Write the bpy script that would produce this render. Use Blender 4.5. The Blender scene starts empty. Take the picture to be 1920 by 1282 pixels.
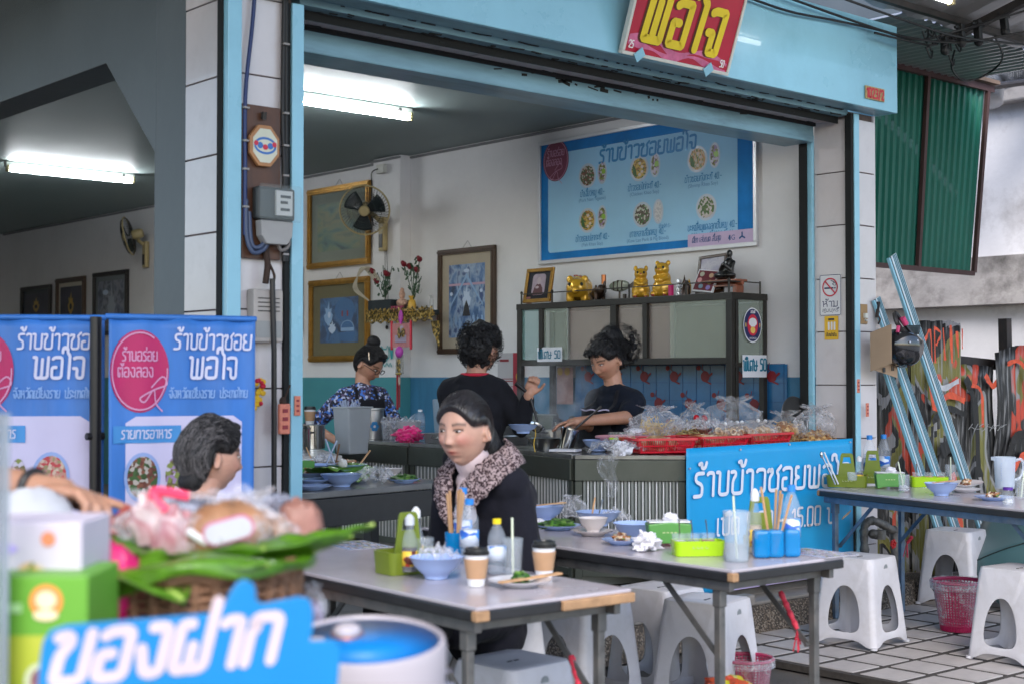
import bpy,bmesh,math,random
from mathutils import Vector,Matrix,noise
random.seed(7)
S=bpy.context.scene
COL=S.collection
PI=math.pi
def rad(a): return a*PI/180
# ---------------- camera ----------------
cam=bpy.data.objects.new('camera',bpy.data.cameras.new('camera'));COL.objects.link(cam)
cam.location=(0,0,1.4)
cam.rotation_euler=(rad(90)+math.atan(67/2680.),0,rad(48.6-90))
cam.data.sensor_width=36;cam.data.lens=36*2680/1920.
cam.data.clip_start=.05;cam.data.clip_end=400
cam.data.dof.use_dof=True;cam.data.dof.focus_distance=8.6;cam.data.dof.aperture_fstop=2.9
cam.data.dof.aperture_blades=8
S.camera=cam
# ---------------- light ----------------
SUN_EL,SUN_AZ=46,220
w=bpy.data.worlds.new('World');S.world=w;w.use_nodes=True
nt=w.node_tree;bg=nt.nodes['Background']
sky=nt.nodes.new('ShaderNodeTexSky');sky.sky_type='NISHITA';sky.sun_disc=False
sky.sun_elevation=rad(SUN_EL);sky.sun_rotation=rad(SUN_AZ);sky.air_density=1.0;sky.dust_density=1.6;sky.ozone_density=1.0
nt.links.new(sky.outputs[0],bg.inputs[0]);bg.inputs[1].default_value=.13
sl=bpy.data.lights.new('sun','SUN');sl.energy=.8;sl.angle=rad(25);sl.color=(1,.97,.93)
sun=bpy.data.objects.new('sun',sl);COL.objects.link(sun)
az=rad(SUN_AZ);el=rad(SUN_EL)
sdir=Vector((math.sin(az)*math.cos(el),math.cos(az)*math.cos(el),math.sin(el)))
sun.rotation_euler=sdir.to_track_quat('Z','Y').to_euler();sun.location=(0,-5,12)
S.view_settings.view_transform='Standard';S.view_settings.look='None'
S.view_settings.gamma=1;S.view_settings.exposure=1.76;S.view_settings.use_curve_mapping=False
S.cycles.max_bounces=10;S.cycles.diffuse_bounces=5;S.cycles.glossy_bounces=4
S.cycles.transmission_bounces=8;S.cycles.transparent_max_bounces=16
S.cycles.caustics_reflective=False;S.cycles.caustics_refractive=False;S.cycles.sample_clamp_indirect=6
S.cycles.use_denoising=True

# ---------------- materials ----------------
MT={}
def mat(key,col,rough=.5,metal=0.,var=.08,vs=6.,bump=0.,bs=40.,spec=.5,trans=0.,alpha=1.,ior=1.45,emit=0.,coat=0.,dirt=0.,dcol=(.08,.07,.06),ds=3.,sheen=0.,stretch=None):
  if key in MT: return MT[key]
  m=bpy.data.materials.new(key);m.use_nodes=True;t=m.node_tree;p=t.nodes['Principled BSDF']
  p.inputs['Roughness'].default_value=rough;p.inputs['Metallic'].default_value=metal
  p.inputs['Specular IOR Level'].default_value=spec;p.inputs['Transmission Weight'].default_value=trans
  p.inputs['Alpha'].default_value=alpha;p.inputs['IOR'].default_value=ior
  p.inputs['Coat Weight'].default_value=coat;p.inputs['Sheen Weight'].default_value=sheen
  c=(col[0],col[1],col[2],1)
  p.inputs['Base Color'].default_value=c
  tc=t.nodes.new('ShaderNodeTexCoord');src=tc.outputs['Object']
  if stretch:
    mp=t.nodes.new('ShaderNodeMapping');mp.inputs['Scale'].default_value=stretch
    t.links.new(src,mp.inputs[0]);src=mp.outputs[0]
  if var > 0:
    n=t.nodes.new('ShaderNodeTexNoise');n.inputs['Scale'].default_value=vs;n.inputs['Detail'].default_value=6;n.inputs['Roughness'].default_value=.6
    t.links.new(src,n.inputs['Vector'])
    r=t.nodes.new('ShaderNodeMapRange');r.inputs[1].default_value=.3;r.inputs[2].default_value=.7
    r.inputs[3].default_value=1-var;r.inputs[4].default_value=1+var
    t.links.new(n.outputs[0],r.inputs[0])
    mx=t.nodes.new('ShaderNodeMix');mx.data_type='RGBA';mx.blend_type='MULTIPLY';mx.inputs[0].default_value=1
    mx.inputs[6].default_value=c;t.links.new(r.outputs[0],mx.inputs[7]);out=mx.outputs[2]
    if dirt > 0:
      n2=t.nodes.new('ShaderNodeTexNoise');n2.inputs['Scale'].default_value=ds;n2.inputs['Detail'].default_value=9;n2.inputs['Roughness'].default_value=.7
      t.links.new(src,n2.inputs['Vector'])
      r2=t.nodes.new('ShaderNodeMapRange');r2.inputs[1].default_value=.5;r2.inputs[2].default_value=.72;r2.inputs[4].default_value=dirt
      t.links.new(n2.outputs[0],r2.inputs[0])
      m2=t.nodes.new('ShaderNodeMix');m2.data_type='RGBA';t.links.new(r2.outputs[0],m2.inputs[0]);t.links.new(out,m2.inputs[6])
      m2.inputs[7].default_value=(*dcol,1);out=m2.outputs[2]
    t.links.new(out,p.inputs['Base Color'])
    rr=t.nodes.new('ShaderNodeMapRange');rr.inputs[3].default_value=max(0,rough-.08);rr.inputs[4].default_value=min(1,rough+.1)
    t.links.new(n.outputs[0],rr.inputs[0]);t.links.new(rr.outputs[0],p.inputs['Roughness'])
  if bump > 0:
    nb=t.nodes.new('ShaderNodeTexNoise');nb.inputs['Scale'].default_value=bs;nb.inputs['Detail'].default_value=5
    t.links.new(src,nb.inputs['Vector'])
    b=t.nodes.new('ShaderNodeBump');b.inputs['Strength'].default_value=bump;b.inputs['Distance'].default_value=.01
    t.links.new(nb.outputs[0],b.inputs['Height']);t.links.new(b.outputs[0],p.inputs['Normal'])
  if emit > 0:
    p.inputs['Emission Color'].default_value=c;p.inputs['Emission Strength'].default_value=emit
  MT[key]=m
  return m
def blobs(key,cols,scale=30.,rough=.5,kind='voronoi',bump=.0,stretch=None,detail=2.):
  """a printed / speckled surface: several colours picked by a cell or noise texture"""
  if key in MT: return MT[key]
  m=bpy.data.materials.new(key);m.use_nodes=True;t=m.node_tree;p=t.nodes['Principled BSDF']
  p.inputs['Roughness'].default_value=rough
  tc=t.nodes.new('ShaderNodeTexCoord');src=tc.outputs['Object']
  if stretch:
    mp=t.nodes.new('ShaderNodeMapping');mp.inputs['Scale'].default_value=stretch
    t.links.new(src,mp.inputs[0]);src=mp.outputs[0]
  if kind == 'voronoi':
    v=t.nodes.new('ShaderNodeTexVoronoi');v.inputs['Scale'].default_value=scale;t.links.new(src,v.inputs['Vector'])
    sp=t.nodes.new('ShaderNodeSeparateColor');t.links.new(v.outputs['Color'],sp.inputs[0]);o=sp.outputs[0]
  else:
    v=t.nodes.new('ShaderNodeTexNoise');v.inputs['Scale'].default_value=scale;v.inputs['Detail'].default_value=detail;v.inputs['Distortion'].default_value=.6
    t.links.new(src,v.inputs['Vector'])
    mr=t.nodes.new('ShaderNodeMapRange');mr.inputs[1].default_value=.28;mr.inputs[2].default_value=.72;t.links.new(v.outputs[0],mr.inputs[0]);o=mr.outputs[0]
  cr=t.nodes.new('ShaderNodeValToRGB');cr.color_ramp.interpolation='CONSTANT' if kind == 'voronoi' else 'LINEAR'
  e=cr.color_ramp.elements
  for i,c in enumerate(cols):
    if i < 2: el_=e[i];el_.position=i/len(cols)
    else: el_=e.new(i/len(cols))
    el_.color=(*c,1)
  t.links.new(o,cr.inputs[0]);t.links.new(cr.outputs[0],p.inputs['Base Color'])
  if bump > 0:
    b=t.nodes.new('ShaderNodeBump');b.inputs['Strength'].default_value=bump;b.inputs['Distance'].default_value=.01
    t.links.new(o,b.inputs['Height']);t.links.new(b.outputs[0],p.inputs['Normal'])
  MT[key]=m
  return m

def film(key,col,crease=.5,base=.05,rough=.12,sc=14.,rim=.5):
  """thin clear plastic: mostly see-through, milky where it creases and at grazing angles"""
  m=bpy.data.materials.new(key);m.use_nodes=True;t=m.node_tree;p=t.nodes['Principled BSDF'];p.inputs['Base Color'].default_value=(*col,1);p.inputs['Roughness'].default_value=rough;p.inputs['Specular IOR Level'].default_value=1.
  L=t.links.new;tc=t.nodes.new('ShaderNodeTexCoord');n=t.nodes.new('ShaderNodeTexNoise');n.inputs['Scale'].default_value=sc;n.inputs['Detail'].default_value=3;n.inputs['Distortion'].default_value=1.2;L(tc.outputs['Object'],n.inputs[0])
  a=t.nodes.new('ShaderNodeMath');a.operation='SUBTRACT';a.inputs[1].default_value=.5;L(n.outputs[0],a.inputs[0]);b=t.nodes.new('ShaderNodeMath');b.operation='ABSOLUTE';L(a.outputs[0],b.inputs[0])
  r=t.nodes.new('ShaderNodeMapRange');r.inputs[1].default_value=0;r.inputs[2].default_value=.035;r.inputs[3].default_value=crease;r.inputs[4].default_value=base;L(b.outputs[0],r.inputs[0])
  lw=t.nodes.new('ShaderNodeLayerWeight');lw.inputs[0].default_value=.25;m1=t.nodes.new('ShaderNodeMath');m1.operation='MULTIPLY_ADD';m1.inputs[1].default_value=rim;m1.use_clamp=True;L(lw.outputs['Facing'],m1.inputs[0]);L(r.outputs[0],m1.inputs[2])
  bp=t.nodes.new('ShaderNodeBump');bp.inputs['Strength'].default_value=.7;bp.inputs['Distance'].default_value=.012;L(b.outputs[0],bp.inputs['Height']);L(bp.outputs[0],p.inputs['Normal'])
  tr=t.nodes.new('ShaderNodeBsdfTransparent');mx=t.nodes.new('ShaderNodeMixShader');L(m1.outputs[0],mx.inputs[0]);L(tr.outputs[0],mx.inputs[1]);L(p.outputs[0],mx.inputs[2]);L(mx.outputs[0],t.nodes['Material Output'].inputs['Surface']);MT[key]=m;return m

# ---------------- mesh builder ----------------
def frame(o,r,u):
  """matrix whose local x = r, y = u, z = outward normal"""
  r=Vector(r).normalized();u=Vector(u).normalized();n=r.cross(u).normalized();u=n.cross(r)
  M=Matrix((r,u,n)).transposed().to_4x4();M.translation=Vector(o);return M
def TR(x=0,y=0,z=0,rz=0,rx=0,ry=0,s=1.):
  return Matrix.Translation((x,y,z)) @ Matrix.Rotation(rz,4,'Z') @ Matrix.Rotation(ry,4,'Y') @ Matrix.Rotation(rx,4,'X') @ Matrix.Scale(s,4)
class MB:
  def __init__(s,M=None): s.v=[];s.f=[];s.mi=[];s.M=M or Matrix.Identity(4);s.k=0
  def add(s,vs,fs):
    b=len(s.v);s.v+=[tuple(s.M @ Vector(q)) for q in vs]
    for f in fs: s.f.append(tuple(b+i for i in f));s.mi.append(s.k)
    return s
  def box(s,c,d,rz=0,M=None,taper=1.):
    x,y,z=d[0]/2,d[1]/2,d[2]/2;A=TR(*c,rz=rz) if M is None else Matrix.Translation(c) @ M
    t=taper
    P=[(-x*t,-y*t,-z),(x*t,-y*t,-z),(x*t,y*t,-z),(-x*t,y*t,-z),(-x,-y,z),(x,-y,z),(x,y,z),(-x,y,z)]
    return s.add([A @ Vector(p) for p in P],[(0,3,2,1),(4,5,6,7),(0,1,5,4),(1,2,6,5),(2,3,7,6),(3,0,4,7)])
  def span(s,a,b):
    return s.box([(a[i]+b[i])/2 for i in range(3)],[abs(b[i]-a[i]) for i in range(3)])
  def bar(s,a,b,w,h,up=(0,0,1)):
    a=Vector(a);b=Vector(b);d=(b-a);L=d.length;d.normalize();u=Vector(up)
    if abs(d.dot(u)) > .98: u=Vector((1,0,0))
    r=d.cross(u).normalized();u=r.cross(d)
    A=Matrix((r,d,u)).transposed().to_4x4();A.translation=(a+b)/2
    x,y,z=w/2,L/2,h/2
    P=[(-x,-y,-z),(x,-y,-z),(x,y,-z),(-x,y,-z),(-x,-y,z),(x,-y,z),(x,y,z),(-x,y,z)]
    return s.add([A @ Vector(p) for p in P],[(0,3,2,1),(4,5,6,7),(0,1,5,4),(1,2,6,5),(2,3,7,6),(3,0,4,7)])
  def tube(s,pts,r,n=8,closed=False,caps=True,flat=1.):
    pts=[Vector(p) for p in pts];N=len(pts);rs=r if isinstance(r,(list,tuple)) else [r]*N
    vs=[];u=None
    for i,p in enumerate(pts):
      a=pts[(i-1) % N] if (closed or i > 0) else p;b=pts[(i+1) % N] if (closed or i < N-1) else p
      d=(b-a).normalized()
      if u is None: u=d.orthogonal().normalized() if abs(d.z) > .9 else d.cross(Vector((0,0,1))).normalized()
      u=(u - d*u.dot(d));u=u.normalized() if u.length > 1e-6 else d.orthogonal().normalized();w_=d.cross(u)
      for k in range(n):
        t=2*PI*k/n;vs.append(p + (u*math.cos(t) + w_*math.sin(t)*flat)*rs[i])
    fs=[]
    for i in range(N if closed else N-1):
      for k in range(n):
        a=i*n+k;b=i*n+(k+1) % n;c=((i+1) % N)*n+(k+1) % n;d=((i+1) % N)*n+k;fs.append((a,b,c,d))
    if caps and not closed: fs.append(tuple(range(n-1,-1,-1)));fs.append(tuple((N-1)*n+k for k in range(n)))
    return s.add(vs,fs)
  def lathe(s,prof,n=24,c=(0,0,0),A=None,sx=1.,sy=1.,wob=0.):
    A=A or Matrix.Identity(4);c=Vector(c);vs=[];fs=[]
    for i,(r,z) in enumerate(prof):
      for k in range(n):
        t=2*PI*k/n;q=r*(1+wob*math.sin(3*t+i*.7));vs.append(c + (A @ Vector((q*sx*math.cos(t),q*sy*math.sin(t),z))))
    for i in range(len(prof)-1):
      for k in range(n): fs.append((i*n+k,i*n+(k+1) % n,(i+1)*n+(k+1) % n,(i+1)*n+k))
    if prof[0][0] > 1e-5: fs.append(tuple(range(n-1,-1,-1)))
    if prof[-1][0] > 1e-5: fs.append(tuple((len(prof)-1)*n+k for k in range(n)))
    return s.add(vs,fs)
  def prism(s,poly,z0,z1):
    n=len(poly);vs=[(x,y,z0) for x,y in poly]+[(x,y,z1) for x,y in poly]
    fs=[tuple(range(n-1,-1,-1)),tuple(range(n,2*n))]+[(i,(i+1) % n,n+(i+1) % n,n+i) for i in range(n)]
    return s.add(vs,fs)
  def disc(s,cx,cy,rx,ry,z=0.,n=24,rot=0.):
    return s.add([(cx+rx*math.cos(2*PI*k/n)*math.cos(rot)-ry*math.sin(2*PI*k/n)*math.sin(rot),cy+rx*math.cos(2*PI*k/n)*math.sin(rot)+ry*math.sin(2*PI*k/n)*math.cos(rot),z) for k in range(n)],[tuple(range(n))])
  def rect(s,x0,y0,x1,y1,z=0.): return s.add([(x0,y0,z),(x1,y0,z),(x1,y1,z),(x0,y1,z)],[(0,1,2,3)])
  def rrect(s,x0,y0,x1,y1,r,z=0.,n=5):
    return s.add([(x,y,z) for x,y in rrpts(x0,y0,x1,y1,r,n)],[tuple(range(4*(n+1)))])
  def ell(s,c,r,n=12,m=8,A=None):
    A=A or Matrix.Identity(4);c=Vector(c)
    if not isinstance(r,(tuple,list,Vector)): r=(r,r,r)
    vs=[c+(A @ Vector((0,0,-r[2])))]
    for j in range(1,m):
      ph=-PI/2+PI*j/m
      for k in range(n): t=2*PI*k/n;vs.append(c+(A @ Vector((r[0]*math.cos(ph)*math.cos(t),r[1]*math.cos(ph)*math.sin(t),r[2]*math.sin(ph)))))
    vs.append(c+(A @ Vector((0,0,r[2]))));fs=[]
    for k in range(n): fs.append((0,1+(k+1) % n,1+k))
    for j in range(m-2):
      for k in range(n): fs.append((1+j*n+k,1+j*n+(k+1) % n,1+(j+1)*n+(k+1) % n,1+(j+1)*n+k))
    T=len(vs)-1;b=1+(m-2)*n
    for k in range(n): fs.append((b+k,b+(k+1) % n,T))
    return s.add(vs,fs)
  def grid(s,nu,nv,fn,thick=0.):
    vs=[Vector(fn(i/nu,j/nv)) for j in range(nv+1) for i in range(nu+1)]
    fs=[(j*(nu+1)+i,j*(nu+1)+i+1,(j+1)*(nu+1)+i+1,(j+1)*(nu+1)+i) for j in range(nv) for i in range(nu)]
    return s.add(vs,fs)
  def build(s,name,m,parent=None,smooth=None,bevel=0.,sub=0,seg=2,thick=0.):
    me=bpy.data.meshes.new(name);me.from_pydata(s.v,[],s.f)
    ms=m if isinstance(m,(list,tuple)) else [m]
    for q in ms: me.materials.append(q)
    if len(ms) > 1: me.polygons.foreach_set('material_index',s.mi)
    me.update();me.validate()
    if smooth is not None:
      me.shade_smooth()
      if smooth < 179: me.set_sharp_from_angle(angle=rad(smooth))
    o=bpy.data.objects.new(name,me);COL.objects.link(o)
    if parent: o.parent=parent
    if thick: d=o.modifiers.new('thick','SOLIDIFY');d.thickness=thick;d.offset=0
    if bevel: b=o.modifiers.new('bevel','BEVEL');b.width=bevel;b.segments=seg;b.limit_method='ANGLE';b.angle_limit=rad(35)
    if sub: d=o.modifiers.new('sub','SUBSURF');d.levels=sub;d.render_levels=sub
    return o
def rrpts(x0,y0,x1,y1,r,n=5):
  P=[]
  for cx,cy,a in ((x1-r,y1-r,0),(x0+r,y1-r,90),(x0+r,y0+r,180),(x1-r,y0+r,270)):
    for k in range(n+1): t=rad(a+90*k/n);P.append((cx+r*math.cos(t),cy+r*math.sin(t)))
  return P
def thing(name,label,cat,loc=(0,0,0),rz=0.,group=None,kind=None):
  o=bpy.data.objects.new(name,None);COL.objects.link(o);o.empty_display_size=.1
  o.location=loc;o.rotation_euler=(0,0,rz);o['label']=label;o['category']=cat
  if group: o['group']=group
  if kind: o['kind']=kind
  return o
def tag(o,label,cat,group=None,kind=None):
  o['label']=label;o['category']=cat
  if group: o['group']=group
  if kind: o['kind']=kind
  return o
def struct(o): o['kind']='structure';return o
def stuff(o): o['kind']='stuff';return o
CH={}
def dup(root,loc,rz=None,label=None,scale=None):
  kids=[o for o in COL.objects if o.parent == root]
  r=root.copy();COL.objects.link(r);r.location=loc
  if rz is not None: r.rotation_euler=(0,0,rz)
  if label: r['label']=label
  if scale: r.scale=(scale,)*3
  for ch in kids:
    c=ch.copy();COL.objects.link(c);c.parent=r
    for g in [o for o in COL.objects if o.parent == ch]:
      d=g.copy();COL.objects.link(d);d.parent=c
  return r
def V(*a): return Vector(a)
def curve(pts,n=6):
  """Catmull-Rom through the points"""
  P=[Vector(p) for p in pts];out=[]
  for i in range(len(P)-1):
    a=P[max(i-1,0)];b=P[i];c=P[i+1];d=P[min(i+2,len(P)-1)]
    for k in range(n):
      t=k/n;out.append(.5*((2*b)+(c-a)*t+(2*a-5*b+4*c-d)*t*t+(3*b-a-3*c+d)*t*t*t))
  out.append(P[-1]);return out

# ---------------- lettering: a rounded monoline Thai / Latin alphabet drawn as strokes ----------------
GL={
'ก': (.5,[[(0,0),(0,.68),(.1,.8),(0,.9),(.08,1),(.5,1),(.5,0)]]),
'ข': (.5,[[(-.06,.97),(.12,1),(.17,.84),(.02,.6),(.02,0),(.5,0),(.5,1)]]),
'ง': (.42,[[(0,.55),(.14,0),(.42,0),(.42,1),(.14,1)]]),
'จ': (.45,[[(0,.95),(.1,1),(.45,1),(.45,0),(.17,0),(.17,.47),(0,.47)]]),
'ซ': (.52,[[(-.06,.88),(0,1),(.07,.88),(.15,1),(.2,.82),(.04,.6),(.04,0),(.5,0),(.5,.72),(.4,.84),(.62,1.1)]]),
'ช': (.52,[[(-.06,.97),(.12,1),(.17,.84),(.02,.6),(.02,0),(.5,0),(.5,.72),(.4,.84),(.62,1.1)]]),
'ด': (.5,[[(.2,.42),(.2,0),(0,0),(0,1),(.5,1),(.5,0)]]),
'ต': (.5,[[(.2,.42),(.2,0),(0,0),(0,1),(.17,1),(.25,.84),(.33,1),(.5,1),(.5,0)]]),
'ท': (.5,[[(-.06,1),(.08,1),(.08,0)],[(.08,.5),(.22,1),(.5,1),(.5,0)]]),
'น': (.5,[[(-.06,1),(.08,1),(.08,0),(.5,.0),(.5,1)]]),
'บ': (.5,[[(-.06,1),(.06,1),(.06,0),(.5,0),(.5,1)]]),
'ป': (.5,[[(-.06,1),(.06,1),(.06,0),(.5,0),(.5,1.42)]]),
'ฝ': (.56,[[(.17,1),(0,1),(0,0),(.28,0),(.28,.5)],[(.28,0),(.56,0),(.56,1.45)]]),
'พ': (.6,[[(-.06,1),(.06,1),(.06,0),(.33,0),(.33,.9)],[(.33,0),(.6,0),(.6,1)]]),
'ม': (.52,[[(-.06,1),(.1,1),(.1,0)],[(-.04,0),(.5,0),(.5,1)]]),
'ย': (.5,[[(.14,1),(0,1),(0,.6),(.17,.52)],[(.1,.52),(0,.42),(0,0),(.5,0),(.5,1)]]),
'ร': (.36,[[(.38,1),(.02,1),(.02,.64),(.34,.5),(.34,0),(-.02,0)]]),
'ล': (.5,[[(.04,.92),(.12,1),(.5,1),(.5,0)],[(.5,.5),(.3,.6),(.04,.5),(.04,0),(.2,0)]]),
'ว': (.42,[[(0,.92),(.08,1),(.42,1),(.42,0),(.2,0)]]),
'ศ': (.5,[[(.2,.42),(.2,0),(0,0),(0,1),(.5,1),(.5,0)],[(.48,.95),(.64,1.16)]]),
'ษ': (.52,[[(-.06,1),(.06,1),(.06,0),(.5,0),(.5,1)],[(.26,.5),(.64,.5)]]),
'ส': (.5,[[(.04,.92),(.12,1),(.5,1),(.5,0)],[(.5,.5),(.3,.6),(.04,.5),(.04,0),(.2,0)],[(.46,.98),(.62,1.2)]]),
'ห': (.5,[[(-.06,1),(.06,1),(.06,0)],[(.06,.42),(.42,.62),(.42,1),(.3,1)],[(.36,.58),(.5,.4),(.5,0)]]),
'อ': (.48,[[(.02,.92),(.12,1),(.48,1),(.48,0),(0,0),(0,.52),(.2,.52)]]),
'แ': (.34,[[(0,1),(0,0),(.12,0)],[(.22,1),(.22,0),(.34,0)]]),
'เ': (.12,[[(0,1),(0,0),(.12,0)]]),
'า': (.3,[[(0,.93),(.06,1),(.3,1),(.3,0)]]),
'ำ': (.3,[[(0,.93),(.06,1),(.3,1),(.3,0)],[(-.3,1.2),(-.3,1.36),(-.14,1.36),(-.14,1.2),(-.3,1.2)]]),
'ใ': (.16,[[(.16,0),(.16,1.1),(.04,1.22),(.04,1.48),(-.2,1.48),(-.2,1.24)]]),
'ไ': (.16,[[(.16,0),(.16,1.1),(.02,1.3),(-.04,1.48),(-.12,1.3),(-.22,1.44)]]),
'ะ': (.26,[[(0,.95),(.0,.68),(.26,.8)],[(0,.4),(.0,.13),(.26,.25)]]),
'0': (.42,[[(.21,0),(0,0),(0,1.2),(.42,1.2),(.42,0),(.21,0)]]),'1': (.2,[[(0,.95),(.2,1.2),(.2,0)]]),
'2': (.42,[[(0,1),(0,1.2),(.42,1.2),(.42,.7),(0,0),(.44,0)]]),'3': (.4,[[(0,1.2),(.4,1.2),(.4,.65),(.12,.62)],[(.3,.62),(.4,.55),(.4,0),(0,0)]]),
'4': (.44,[[(.34,0),(.34,1.2),(0,.35),(.46,.35)]]),'5': (.42,[[(.4,1.2),(.04,1.2),(.02,.68),(.42,.7),(.42,0),(0,0)]]),
'9': (.42,[[(.04,0),(.42,0),(.42,1.2),(0,1.2),(0,.55),(.4,.55)]]),'6': (.42,[[(.38,1.2),(0,1.2),(0,0),(.42,0),(.42,.62),(.02,.62)]]),
'.': (.02,[[(0,.0),(.02,.02)]]),'-': (.3,[[(0,.5),(.3,.5)]]),'/': (.3,[[(0,-.1),(.3,1.25)]]),' ': (.25,[]),
'่': (0,[[(-.14,1.2),(-.14,1.46)]]),'้': (0,[[(-.42,1.4),(-.3,1.46),(-.3,1.22),(-.14,1.22),(-.08,1.46)]]),
'ั': (0,[[(-.42,1.42),(-.36,1.22),(-.06,1.4)]]),'ิ': (0,[[(-.5,1.2),(-.38,1.38),(-.1,1.34),(-.04,1.2),(-.5,1.2)]]),
'ี': (0,[[(-.5,1.2),(-.38,1.38),(-.1,1.34),(-.04,1.2),(-.5,1.2)],[(-.04,1.2),(-.04,1.5)]]),
'ื': (0,[[(-.5,1.2),(-.38,1.38),(-.1,1.34),(-.04,1.2),(-.5,1.2)],[(-.04,1.2),(-.04,1.5)],[(-.18,1.32),(-.18,1.5)]]),
'ุ': (0,[[(-.08,-.2),(-.08,-.46)]]),'ู': (0,[[(-.3,-.2),(-.3,-.44),(-.06,-.44),(-.06,-.2)]]),
}
def rnd(pts,r=.16,n=4):
  out=[pts[0]]
  for i in range(1,len(pts)-1):
    a,b,c=Vector(pts[i-1]),Vector(pts[i]),Vector(pts[i+1]);u=a-b;v=c-b
    k=min(r,u.length*.5,v.length*.5);p=b+u.normalized()*k;q=b+v.normalized()*k
    for j in range(n+1):
      t=j/n;z=p*(1-t)**2+b*2*t*(1-t)+q*t*t;out.append((z.x,z.y))
  out.append(pts[-1]);return out
def text_width(t,sp=.2): return sum(GL[c][0]+(sp if GL[c][0] > 0 else 0) for c in t if c in GL)-sp
def write(mb,t,x,y,h,sw=.13,sp=.2,slant=.0,align='L',sx=1.,z=0.0008,width=None,corner=.16):
  """add the words as flat strokes; h = height of a plain letter"""
  Wd=text_width(t,sp)
  if width: sx=width/(Wd*h)
  if align == 'C': x -= Wd*h*sx/2
  k=0;lift=0
  for c in t:
    if c not in GL: continue
    wd,st=GL[c]
    if c in 'ัิีื': lift=.3
    up=lift if c in '่้' and lift else 0
    if wd: lift=0
    for s_ in st:
      P=rnd(s_,corner) if len(s_) > 2 else s_
      Q=[Vector(((px+up*0)*sx*h+x+(py+up)*h*slant,(py+up)*h+y)) for px,py in P]
      ribbon(mb,Q,sw*h/2,z+.00025*(k % 4));k+=1
    if wd: x+=(wd+sp)*h*sx
  return mb
def ribbon(mb,Q,r,z):
  D=[Q[0]]
  for q in Q[1:]:
    if (q-D[-1]).length > r*.15: D.append(q)
  if len(D) < 2: D=[Q[0],Q[0]+Vector((r*.2,0))]
  Q=D;L=[];R=[]
  for i,p in enumerate(Q):
    d0=(Q[i]-Q[i-1]).normalized() if i > 0 else (Q[1]-Q[0]).normalized()
    d1=(Q[i+1]-Q[i]).normalized() if i < len(Q)-1 else d0
    d=(d0+d1);d=d.normalized() if d.length > 1e-4 else d0
    n=Vector((-d.y,d.x));L.append(p+n*r);R.append(p-n*r)
  d=(Q[1]-Q[0]).normalized();e=(Q[-1]-Q[-2]).normalized()
  vs=[(*a,z) for a in L]+[(*a,z) for a in R];N=len(Q)
  fs=[(i,N+i,N+i+1,i+1) for i in range(N-1)]
  b=len(vs);a0=math.atan2(d.y,d.x)
  for k in range(1,6): t=a0+PI/2+PI*k/6;vs.append((Q[0].x+r*math.cos(t),Q[0].y+r*math.sin(t),z))
  fs.append((0,)+tuple(b+k for k in range(5))+(N,))
  b=len(vs);a0=math.atan2(e.y,e.x)
  for k in range(1,6): t=a0-PI/2+PI*k/6;vs.append((Q[-1].x+r*math.cos(t),Q[-1].y+r*math.sin(t),z))
  fs.append((2*N-1,)+tuple(b+k for k in range(5))+(N-1,))
  mb.add(vs,fs)
def latin(t,size,M,name,m,parent,align='CENTER',ex=0.0):
  cu=bpy.data.curves.new('lettering','FONT');cu.body=t;cu.size=size;cu.align_x=align;cu.extrude=ex
  o=bpy.data.objects.new('lettering',cu);COL.objects.link(o)
  me=bpy.data.meshes.new_from_object(o.evaluated_get(bpy.context.evaluated_depsgraph_get()))
  bpy.data.objects.remove(o);bpy.data.curves.remove(cu);me.materials.clear();me.materials.append(m)
  q=bpy.data.objects.new(name,me);COL.objects.link(q);me.transform(M)
  if parent: q.parent=parent
  return q

# world-coordinate builder: mesh data given in world coordinates, stored relative to the thing's base
def rootM(o):
  M=Matrix.Identity(4)
  while o is not None:
    M=Matrix.Translation(o.location) @ o.rotation_euler.to_matrix().to_4x4() @ M;o=o.parent
  return M
class WB(MB):
  def build(s,name,m,parent=None,**k):
    if parent is not None:
      I=rootM(parent).inverted();s.v=[tuple(I @ Vector(q)) for q in s.v]
    return MB.build(s,name,m,parent,**k)
def WLATIN(t,size,M,name,m,parent,align='CENTER'):
  bpy.context.view_layer.update()
  return latin(t,size,(rootM(parent).inverted() @ M) if parent else M,name,m,parent,align)

# ======================= palette =======================
CYAN=mat('cyan_paint',(.25,.52,.65),.28,var=.07,vs=2.5,coat=.35,dirt=.22,dcol=(.06,.2,.27),ds=1.6,bump=.06,bs=12)
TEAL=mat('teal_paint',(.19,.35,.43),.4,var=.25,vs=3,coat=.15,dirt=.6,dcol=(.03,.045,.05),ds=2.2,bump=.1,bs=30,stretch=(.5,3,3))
BLACKGAP=mat('black_gap',(.008,.009,.009),.8,var=.3)
TILE=mat('pillar_tile',(.60,.555,.56),.22,var=.05,vs=3,dirt=.16,dcol=(.25,.2,.19),ds=5,coat=.3)
GROUT=mat('grout',(.13,.10,.09),.9,var=.3,vs=20)
PINKTILE=mat('lintel_tile',(.45,.40,.42),.3,var=.1,vs=5,dirt=.5,dcol=(.06,.05,.05),ds=5)
WALLW=mat('interior_wall',(.72,.71,.72),.45,var=.05,vs=1.2,bump=.35,bs=9,spec=.5,dirt=.1,dcol=(.3,.29,.3),ds=2)
DADO_T=mat('dado_teal',(.07,.27,.30),.38,var=.1,vs=2,bump=.1,bs=10)
DADO_B=mat('dado_blue',(.05,.19,.33),.35,var=.2,vs=3,stretch=(1,2,.5),bump=.08,bs=10)
CEIL=mat('ceiling_paint',(.25,.31,.305),.55,var=.06,vs=1.5,bump=.05,bs=5)
GREYP=mat('grey_plaster',(.085,.10,.108),.45,var=.12,vs=2.2,dirt=.2,dcol=(.1,.1,.11),ds=2,bump=.12,bs=12)
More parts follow.
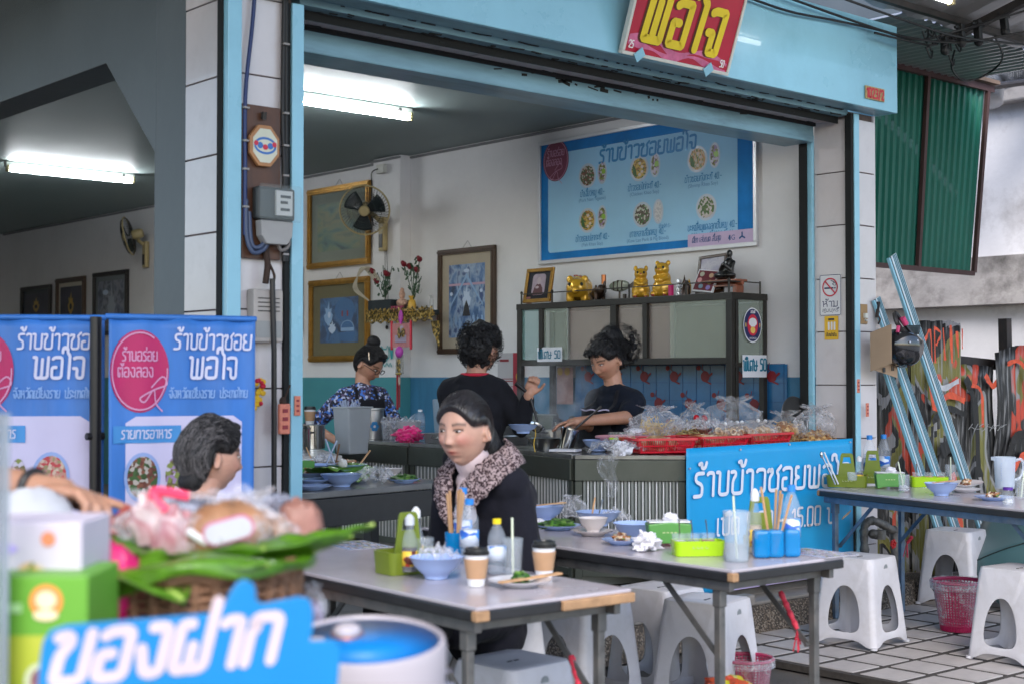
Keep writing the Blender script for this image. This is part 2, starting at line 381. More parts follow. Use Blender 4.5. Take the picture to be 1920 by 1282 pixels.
CONC=mat('concrete',(.20,.185,.17),.9,var=.22,vs=8,bump=.6,bs=60,dirt=.5,dcol=(.06,.05,.045),ds=4)
AGG=blobs('exposed_aggregate',[(.035,.028,.022),(.13,.1,.075),(.06,.048,.04),(.2,.17,.14),(.045,.036,.03)],130,.9,bump=.8)
ASPH=mat('dark_ground',(.062,.055,.05),.75,var=.3,vs=4,bump=.5,bs=90,dirt=.4,dcol=(.10,.09,.08),ds=2.5)
PAVE=mat('paving_tile',(.36,.33,.32),.55,var=.16,vs=7,bump=.15,bs=50,dirt=.35,dcol=(.22,.19,.18),ds=9)
JOINT=mat('paving_joint',(.04,.034,.03),.9,var=.3,vs=30,bump=.4)
ROOFM=mat('metal_roof',(.42,.42,.43),.38,metal=.55,var=.12,vs=3,dirt=.25,dcol=(.15,.13,.12),ds=3)
DKSTEEL=mat('dark_steel',(.05,.045,.045),.55,metal=.4,var=.3,vs=9,dirt=.3,dcol=(.09,.045,.025),ds=9)
BROWNM=mat('brown_frame',(.075,.04,.038),.5,metal=.2,var=.2)
GREENS=mat('green_sheet',(.008,.12,.085),.32,var=.14,vs=2,coat=.3,stretch=(1,1,.3))
NEIGH=mat('neighbour_wall',(.78,.76,.77),.85,var=.10,vs=1.2,bump=.2,bs=20,dirt=.6,dcol=(.24,.21,.2),ds=1.4)
LEDGE=mat('mouldy_ledge',(.42,.39,.37),.9,var=.2,vs=3,bump=.4,bs=25,dirt=.95,dcol=(.06,.055,.05),ds=1.6)
CBL=mat('black_rubber',(.012,.012,.013),.5,var=.3)
WHITEP=mat('white_plastic',(.60,.58,.63),.38,var=.05,vs=6,dirt=.15,dcol=(.4,.37,.36),ds=12)

# ======================= ground =======================
g=MB();g.grid(30,30,lambda u,v: (-40+90*u,-40+100*v,-.05));struct(g.build('ground',ASPH))
g=MB();g.span((-30,-25,-.05),(40,.9,-.046));struct(g.build('bounce_road',mat('bounce_concrete',(.33,.32,.30),.9,var=.15,vs=1.5,bump=.3,bs=40,dirt=.4,dcol=(.2,.19,.18),ds=1)))  # pale strip out of view, added to bounce sunlight up onto facade and canopy
g=MB();g.span((5.72,.5,-.04),(9.9,5.08,-.008));pav=struct(g.build('pavement',JOINT))
pt=[MB().box((0,0,0),(.216,.216,.03)).build('paving_tile',PAVE,pav,bevel=.0015)]
pitch=.2565;first=True
for i in range(16):
  for j in range(14):
    x=5.87+i*pitch;y=4.95-j*pitch
    if y < 1.6+max(0,(6.8-x))*.7 or (x+y) > 14.2: continue
    if first: o=pt[0];first=False
    else: o=pt[0].copy();COL.objects.link(o)
    o.location=(x+random.uniform(-.003,.003),y+random.uniform(-.003,.003),-.0195+random.uniform(-.001,.001));o.rotation_euler=(random.uniform(-.006,.006),random.uniform(-.006,.006),-.02+random.uniform(-.012,.012))
# kerb and raised shop floor
k=MB();k.grid(60,6,lambda u,v: (3.2+5*u,5.03+.12*v,-.03+.16*min(1,v*2.2)+.012*noise.noise((u*40,v*6,0))));k.span((3.2,5.1,-.04),(8.2,5.3,.128));struct(k.build('kerb',AGG,smooth=60))
k=MB();k.span((3.11,5.3,-.04),(7.7,19.3,.15));sf=struct(k.build('shop_floor',CONC))
k=MB();k.span((3.35,5.11,.129),(7.75,5.33,.152));struct(k.build('doorstep',CONC,bevel=.01))

# ======================= the shop building =======================
B=thing('shop_building','corner noodle shop building with cyan fascia and white tiled pillars','building',(3.1,5.3,0))
W=WB();W.span((7.6,5.57,1.405),(7.75,9.96,3.345));W.span((7.6,9.96,1.405),(7.75,19.3,3.345));W.span((3.1,19.3,.15),(7.75,19.4,3.345));W.span((3.0,12.0,.15),(3.1,19.3,3.345));W.build('interior_wall',WALLW,B)
W=WB();W.span((7.482,9.96,1.405),(7.6,10.36,3.342));W.build('interior_pilaster',WALLW,B,bevel=.004)
W=WB();W.span((7.479,9.955,.15),(7.6,10.365,1.405));W.span((7.594,10.365,.15),(7.74,19.3,1.405));W.build('dado',DADO_T,B)
W=WB();W.span((7.594,5.57,.15),(7.74,9.955,1.405));W.build('dado',DADO_B,B)
W=WB();W.span((3.1,5.6,3.345),(7.75,19.4,3.45));W.build('ceiling',CEIL,B)
W=WB();W.tube([(7.588,5.6,3.325),(7.588,9.95,3.325)],.012,6);W.tube([(7.588,10.38,3.325),(7.588,19,3.325)],.012,6);W.tube([(7.47,9.95,3.32),(7.47,10.38,3.32)],.012,6);W.build('ceiling_cable',mat('cable_grey',(.2,.2,.21),.6),B)
# corner pillar
W=WB();W.span((3.115,5.315,0),(3.395,5.71,3.6));W.span((3.12,5.71,0),(3.38,5.98,3.3));cp=W.build('corner_pillar',GROUT,B)
def tiles(face,a0,a1,fixed,zs,parent):
  for i in range(len(zs)-1):
    W=WB();z0,z1=zs[i]+.003,zs[i+1]-.003;d=random.uniform(0,.002)
    if face == 'Y': W.span((a0,fixed-d,z0),(a1,fixed+.015,z1))
    else: W.span((fixed-d,a0,z0),(fixed+.015,a1,z1))
    W.build('wall_tile',TILE,parent,bevel=.0025)
ZS=[.02,.35,.685,1.02,1.355,1.69,2.025,2.36,2.695,3.03,3.36,3.68]
tiles('X',5.30,5.715,3.1,ZS,cp);tiles('Y',3.118,3.345,5.3,ZS,cp)
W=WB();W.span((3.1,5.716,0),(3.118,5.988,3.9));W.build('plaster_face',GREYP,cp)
# haunched beam over the side opening
W=WB();A=frame((3.1,0,0),(0,-1,0),(0,0,1));W.M=A
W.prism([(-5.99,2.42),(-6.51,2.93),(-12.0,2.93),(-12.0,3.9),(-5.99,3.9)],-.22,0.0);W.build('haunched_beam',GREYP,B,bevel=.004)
W=WB();W.span((3.12,5.985,.0),(3.38,6.04,2.44));W.build('plaster_pier',GREYP,B)
# right pillar
W=WB();W.span((7.505,5.315,0),(7.755,5.56,3.07));rp=W.build('right_pillar',GROUT,B)
tiles('X',5.33,5.565,7.49,ZS[:-2],rp);tiles('Y',7.545,7.768,5.3,ZS[:-2],rp)
W=WB();W.span((7.756,5.3,0),(7.77,5.56,3.07));W.build('wall_tile',TILE,rp)
# painted steel shutter guides (cyan with a black slot)
def guide(x0,x1,y0,y1,z1,slot):
  W=WB();W.span((x0,y0,.03),(x1,y1,z1));gd=W.build('shutter_guide',CYAN,B,bevel=.003)
  W=WB();W.span(slot[0],slot[1]);W.build('guide_slot',BLACKGAP,gd)
guide(3.052,3.118,5.262,5.318,3.6,((3.044,5.30,.03),(3.0515,5.34,3.6)))
guide(3.372,3.432,5.268,5.33,3.03,((3.346,5.282,.03),(3.3715,5.31,3.03)))
guide(7.494,7.546,5.262,5.318,3.05,((7.466,5.27,.03),(7.4935,5.315,3.05)))
guide(7.462,7.489,5.566,5.64,2.95,((7.452,5.6,.03),(7.4615,5.66,2.95)))
# fascia, soffit, lintel
W=WB();W.span((2.9,5.14,3.068),(7.783,5.17,3.62));W.build('fascia_board',CYAN,B,bevel=.004)
W=WB();W.span((7.765,5.172,3.07),(7.783,5.9,3.62));W.build('fascia_return',CYAN,B)
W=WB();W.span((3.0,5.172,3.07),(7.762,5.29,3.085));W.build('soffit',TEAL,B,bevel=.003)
W=WB();W.span((3.0,5.29,3.085),(7.48,5.30,3.2));W.span((3.43,5.375,3.0),(7.48,5.383,3.2));W.span((3.43,5.53,3.0),(7.46,5.545,3.1));W.build('shutter_gap',BLACKGAP,B)
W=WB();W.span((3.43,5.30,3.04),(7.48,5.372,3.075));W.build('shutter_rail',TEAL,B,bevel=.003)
for i in range(7):
  W=WB();x=3.43+i*.578;W.span((x+.002,5.385,3.02+random.uniform(-.002,.002)),(x+.575,5.528,3.1));W.build('lintel_tile',PINKTILE,B,bevel=.003)
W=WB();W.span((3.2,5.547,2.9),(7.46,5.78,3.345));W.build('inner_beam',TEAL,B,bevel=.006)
W=WB()
for i in range(170):
  x=random.uniform(3.5,7.4);L=random.uniform(.01,.09);e=random.choice(((5.292,3.0690),(5.298,3.0685),(5.37,3.0375),(5.305,3.0372),(5.388,3.0165),(5.525,3.0168),(5.34,3.0378)));W.box((x,e[0]+random.uniform(-.008,.008),e[1]),(L,random.uniform(.004,.016),.004+random.uniform(0,.002)),rz=random.uniform(-.25,.25))
for i in range(24):
  x=random.gauss(5.5,.5);W.box((x,5.546,random.choice((3.0,2.99,3.012))+random.uniform(-.012,.006)),(random.uniform(.01,.08),.004,random.uniform(.004,.02)),M=Matrix.Rotation(random.uniform(-.3,.3),4,'Y'))
stuff(W.build('peeling_paint',mat('peel',(.02,.022,.022),.9),B))
# upper storey mass above the shop so that daylight falls only through the openings
W=WB();W.span((3.12,5.9,3.5),(7.7,19.4,6.5));W.span((7.76,5.6,0.0),(7.86,19.4,3.4));W.build('upper_storey',GREYP,B)

# canopy along the street, with purlins
cn=thing('street_canopy','grey metal sheet canopy with dark purlins above the tables','canopy',(7.5,4.0,3.6))
W=WB()
n=90
W.grid(n*2,1,lambda u,v: (-4.0+18*u,1.1+4.02*v,3.70+.28*4.02*(1-v)+(.018 if int(round(u*n*2)) % 4 in (1,2) else 0)))
W.build('roof_sheet',ROOFM,cn,thick=.004)
W=WB();W.grid(90,1,lambda u,v: (7.80+2.15*u,5.12+1.0*v,3.70+(.018 if int(round(u*90)) % 4 in (1,2) else 0)));W.build('roof_sheet',ROOFM,cn,thick=.004)
for y in (1.2,2.2,3.1,3.9,4.5,5.0):
  W=WB();z_=3.70+.28*(5.12-y);W.span((-4,y-.02,z_-.045),(14,y+.02,z_-.006));W.build('purlin',DKSTEEL,cn)
for x in (8.35,9.7,11.4):
  W=WB();W.bar((x,1.2,4.72),(x,5.1,3.63),.05,.05);W.build('rafter',DKSTEEL,cn)
sc=thing('shade_roof','unseen dark sheet roof added to shade the side opening','canopy',(1.5,9.0,3.6))
W=WB();W.span((.2,5.0,3.95),(3.09,20,4.0));W.build('roof_sheet',GREYP,sc)  # roof out of view, put in and sized to darken the side opening

# ======================= right-hand neighbour =======================
gs=thing('green_awning','hanging green corrugated metal awning panel in brown frame beside the pillar','awning',(9.1,6.0,2.2))
def gpt(u,v): return V(7.75+2.54*u-(.23*(1-v))*u,6.0+.0*v,2.22+.06*u*0+1.46*v)
for a,b in ((0,.335),(.335,.665),(.665,1)):
  W=WB();nn=40
  W.grid(nn*2,6,lambda u,v: gpt(a+(b-a)*u,v)+V(0,-.02 if (int(round(u*nn*2)) % 8) in (2,3,4) else .0,0));W.build('corrugated_sheet',GREENS,gs,thick=.002)
W=WB()
for u in (.335,.665,1.0): W.bar(gpt(u,0)+V(0,-.035,0),gpt(u,1)+V(0,-.035,0),.035,.03,up=(0,1,0))
W.bar(gpt(0,0)+V(0,-.03,-.01),gpt(1,0)+V(0,-.03,-.01),.03,.035);W.bar(gpt(0,1)+V(0,-.03,.01),gpt(1,1)+V(.08,-.03,.01),.04,.05);W.build('frame',BROWNM,gs)
W=WB();W.bar(gpt(0,1)+V(0,-.05,.06),gpt(1,1)+V(.1,-.05,.06),.07,.03);W.build('timber_batten',mat('old_timber',(.16,.11,.08),.8,var=.3,dirt=.5,ds=4),gs)
W=WB();W.span((7.8,6.08,3.74),(10.0,6.12,4.3));gb=W.build('gable_board',GREYP,gs)
nw=thing('neighbour_wall','pale rendered neighbouring building wall with mouldy ledge','building',(13,9,0))
W=WB();W.span((13.0,2.0,-.05),(13.3,16,4.1));W.span((7.95,15.9,-.05),(13.2,16.1,5.0));W.build('wall',NEIGH,nw)
W=WB();W.span((12.86,2.0,4.1),(13.4,16,4.28));W.build('coping',LEDGE,nw,bevel=.02)
W=WB();W.grid(80,4,lambda u,v: (12.86+.06*v+.012*noise.noise((u*60,v*5,0)),2+14*u,2.12+.48*v));W.span((12.9,2,2.12),(13.0,16,2.6));W.build('ledge',LEDGE,nw,smooth=50)
W=WB()
for i in range(3): W.span((13.0+.35*i,2,4.28),(13.03+.35*i,16,5.2))
W.build('upper_wall',mat('upper_wall',(.25,.25,.27),.8),nw)
# spiral duct near the canopy
dt=thing('ventilation_duct','ribbed grey metal duct curving under the canopy edge','duct',(10.9,5.7,3.5))
W=WB();P=curve([(11.805,6.900,3.920),(11.882,6.900,4.126),(12.035,6.800,4.230),(12.392,6.600,4.308),(13.116,6.500,4.428)],24);W.tube(P,[.17+.012*(i % 2) for i in range(len(P))],20);W.build('duct_pipe',mat('galvanised',(.35,.36,.38),.35,metal=.8,var=.2,vs=8),dt,smooth=50)
W=WB();W.tube([(10.609,6.200,3.774),(11.535,6.000,3.955)],.028,8);W.tube([(10.398,6.150,4.002),(11.540,6.000,4.240)],.032,8);W.build('support_tube',DKSTEEL,dt)

# ======================= fluorescent lights =======================
TUBE=mat('lit_tube',(.93,.97,1.0),.4,var=0,emit=40.0)
CREAM=mat('old_cream_plastic',(.42,.34,.17),.45,var=.1,dirt=.2,dcol=(.15,.1,.05),ds=10)
WHITEM=mat('white_enamel',(.6,.6,.55),.4,var=.05,dirt=.15,dcol=(.2,.18,.15),ds=9)
def tube_light(x0,x1,y,z,label,tm=None):
  t=thing('fluorescent_light',label,'ceiling light',((x0+x1)/2,y,z),group='fluorescent tube lights')
  L=x1-x0
  MB().box((0,0,.045),(L,.055,.045)).build('batten',WHITEM,t,bevel=.004)
  MB().tube([(-L/2+.03,-.02,-.005),(L/2-.03,-.02,-.005)],.016,12).build('tube',tm or TUBE,t,smooth=60)
  for s in (-1,1):
    m=MB();m.box((s*(L/2-.015),-.02,.005),(.02,.045,.06));m.lathe([(.02,-.012),(.02,.012)],12,(s*(L/2-.02),-.02,-.005),Matrix.Rotation(PI/2,4,'Y'));m.build('lamp_holder',CREAM,t,bevel=.003)
  m=MB();m.tube([(L/2-.12,-.03,.045),(L/2-.12,-.045,.045)],.012,10);m.build('starter',DKSTEEL,t)
  return t
tube_light(5.0,6.25,8.2,3.27,'lit fluorescent tube on the ceiling above the menu wall, seen through the front opening')
tube_light(5.04,6.29,12.6,3.27,'lit fluorescent tube on the ceiling seen through the left side opening')
tube_light(6.1,7.3,4.47,3.56,'lit fluorescent tube under the street canopy above the cyan fascia',mat('lit_tube_outdoor',(.93,.97,1.0),.4,var=0,emit=5))

# ======================= pictures =======================
GOLD=mat('gold_frame',(.36,.19,.035),.35,metal=.6,var=.25,vs=14,bump=.3,bs=50)
WOODF=mat('dark_wood_frame',(.06,.032,.018),.4,var=.3,vs=12,stretch=(6,1,1),coat=.2)
BLKF=mat('black_frame',(.015,.013,.013),.35)
MATG=mat('mat_green',(.20,.23,.19),.8);MATO=mat('mat_olive',(.12,.10,.035),.8);MATB=mat('mat_beige',(.42,.36,.27),.8)
GLASSP=mat('picture_glass',(.9,.95,1),.06,alpha=.045,spec=.8,var=0)
def picture(name,label,x,y0,y1,z0,z1,fw,fm,mm,mw,print_m,extra=None,group='framed pictures on the shop wall',tilt=0.,hook=True):
  """frame on the wall x=const, seen from -x; y0 > y1 (left to right in view)"""
  t=thing(name,label,'framed picture',(x,(y0+y1)/2,z0),group=group)
  F=WB(frame((x-.012,(y0+y1)/2,(z0+z1)/2),(0,-1,0),(0,0,1)) @ Matrix.Rotation(tilt,4,'X'));w_,h_=abs(y0-y1)/2,(z1-z0)/2
  A=F.M
  for c_,d_,tr in (((0,h_-fw/2,0),(2*w_,fw),0),((0,-h_+fw/2,0),(2*w_,fw),0),((-w_+fw/2,0,0),(fw,2*h_-2*fw-.001),1),((w_-fw/2,0,0),(fw,2*h_-2*fw-.001),1)):
    q=WB(A);q.box((c_[0],c_[1],.008),(d_[0],d_[1],.032));
    if tr: q.box((c_[0],c_[1],.028),(d_[0]*.4,d_[1],.012))
    else: q.box((c_[0],c_[1],.028),(d_[0]-.01,d_[1]*.4,.012))
    q.build('frame_side',fm,t,bevel=.003)
  q=WB(A);q.rect(-w_+fw,-h_+fw,w_-fw,h_-fw,.0);q.build('mount',mm,t)
  q=WB(A);q.rect(-w_+fw+mw,-h_+fw+mw,w_-fw-mw,h_-fw-mw,.003);p=q.build('print',print_m,t)
  if extra: extra(A,w_-fw-mw,h_-fw-mw,t)
  q=WB(A);q.rect(-w_+fw,-h_+fw,w_-fw,h_-fw,.008);q.build('glass',GLASSP,t)
  if hook:
    q=WB(A);q.tube([(-.06,h_,.0),(0,h_+.06,-.008),(.06,h_,.0)],.0025,5);q.build('hanging_wire',mat('wire',(.3,.3,.3),.4),t)
  return t
ART1=blobs('print_landscape',[(.02,.05,.05),(.06,.14,.13),(.13,.2,.13),(.2,.22,.12),(.08,.13,.1)],3,kind='noise',stretch=(1,1,2.5),detail=5)
ART2=blobs('print_blue',[(.01,.02,.045),(.02,.06,.15),(.05,.14,.3),(.02,.05,.12)],5,kind='noise',detail=5)
ART3=blobs('print_blue_fine',[(.01,.03,.08),(.03,.1,.25),(.1,.2,.4),(.3,.4,.55),(.03,.07,.2)],14,kind='noise',detail=8,stretch=(1,1,.6))
ART4=blobs('print_dark',[(.01,.01,.02),(.03,.03,.06),(.015,.015,.03)],6,kind='noise')
ART5=blobs('print_grey',[(.05,.06,.09),(.12,.14,.2),(.25,.27,.32),(.08,.09,.13)],9,kind='noise',detail=6)
PALE=mat('pale_ink',(.25,.4,.62),.6);PALE2=mat('white_ink',(.5,.6,.75),.6);BLUEI=mat('blue_ink',(.04,.13,.30),.6);REDI=mat('red_ink',(.25,.03,.04),.6);GOLDI=mat('gold_ink',(.5,.3,.04),.5);BLKI=mat('black_ink',(.01,.01,.015),.6)
def ink(A,polys,m,t,z=.0042,name='drawing'):
  q=WB(A)
  for k,p in enumerate(polys):
    q.add([(x,y,z+.0002*k) for x,y in p],[tuple(range(len(p)))])
  return q.build(name,m,t)
def ellp(cx,cy,rx,ry,n=20,a0=0,a1=360): return [(cx+rx*math.cos(rad(a0+(a1-a0)*k/n)),cy+ry*math.sin(rad(a0+(a1-a0)*k/n))) for k in range(n if a1-a0 == 360 else n+1)]
def flame(cx,cy,w_,h_): return [(cx+w_*a,cy+h_*b) for a,b in ((0,-1),(.6,-.6),(.8,-.1),(.5,.1),(.6,.45),(.2,.35),(.1,1),(-.2,.4),(-.6,.5),(-.45,.05),(-.8,-.15),(-.6,-.6))]
def ex2(A,w_,h_,t):
  ink(A,[ellp(w_*.3,h_*.45,w_*.52,h_*.5)],BLUEI,t,.0036,'drawing');ink(A,[ellp(w_*.45,-h_*.35,w_*.34,h_*.32,16,0,180)+[(w_*.11,-h_*.5),(w_*.79,-h_*.5)][::1]],PALE,t,.0050)
  ink(A,[ellp(w_*.45,-h_*.35,w_*.31,h_*.29,16,0,180)],BLUEI,t,.0062)
  ink(A,[[(w_*.0,-h_*.55),(w_*.85,-h_*.55),(w_*.75,-h_*.92),(w_*.1,-h_*.92)]],BLUEI,t,.0045)
  ink(A,[flame(-w_*.55,h_*.3,w_*.3,h_*.55)],PALE,t,.0046);ink(A,[flame(-w_*.35,-h_*.3,w_*.25,h_*.3)],PALE2,t,.0052);ink(A,[ellp(-w_*.5,h_*.25,w_*.07,h_*.14)],PALE2,t,.0066)
  ink(A,[[(w_*.15,h_*.15),(w_*.22,h_*.15),(w_*.22,h_*.4),(w_*.15,h_*.4)],[(w_*.42,h_*.15),(w_*.49,h_*.15),(w_*.49,h_*.4),(w_*.42,h_*.4)]],REDI,t,.0052)
def ex3(A,w_,h_,t):
  ink(A,[[(-w_*.9,-h_*.1),(0,h_*.75),(w_*.9,-h_*.1),(w_*.9,-h_*.16),(0,h_*.62),(-w_*.9,-h_*.16)]],PALE,t,.0040)
  ink(A,[flame(0,h_*.1,w_*.3,h_*.36)],PALE2,t,.0046);ink(A,[[(-w_*.22,-h_*.42),(w_*.22,-h_*.42),(w_*.12,-h_*.15),(0,h_*.02),(-w_*.12,-h_*.15)]],BLKI,t,.006)
  ink(A,[ellp(-w_*.85,h_*.2,w_*.08,h_*.05),ellp(w_*.8,h_*.25,w_*.08,h_*.05),ellp(0,h_*.82,w_*.15,h_*.05)],PALE2,t,.0046)
  ink(A,[[(-w_+.0,h_*.42),(w_,h_*.42),(w_,h_*.48),(-w_,h_*.48)]],mat('pink_ink',(.5,.3,.4),.6),t,.0037)
  ink(A,[flame(x*w_,-h_*.55+(.05*h_ if k % 2 else 0),w_*.1,h_*.2) for k,x in enumerate((-.85,-.6,-.38,.38,.62,.86))],PALE,t,.0044)
def ex_gold(A,w_,h_,t): ink(A,[flame(0,0,w_*.35,h_*.7)],GOLDI,t);ink(A,[ellp(0,-h_*.2,w_*.12,h_*.2)],BLKI,t,.0052)
def ex_grey(A,w_,h_,t): ink(A,[ellp(-w_*.4,h_*.5,w_*.22,h_*.12)],PALE2,t);ink(A,[flame(.05*w_,0,w_*.4,h_*.75)],mat('grey_ink',(.35,.38,.45),.6),t)
picture('framed_picture','landscape print with pale green mount in gold frame behind the wall fan',7.596,11.55,10.54,2.43,3.19,.055,GOLD,MATG,.1,ART1)
picture('framed_picture','blue painting of pale figure and arch, olive mount, gold frame, below the landscape',7.596,11.52,10.55,1.55,2.32,.055,GOLD,MATO,.12,ART2,ex2)
picture('framed_picture','narrow blue temple picture in dark wood frame left of the menu board',7.596,9.54,8.80,1.60,2.48,.045,WOODF,MATB,.09,ART3,ex3)
picture('framed_picture','gold framed dark picture cut off by the corner pillar',7.596,12.7,11.66,1.84,2.465,.06,GOLD,mat('mount_dark',(.02,.02,.03),.7),.03,ART4,ex_gold)
picture('framed_picture','small dark picture in black frame, first seen from the left through the side opening',7.596,18.35,17.42,2.1,2.58,.05,BLKF,mat('mount_dk2',(.05,.06,.07),.7),.05,ART4,ex_gold,hook=False)
picture('framed_picture','dark picture of a golden flame in cream edged frame, through the side opening',7.596,17.26,16.43,2.0,2.635,.06,WOODF,mat('mount_cream',(.5,.46,.38),.7),.05,ART4,ex_gold,hook=False)
picture('framed_picture','grey blue drawing in black frame below the far wall fan',7.596,16.2,15.3,1.9,2.65,.05,BLKF,mat('mount_grey',(.16,.18,.19),.7),.06,ART5,ex_grey,hook=False)

# ======================= wall fans =======================
def wall_fan(label,base,aim,s=1.):
  t=thing('wall_fan',label,'fan',base,group='wall fans')
  d=V(*aim).normalized();
  F=frame((0,0,0),V(0,0,1).cross(d) if abs(d.z) < .9 else (1,0,0),d.cross(V(0,0,1).cross(d)))
  c=V(-.26,-.05,.13)
  A=F.copy();A.translation=c
  m=MB();m.box((-.025,0,-.06),(.05,.085,.30));m.build('wall_plate',CREAM,t,bevel=.012)
  m=MB();m.box((-.053,0,-.12),(.004,.05,.12));m.build('control_panel',BLKF,t)
  m=MB();m.tube([(-.05,0,.05),(-.12,-.01,.09),tuple(c-d*.10)],.022,8);m.build('arm',CREAM,t,smooth=60)
  m=MB(A);m.lathe([(.0,-.17),(.045,-.165),(.055,-.13),(.055,-.06),(.035,-.04)],16);m.build('motor',CREAM,t,smooth=50)
  m=MB(A)
  R_=.215
  for k in range(48):
    a=2*PI*k/48;
    for sg,dz in ((1,.055),(-1,-.045)):
      P=[(.05*math.cos(a),.05*math.sin(a),dz),(.13*math.cos(a+.15),.13*math.sin(a+.15),dz*.95),(.19*math.cos(a+.3),.19*math.sin(a+.3),dz*.6),(R_*math.cos(a+.35),R_*math.sin(a+.35),0)]
      m.tube(P,.0014,4,caps=False)
  for r_,z in ((.1,.054),(.15,.046),(.1,-.044),(.15,-.038)): m.tube([(r_*math.cos(2*PI*k/32),r_*math.sin(2*PI*k/32),z) for k in range(32)],.0014,4,closed=True)
  stuff(m.build('guard_wires',mat('guard',(.05,.05,.05),.4,metal=.5),t))
  m=MB(A);m.tube([(R_*math.cos(2*PI*k/40),R_*math.sin(2*PI*k/40),0) for k in range(40)],.008,8,closed=True);m.build('guard_ring',CREAM,t,smooth=80)
  for k in range(3):
    m=MB(A @ Matrix.Rotation(k*2*PI/3+.4,4,'Z'));m.grid(8,5,lambda u,v: ((.03+.15*u)*math.cos((v-.5)*(1.3-.3*u)),(.03+.15*u)*math.sin((v-.5)*(1.3-.3*u)),.03*(v-.5)));m.build('blade',mat('fan_blade',(.02,.035,.04),.25,alpha=.9),t,smooth=80,thick=.002)
  m=MB(A);m.lathe([(.0,.066),(.04,.064),(.048,.052),(.048,.04)][::-1],20);m.build('hub_badge',CREAM,t,smooth=40)
  return t
wall_fan('cream wall fan facing the street with dark blades, in front of the gold framed landscape',(7.478,10.17,2.72),(-.62,-.75,-.28))
wall_fan('dim cream wall fan on the far wall seen edge on through the side opening',(7.59,14.85,2.85),(-.75,.62,-.22))
W=WB();W.tube(curve([(7.46,10.15,2.56),(7.47,10.16,2.2),(7.47,10.14,1.85)],5),.0025,5);W.tube(curve([(7.46,10.13,2.56),(7.47,10.12,2.2),(7.47,10.12,1.86)],5),.0025,5);W.ell((7.465,10.13,1.84),(.012,.012,.02));tag(W.build('pull_cord',BLKF),'thin black fan pull cords hanging down the pilaster','cord')
ps=thing('ceiling_socket','white socket box with plugged cable at the top of the pilaster','socket',(7.475,10.2,3.24));MB().box((-.02,0,0),(.04,.11,.08)).build('box',WHITEM,ps,bevel=.005)
m=MB();m.tube(curve([(-.045,.02,0),(-.06,.09,-.03),(-.03,.13,-.15),(-.03,.14,-.35),(-.06,.06,-.5)],6),.005,6);m.build('cable',CBL,ps)
# pig sticker
W=WB(frame((7.4755,10.17,1.60),(0,-1,0),(0,0,1)));
for P in ([(-.07,.05),(-.05,.075),(-.02,.05),(.02,.05),(.04,.08),(.06,.05)],[(-.07,.05),(-.08,-.02),(-.05,-.055),(.02,-.055),(.06,-.02),(.06,.05)],[(-.03,.0),(0,-.015),(.03,.0)],[(-.05,-.06),(-.05,-.1),(-.02,-.08),(0,-.1),(.03,-.07),(.06,-.1),(.08,-.07),(.1,-.1)]): ribbon(W,[V(x,y) for x,y in P],.006,.001)
W.prism([(.065,.07),(.1,.085),(.12,.05),(.115,-.03),(.09,-.04)],.0005,.0015);tag(W.build('wall_sticker',mat('sticker_teal',(.05,.35,.36),.5)),'teal line drawn little animal sticker on the pilaster above the dado','sticker')

# ======================= big menu board =======================
mb_=thing('menu_board','large light blue menu board with photographs of noodle bowls on the wall','menu board',(7.59,7.19,2.28))
A=frame((7.588,8.285,2.285),(0,-1,0),(0,0,1));MBW,MBH=2.18,.965
SKY1=mat('menu_sky',(.34,.61,.84),.7,var=.06,vs=1.2,spec=.2);SKY2=mat('menu_blue',(.015,.19,.52),.65,var=.3,vs=2.5,spec=.2);ALUF=mat('alu_frame',(.6,.6,.62),.35,metal=.5,var=.05)
INKB=mat('ink_blue',(.01,.21,.50),.5);MAROON=mat('maroon_disc',(.16,.012,.05),.35,coat=.3);WINK=mat('white_print',(.62,.6,.68),.5,var=.03)
W=WB(A)
for c_,d_ in (((MBW/2,.015,0),(MBW,.03,.03)),((MBW/2,MBH-.015,0),(MBW,.03,.03)),((.015,MBH/2,0),(.03,MBH-.062,.03)),((MBW-.015,MBH/2,0),(.03,MBH-.062,.03))): W.box(c_,d_)
W.build('frame',ALUF,mb_,bevel=.003)
W=WB(A);W.rect(.03,.03,MBW-.03,MBH-.03,.002);W.build('border_print',SKY2,mb_)
W=WB(A);W.rrect(.11,.085,MBW-.2+.03,MBH-.11,.03,.004);W.build('panel_print',SKY1,mb_)
W=WB(A);W.disc(.20,MBH-.165,.145,.162,.006,32);W.build('round_badge',MAROON,mb_)
W=WB(A);ribbon(W,[V(.20+.132*math.cos(rad(a)),MBH-.165+.152*math.sin(rad(a))) for a in range(-250,70,8)],.0025,.0068)
write(W,'ร้านอร่อย',.20,MBH-.13,.045,.13,.2,align='C',z=.0068);write(W,'ต้องลอง',.18,MBH-.20,.045,.13,.2,align='C',z=.0068)
ribbon(W,[V(p.x,p.y) for p in curve([(.19,MBH-.24,0),(.25,MBH-.19,0),(.27,MBH-.23,0),(.2,MBH-.25,0),(.14,MBH-.29,0),(.16,MBH-.31,0),(.21,MBH-.25,0),(.23,MBH-.31,0),(.27,MBH-.35,0)],4)],.0022,.0068)
W.build('badge_lettering',mat('badge_pink',(.55,.25,.4),.5),mb_)
W=WB(A);write(W,'ร้านข้าวซอยพอใจ',.68,MBH-.238,.092,.2,.2,slant=.10,z=.0055,width=.95);W.build('title_lettering',INKB,mb_)
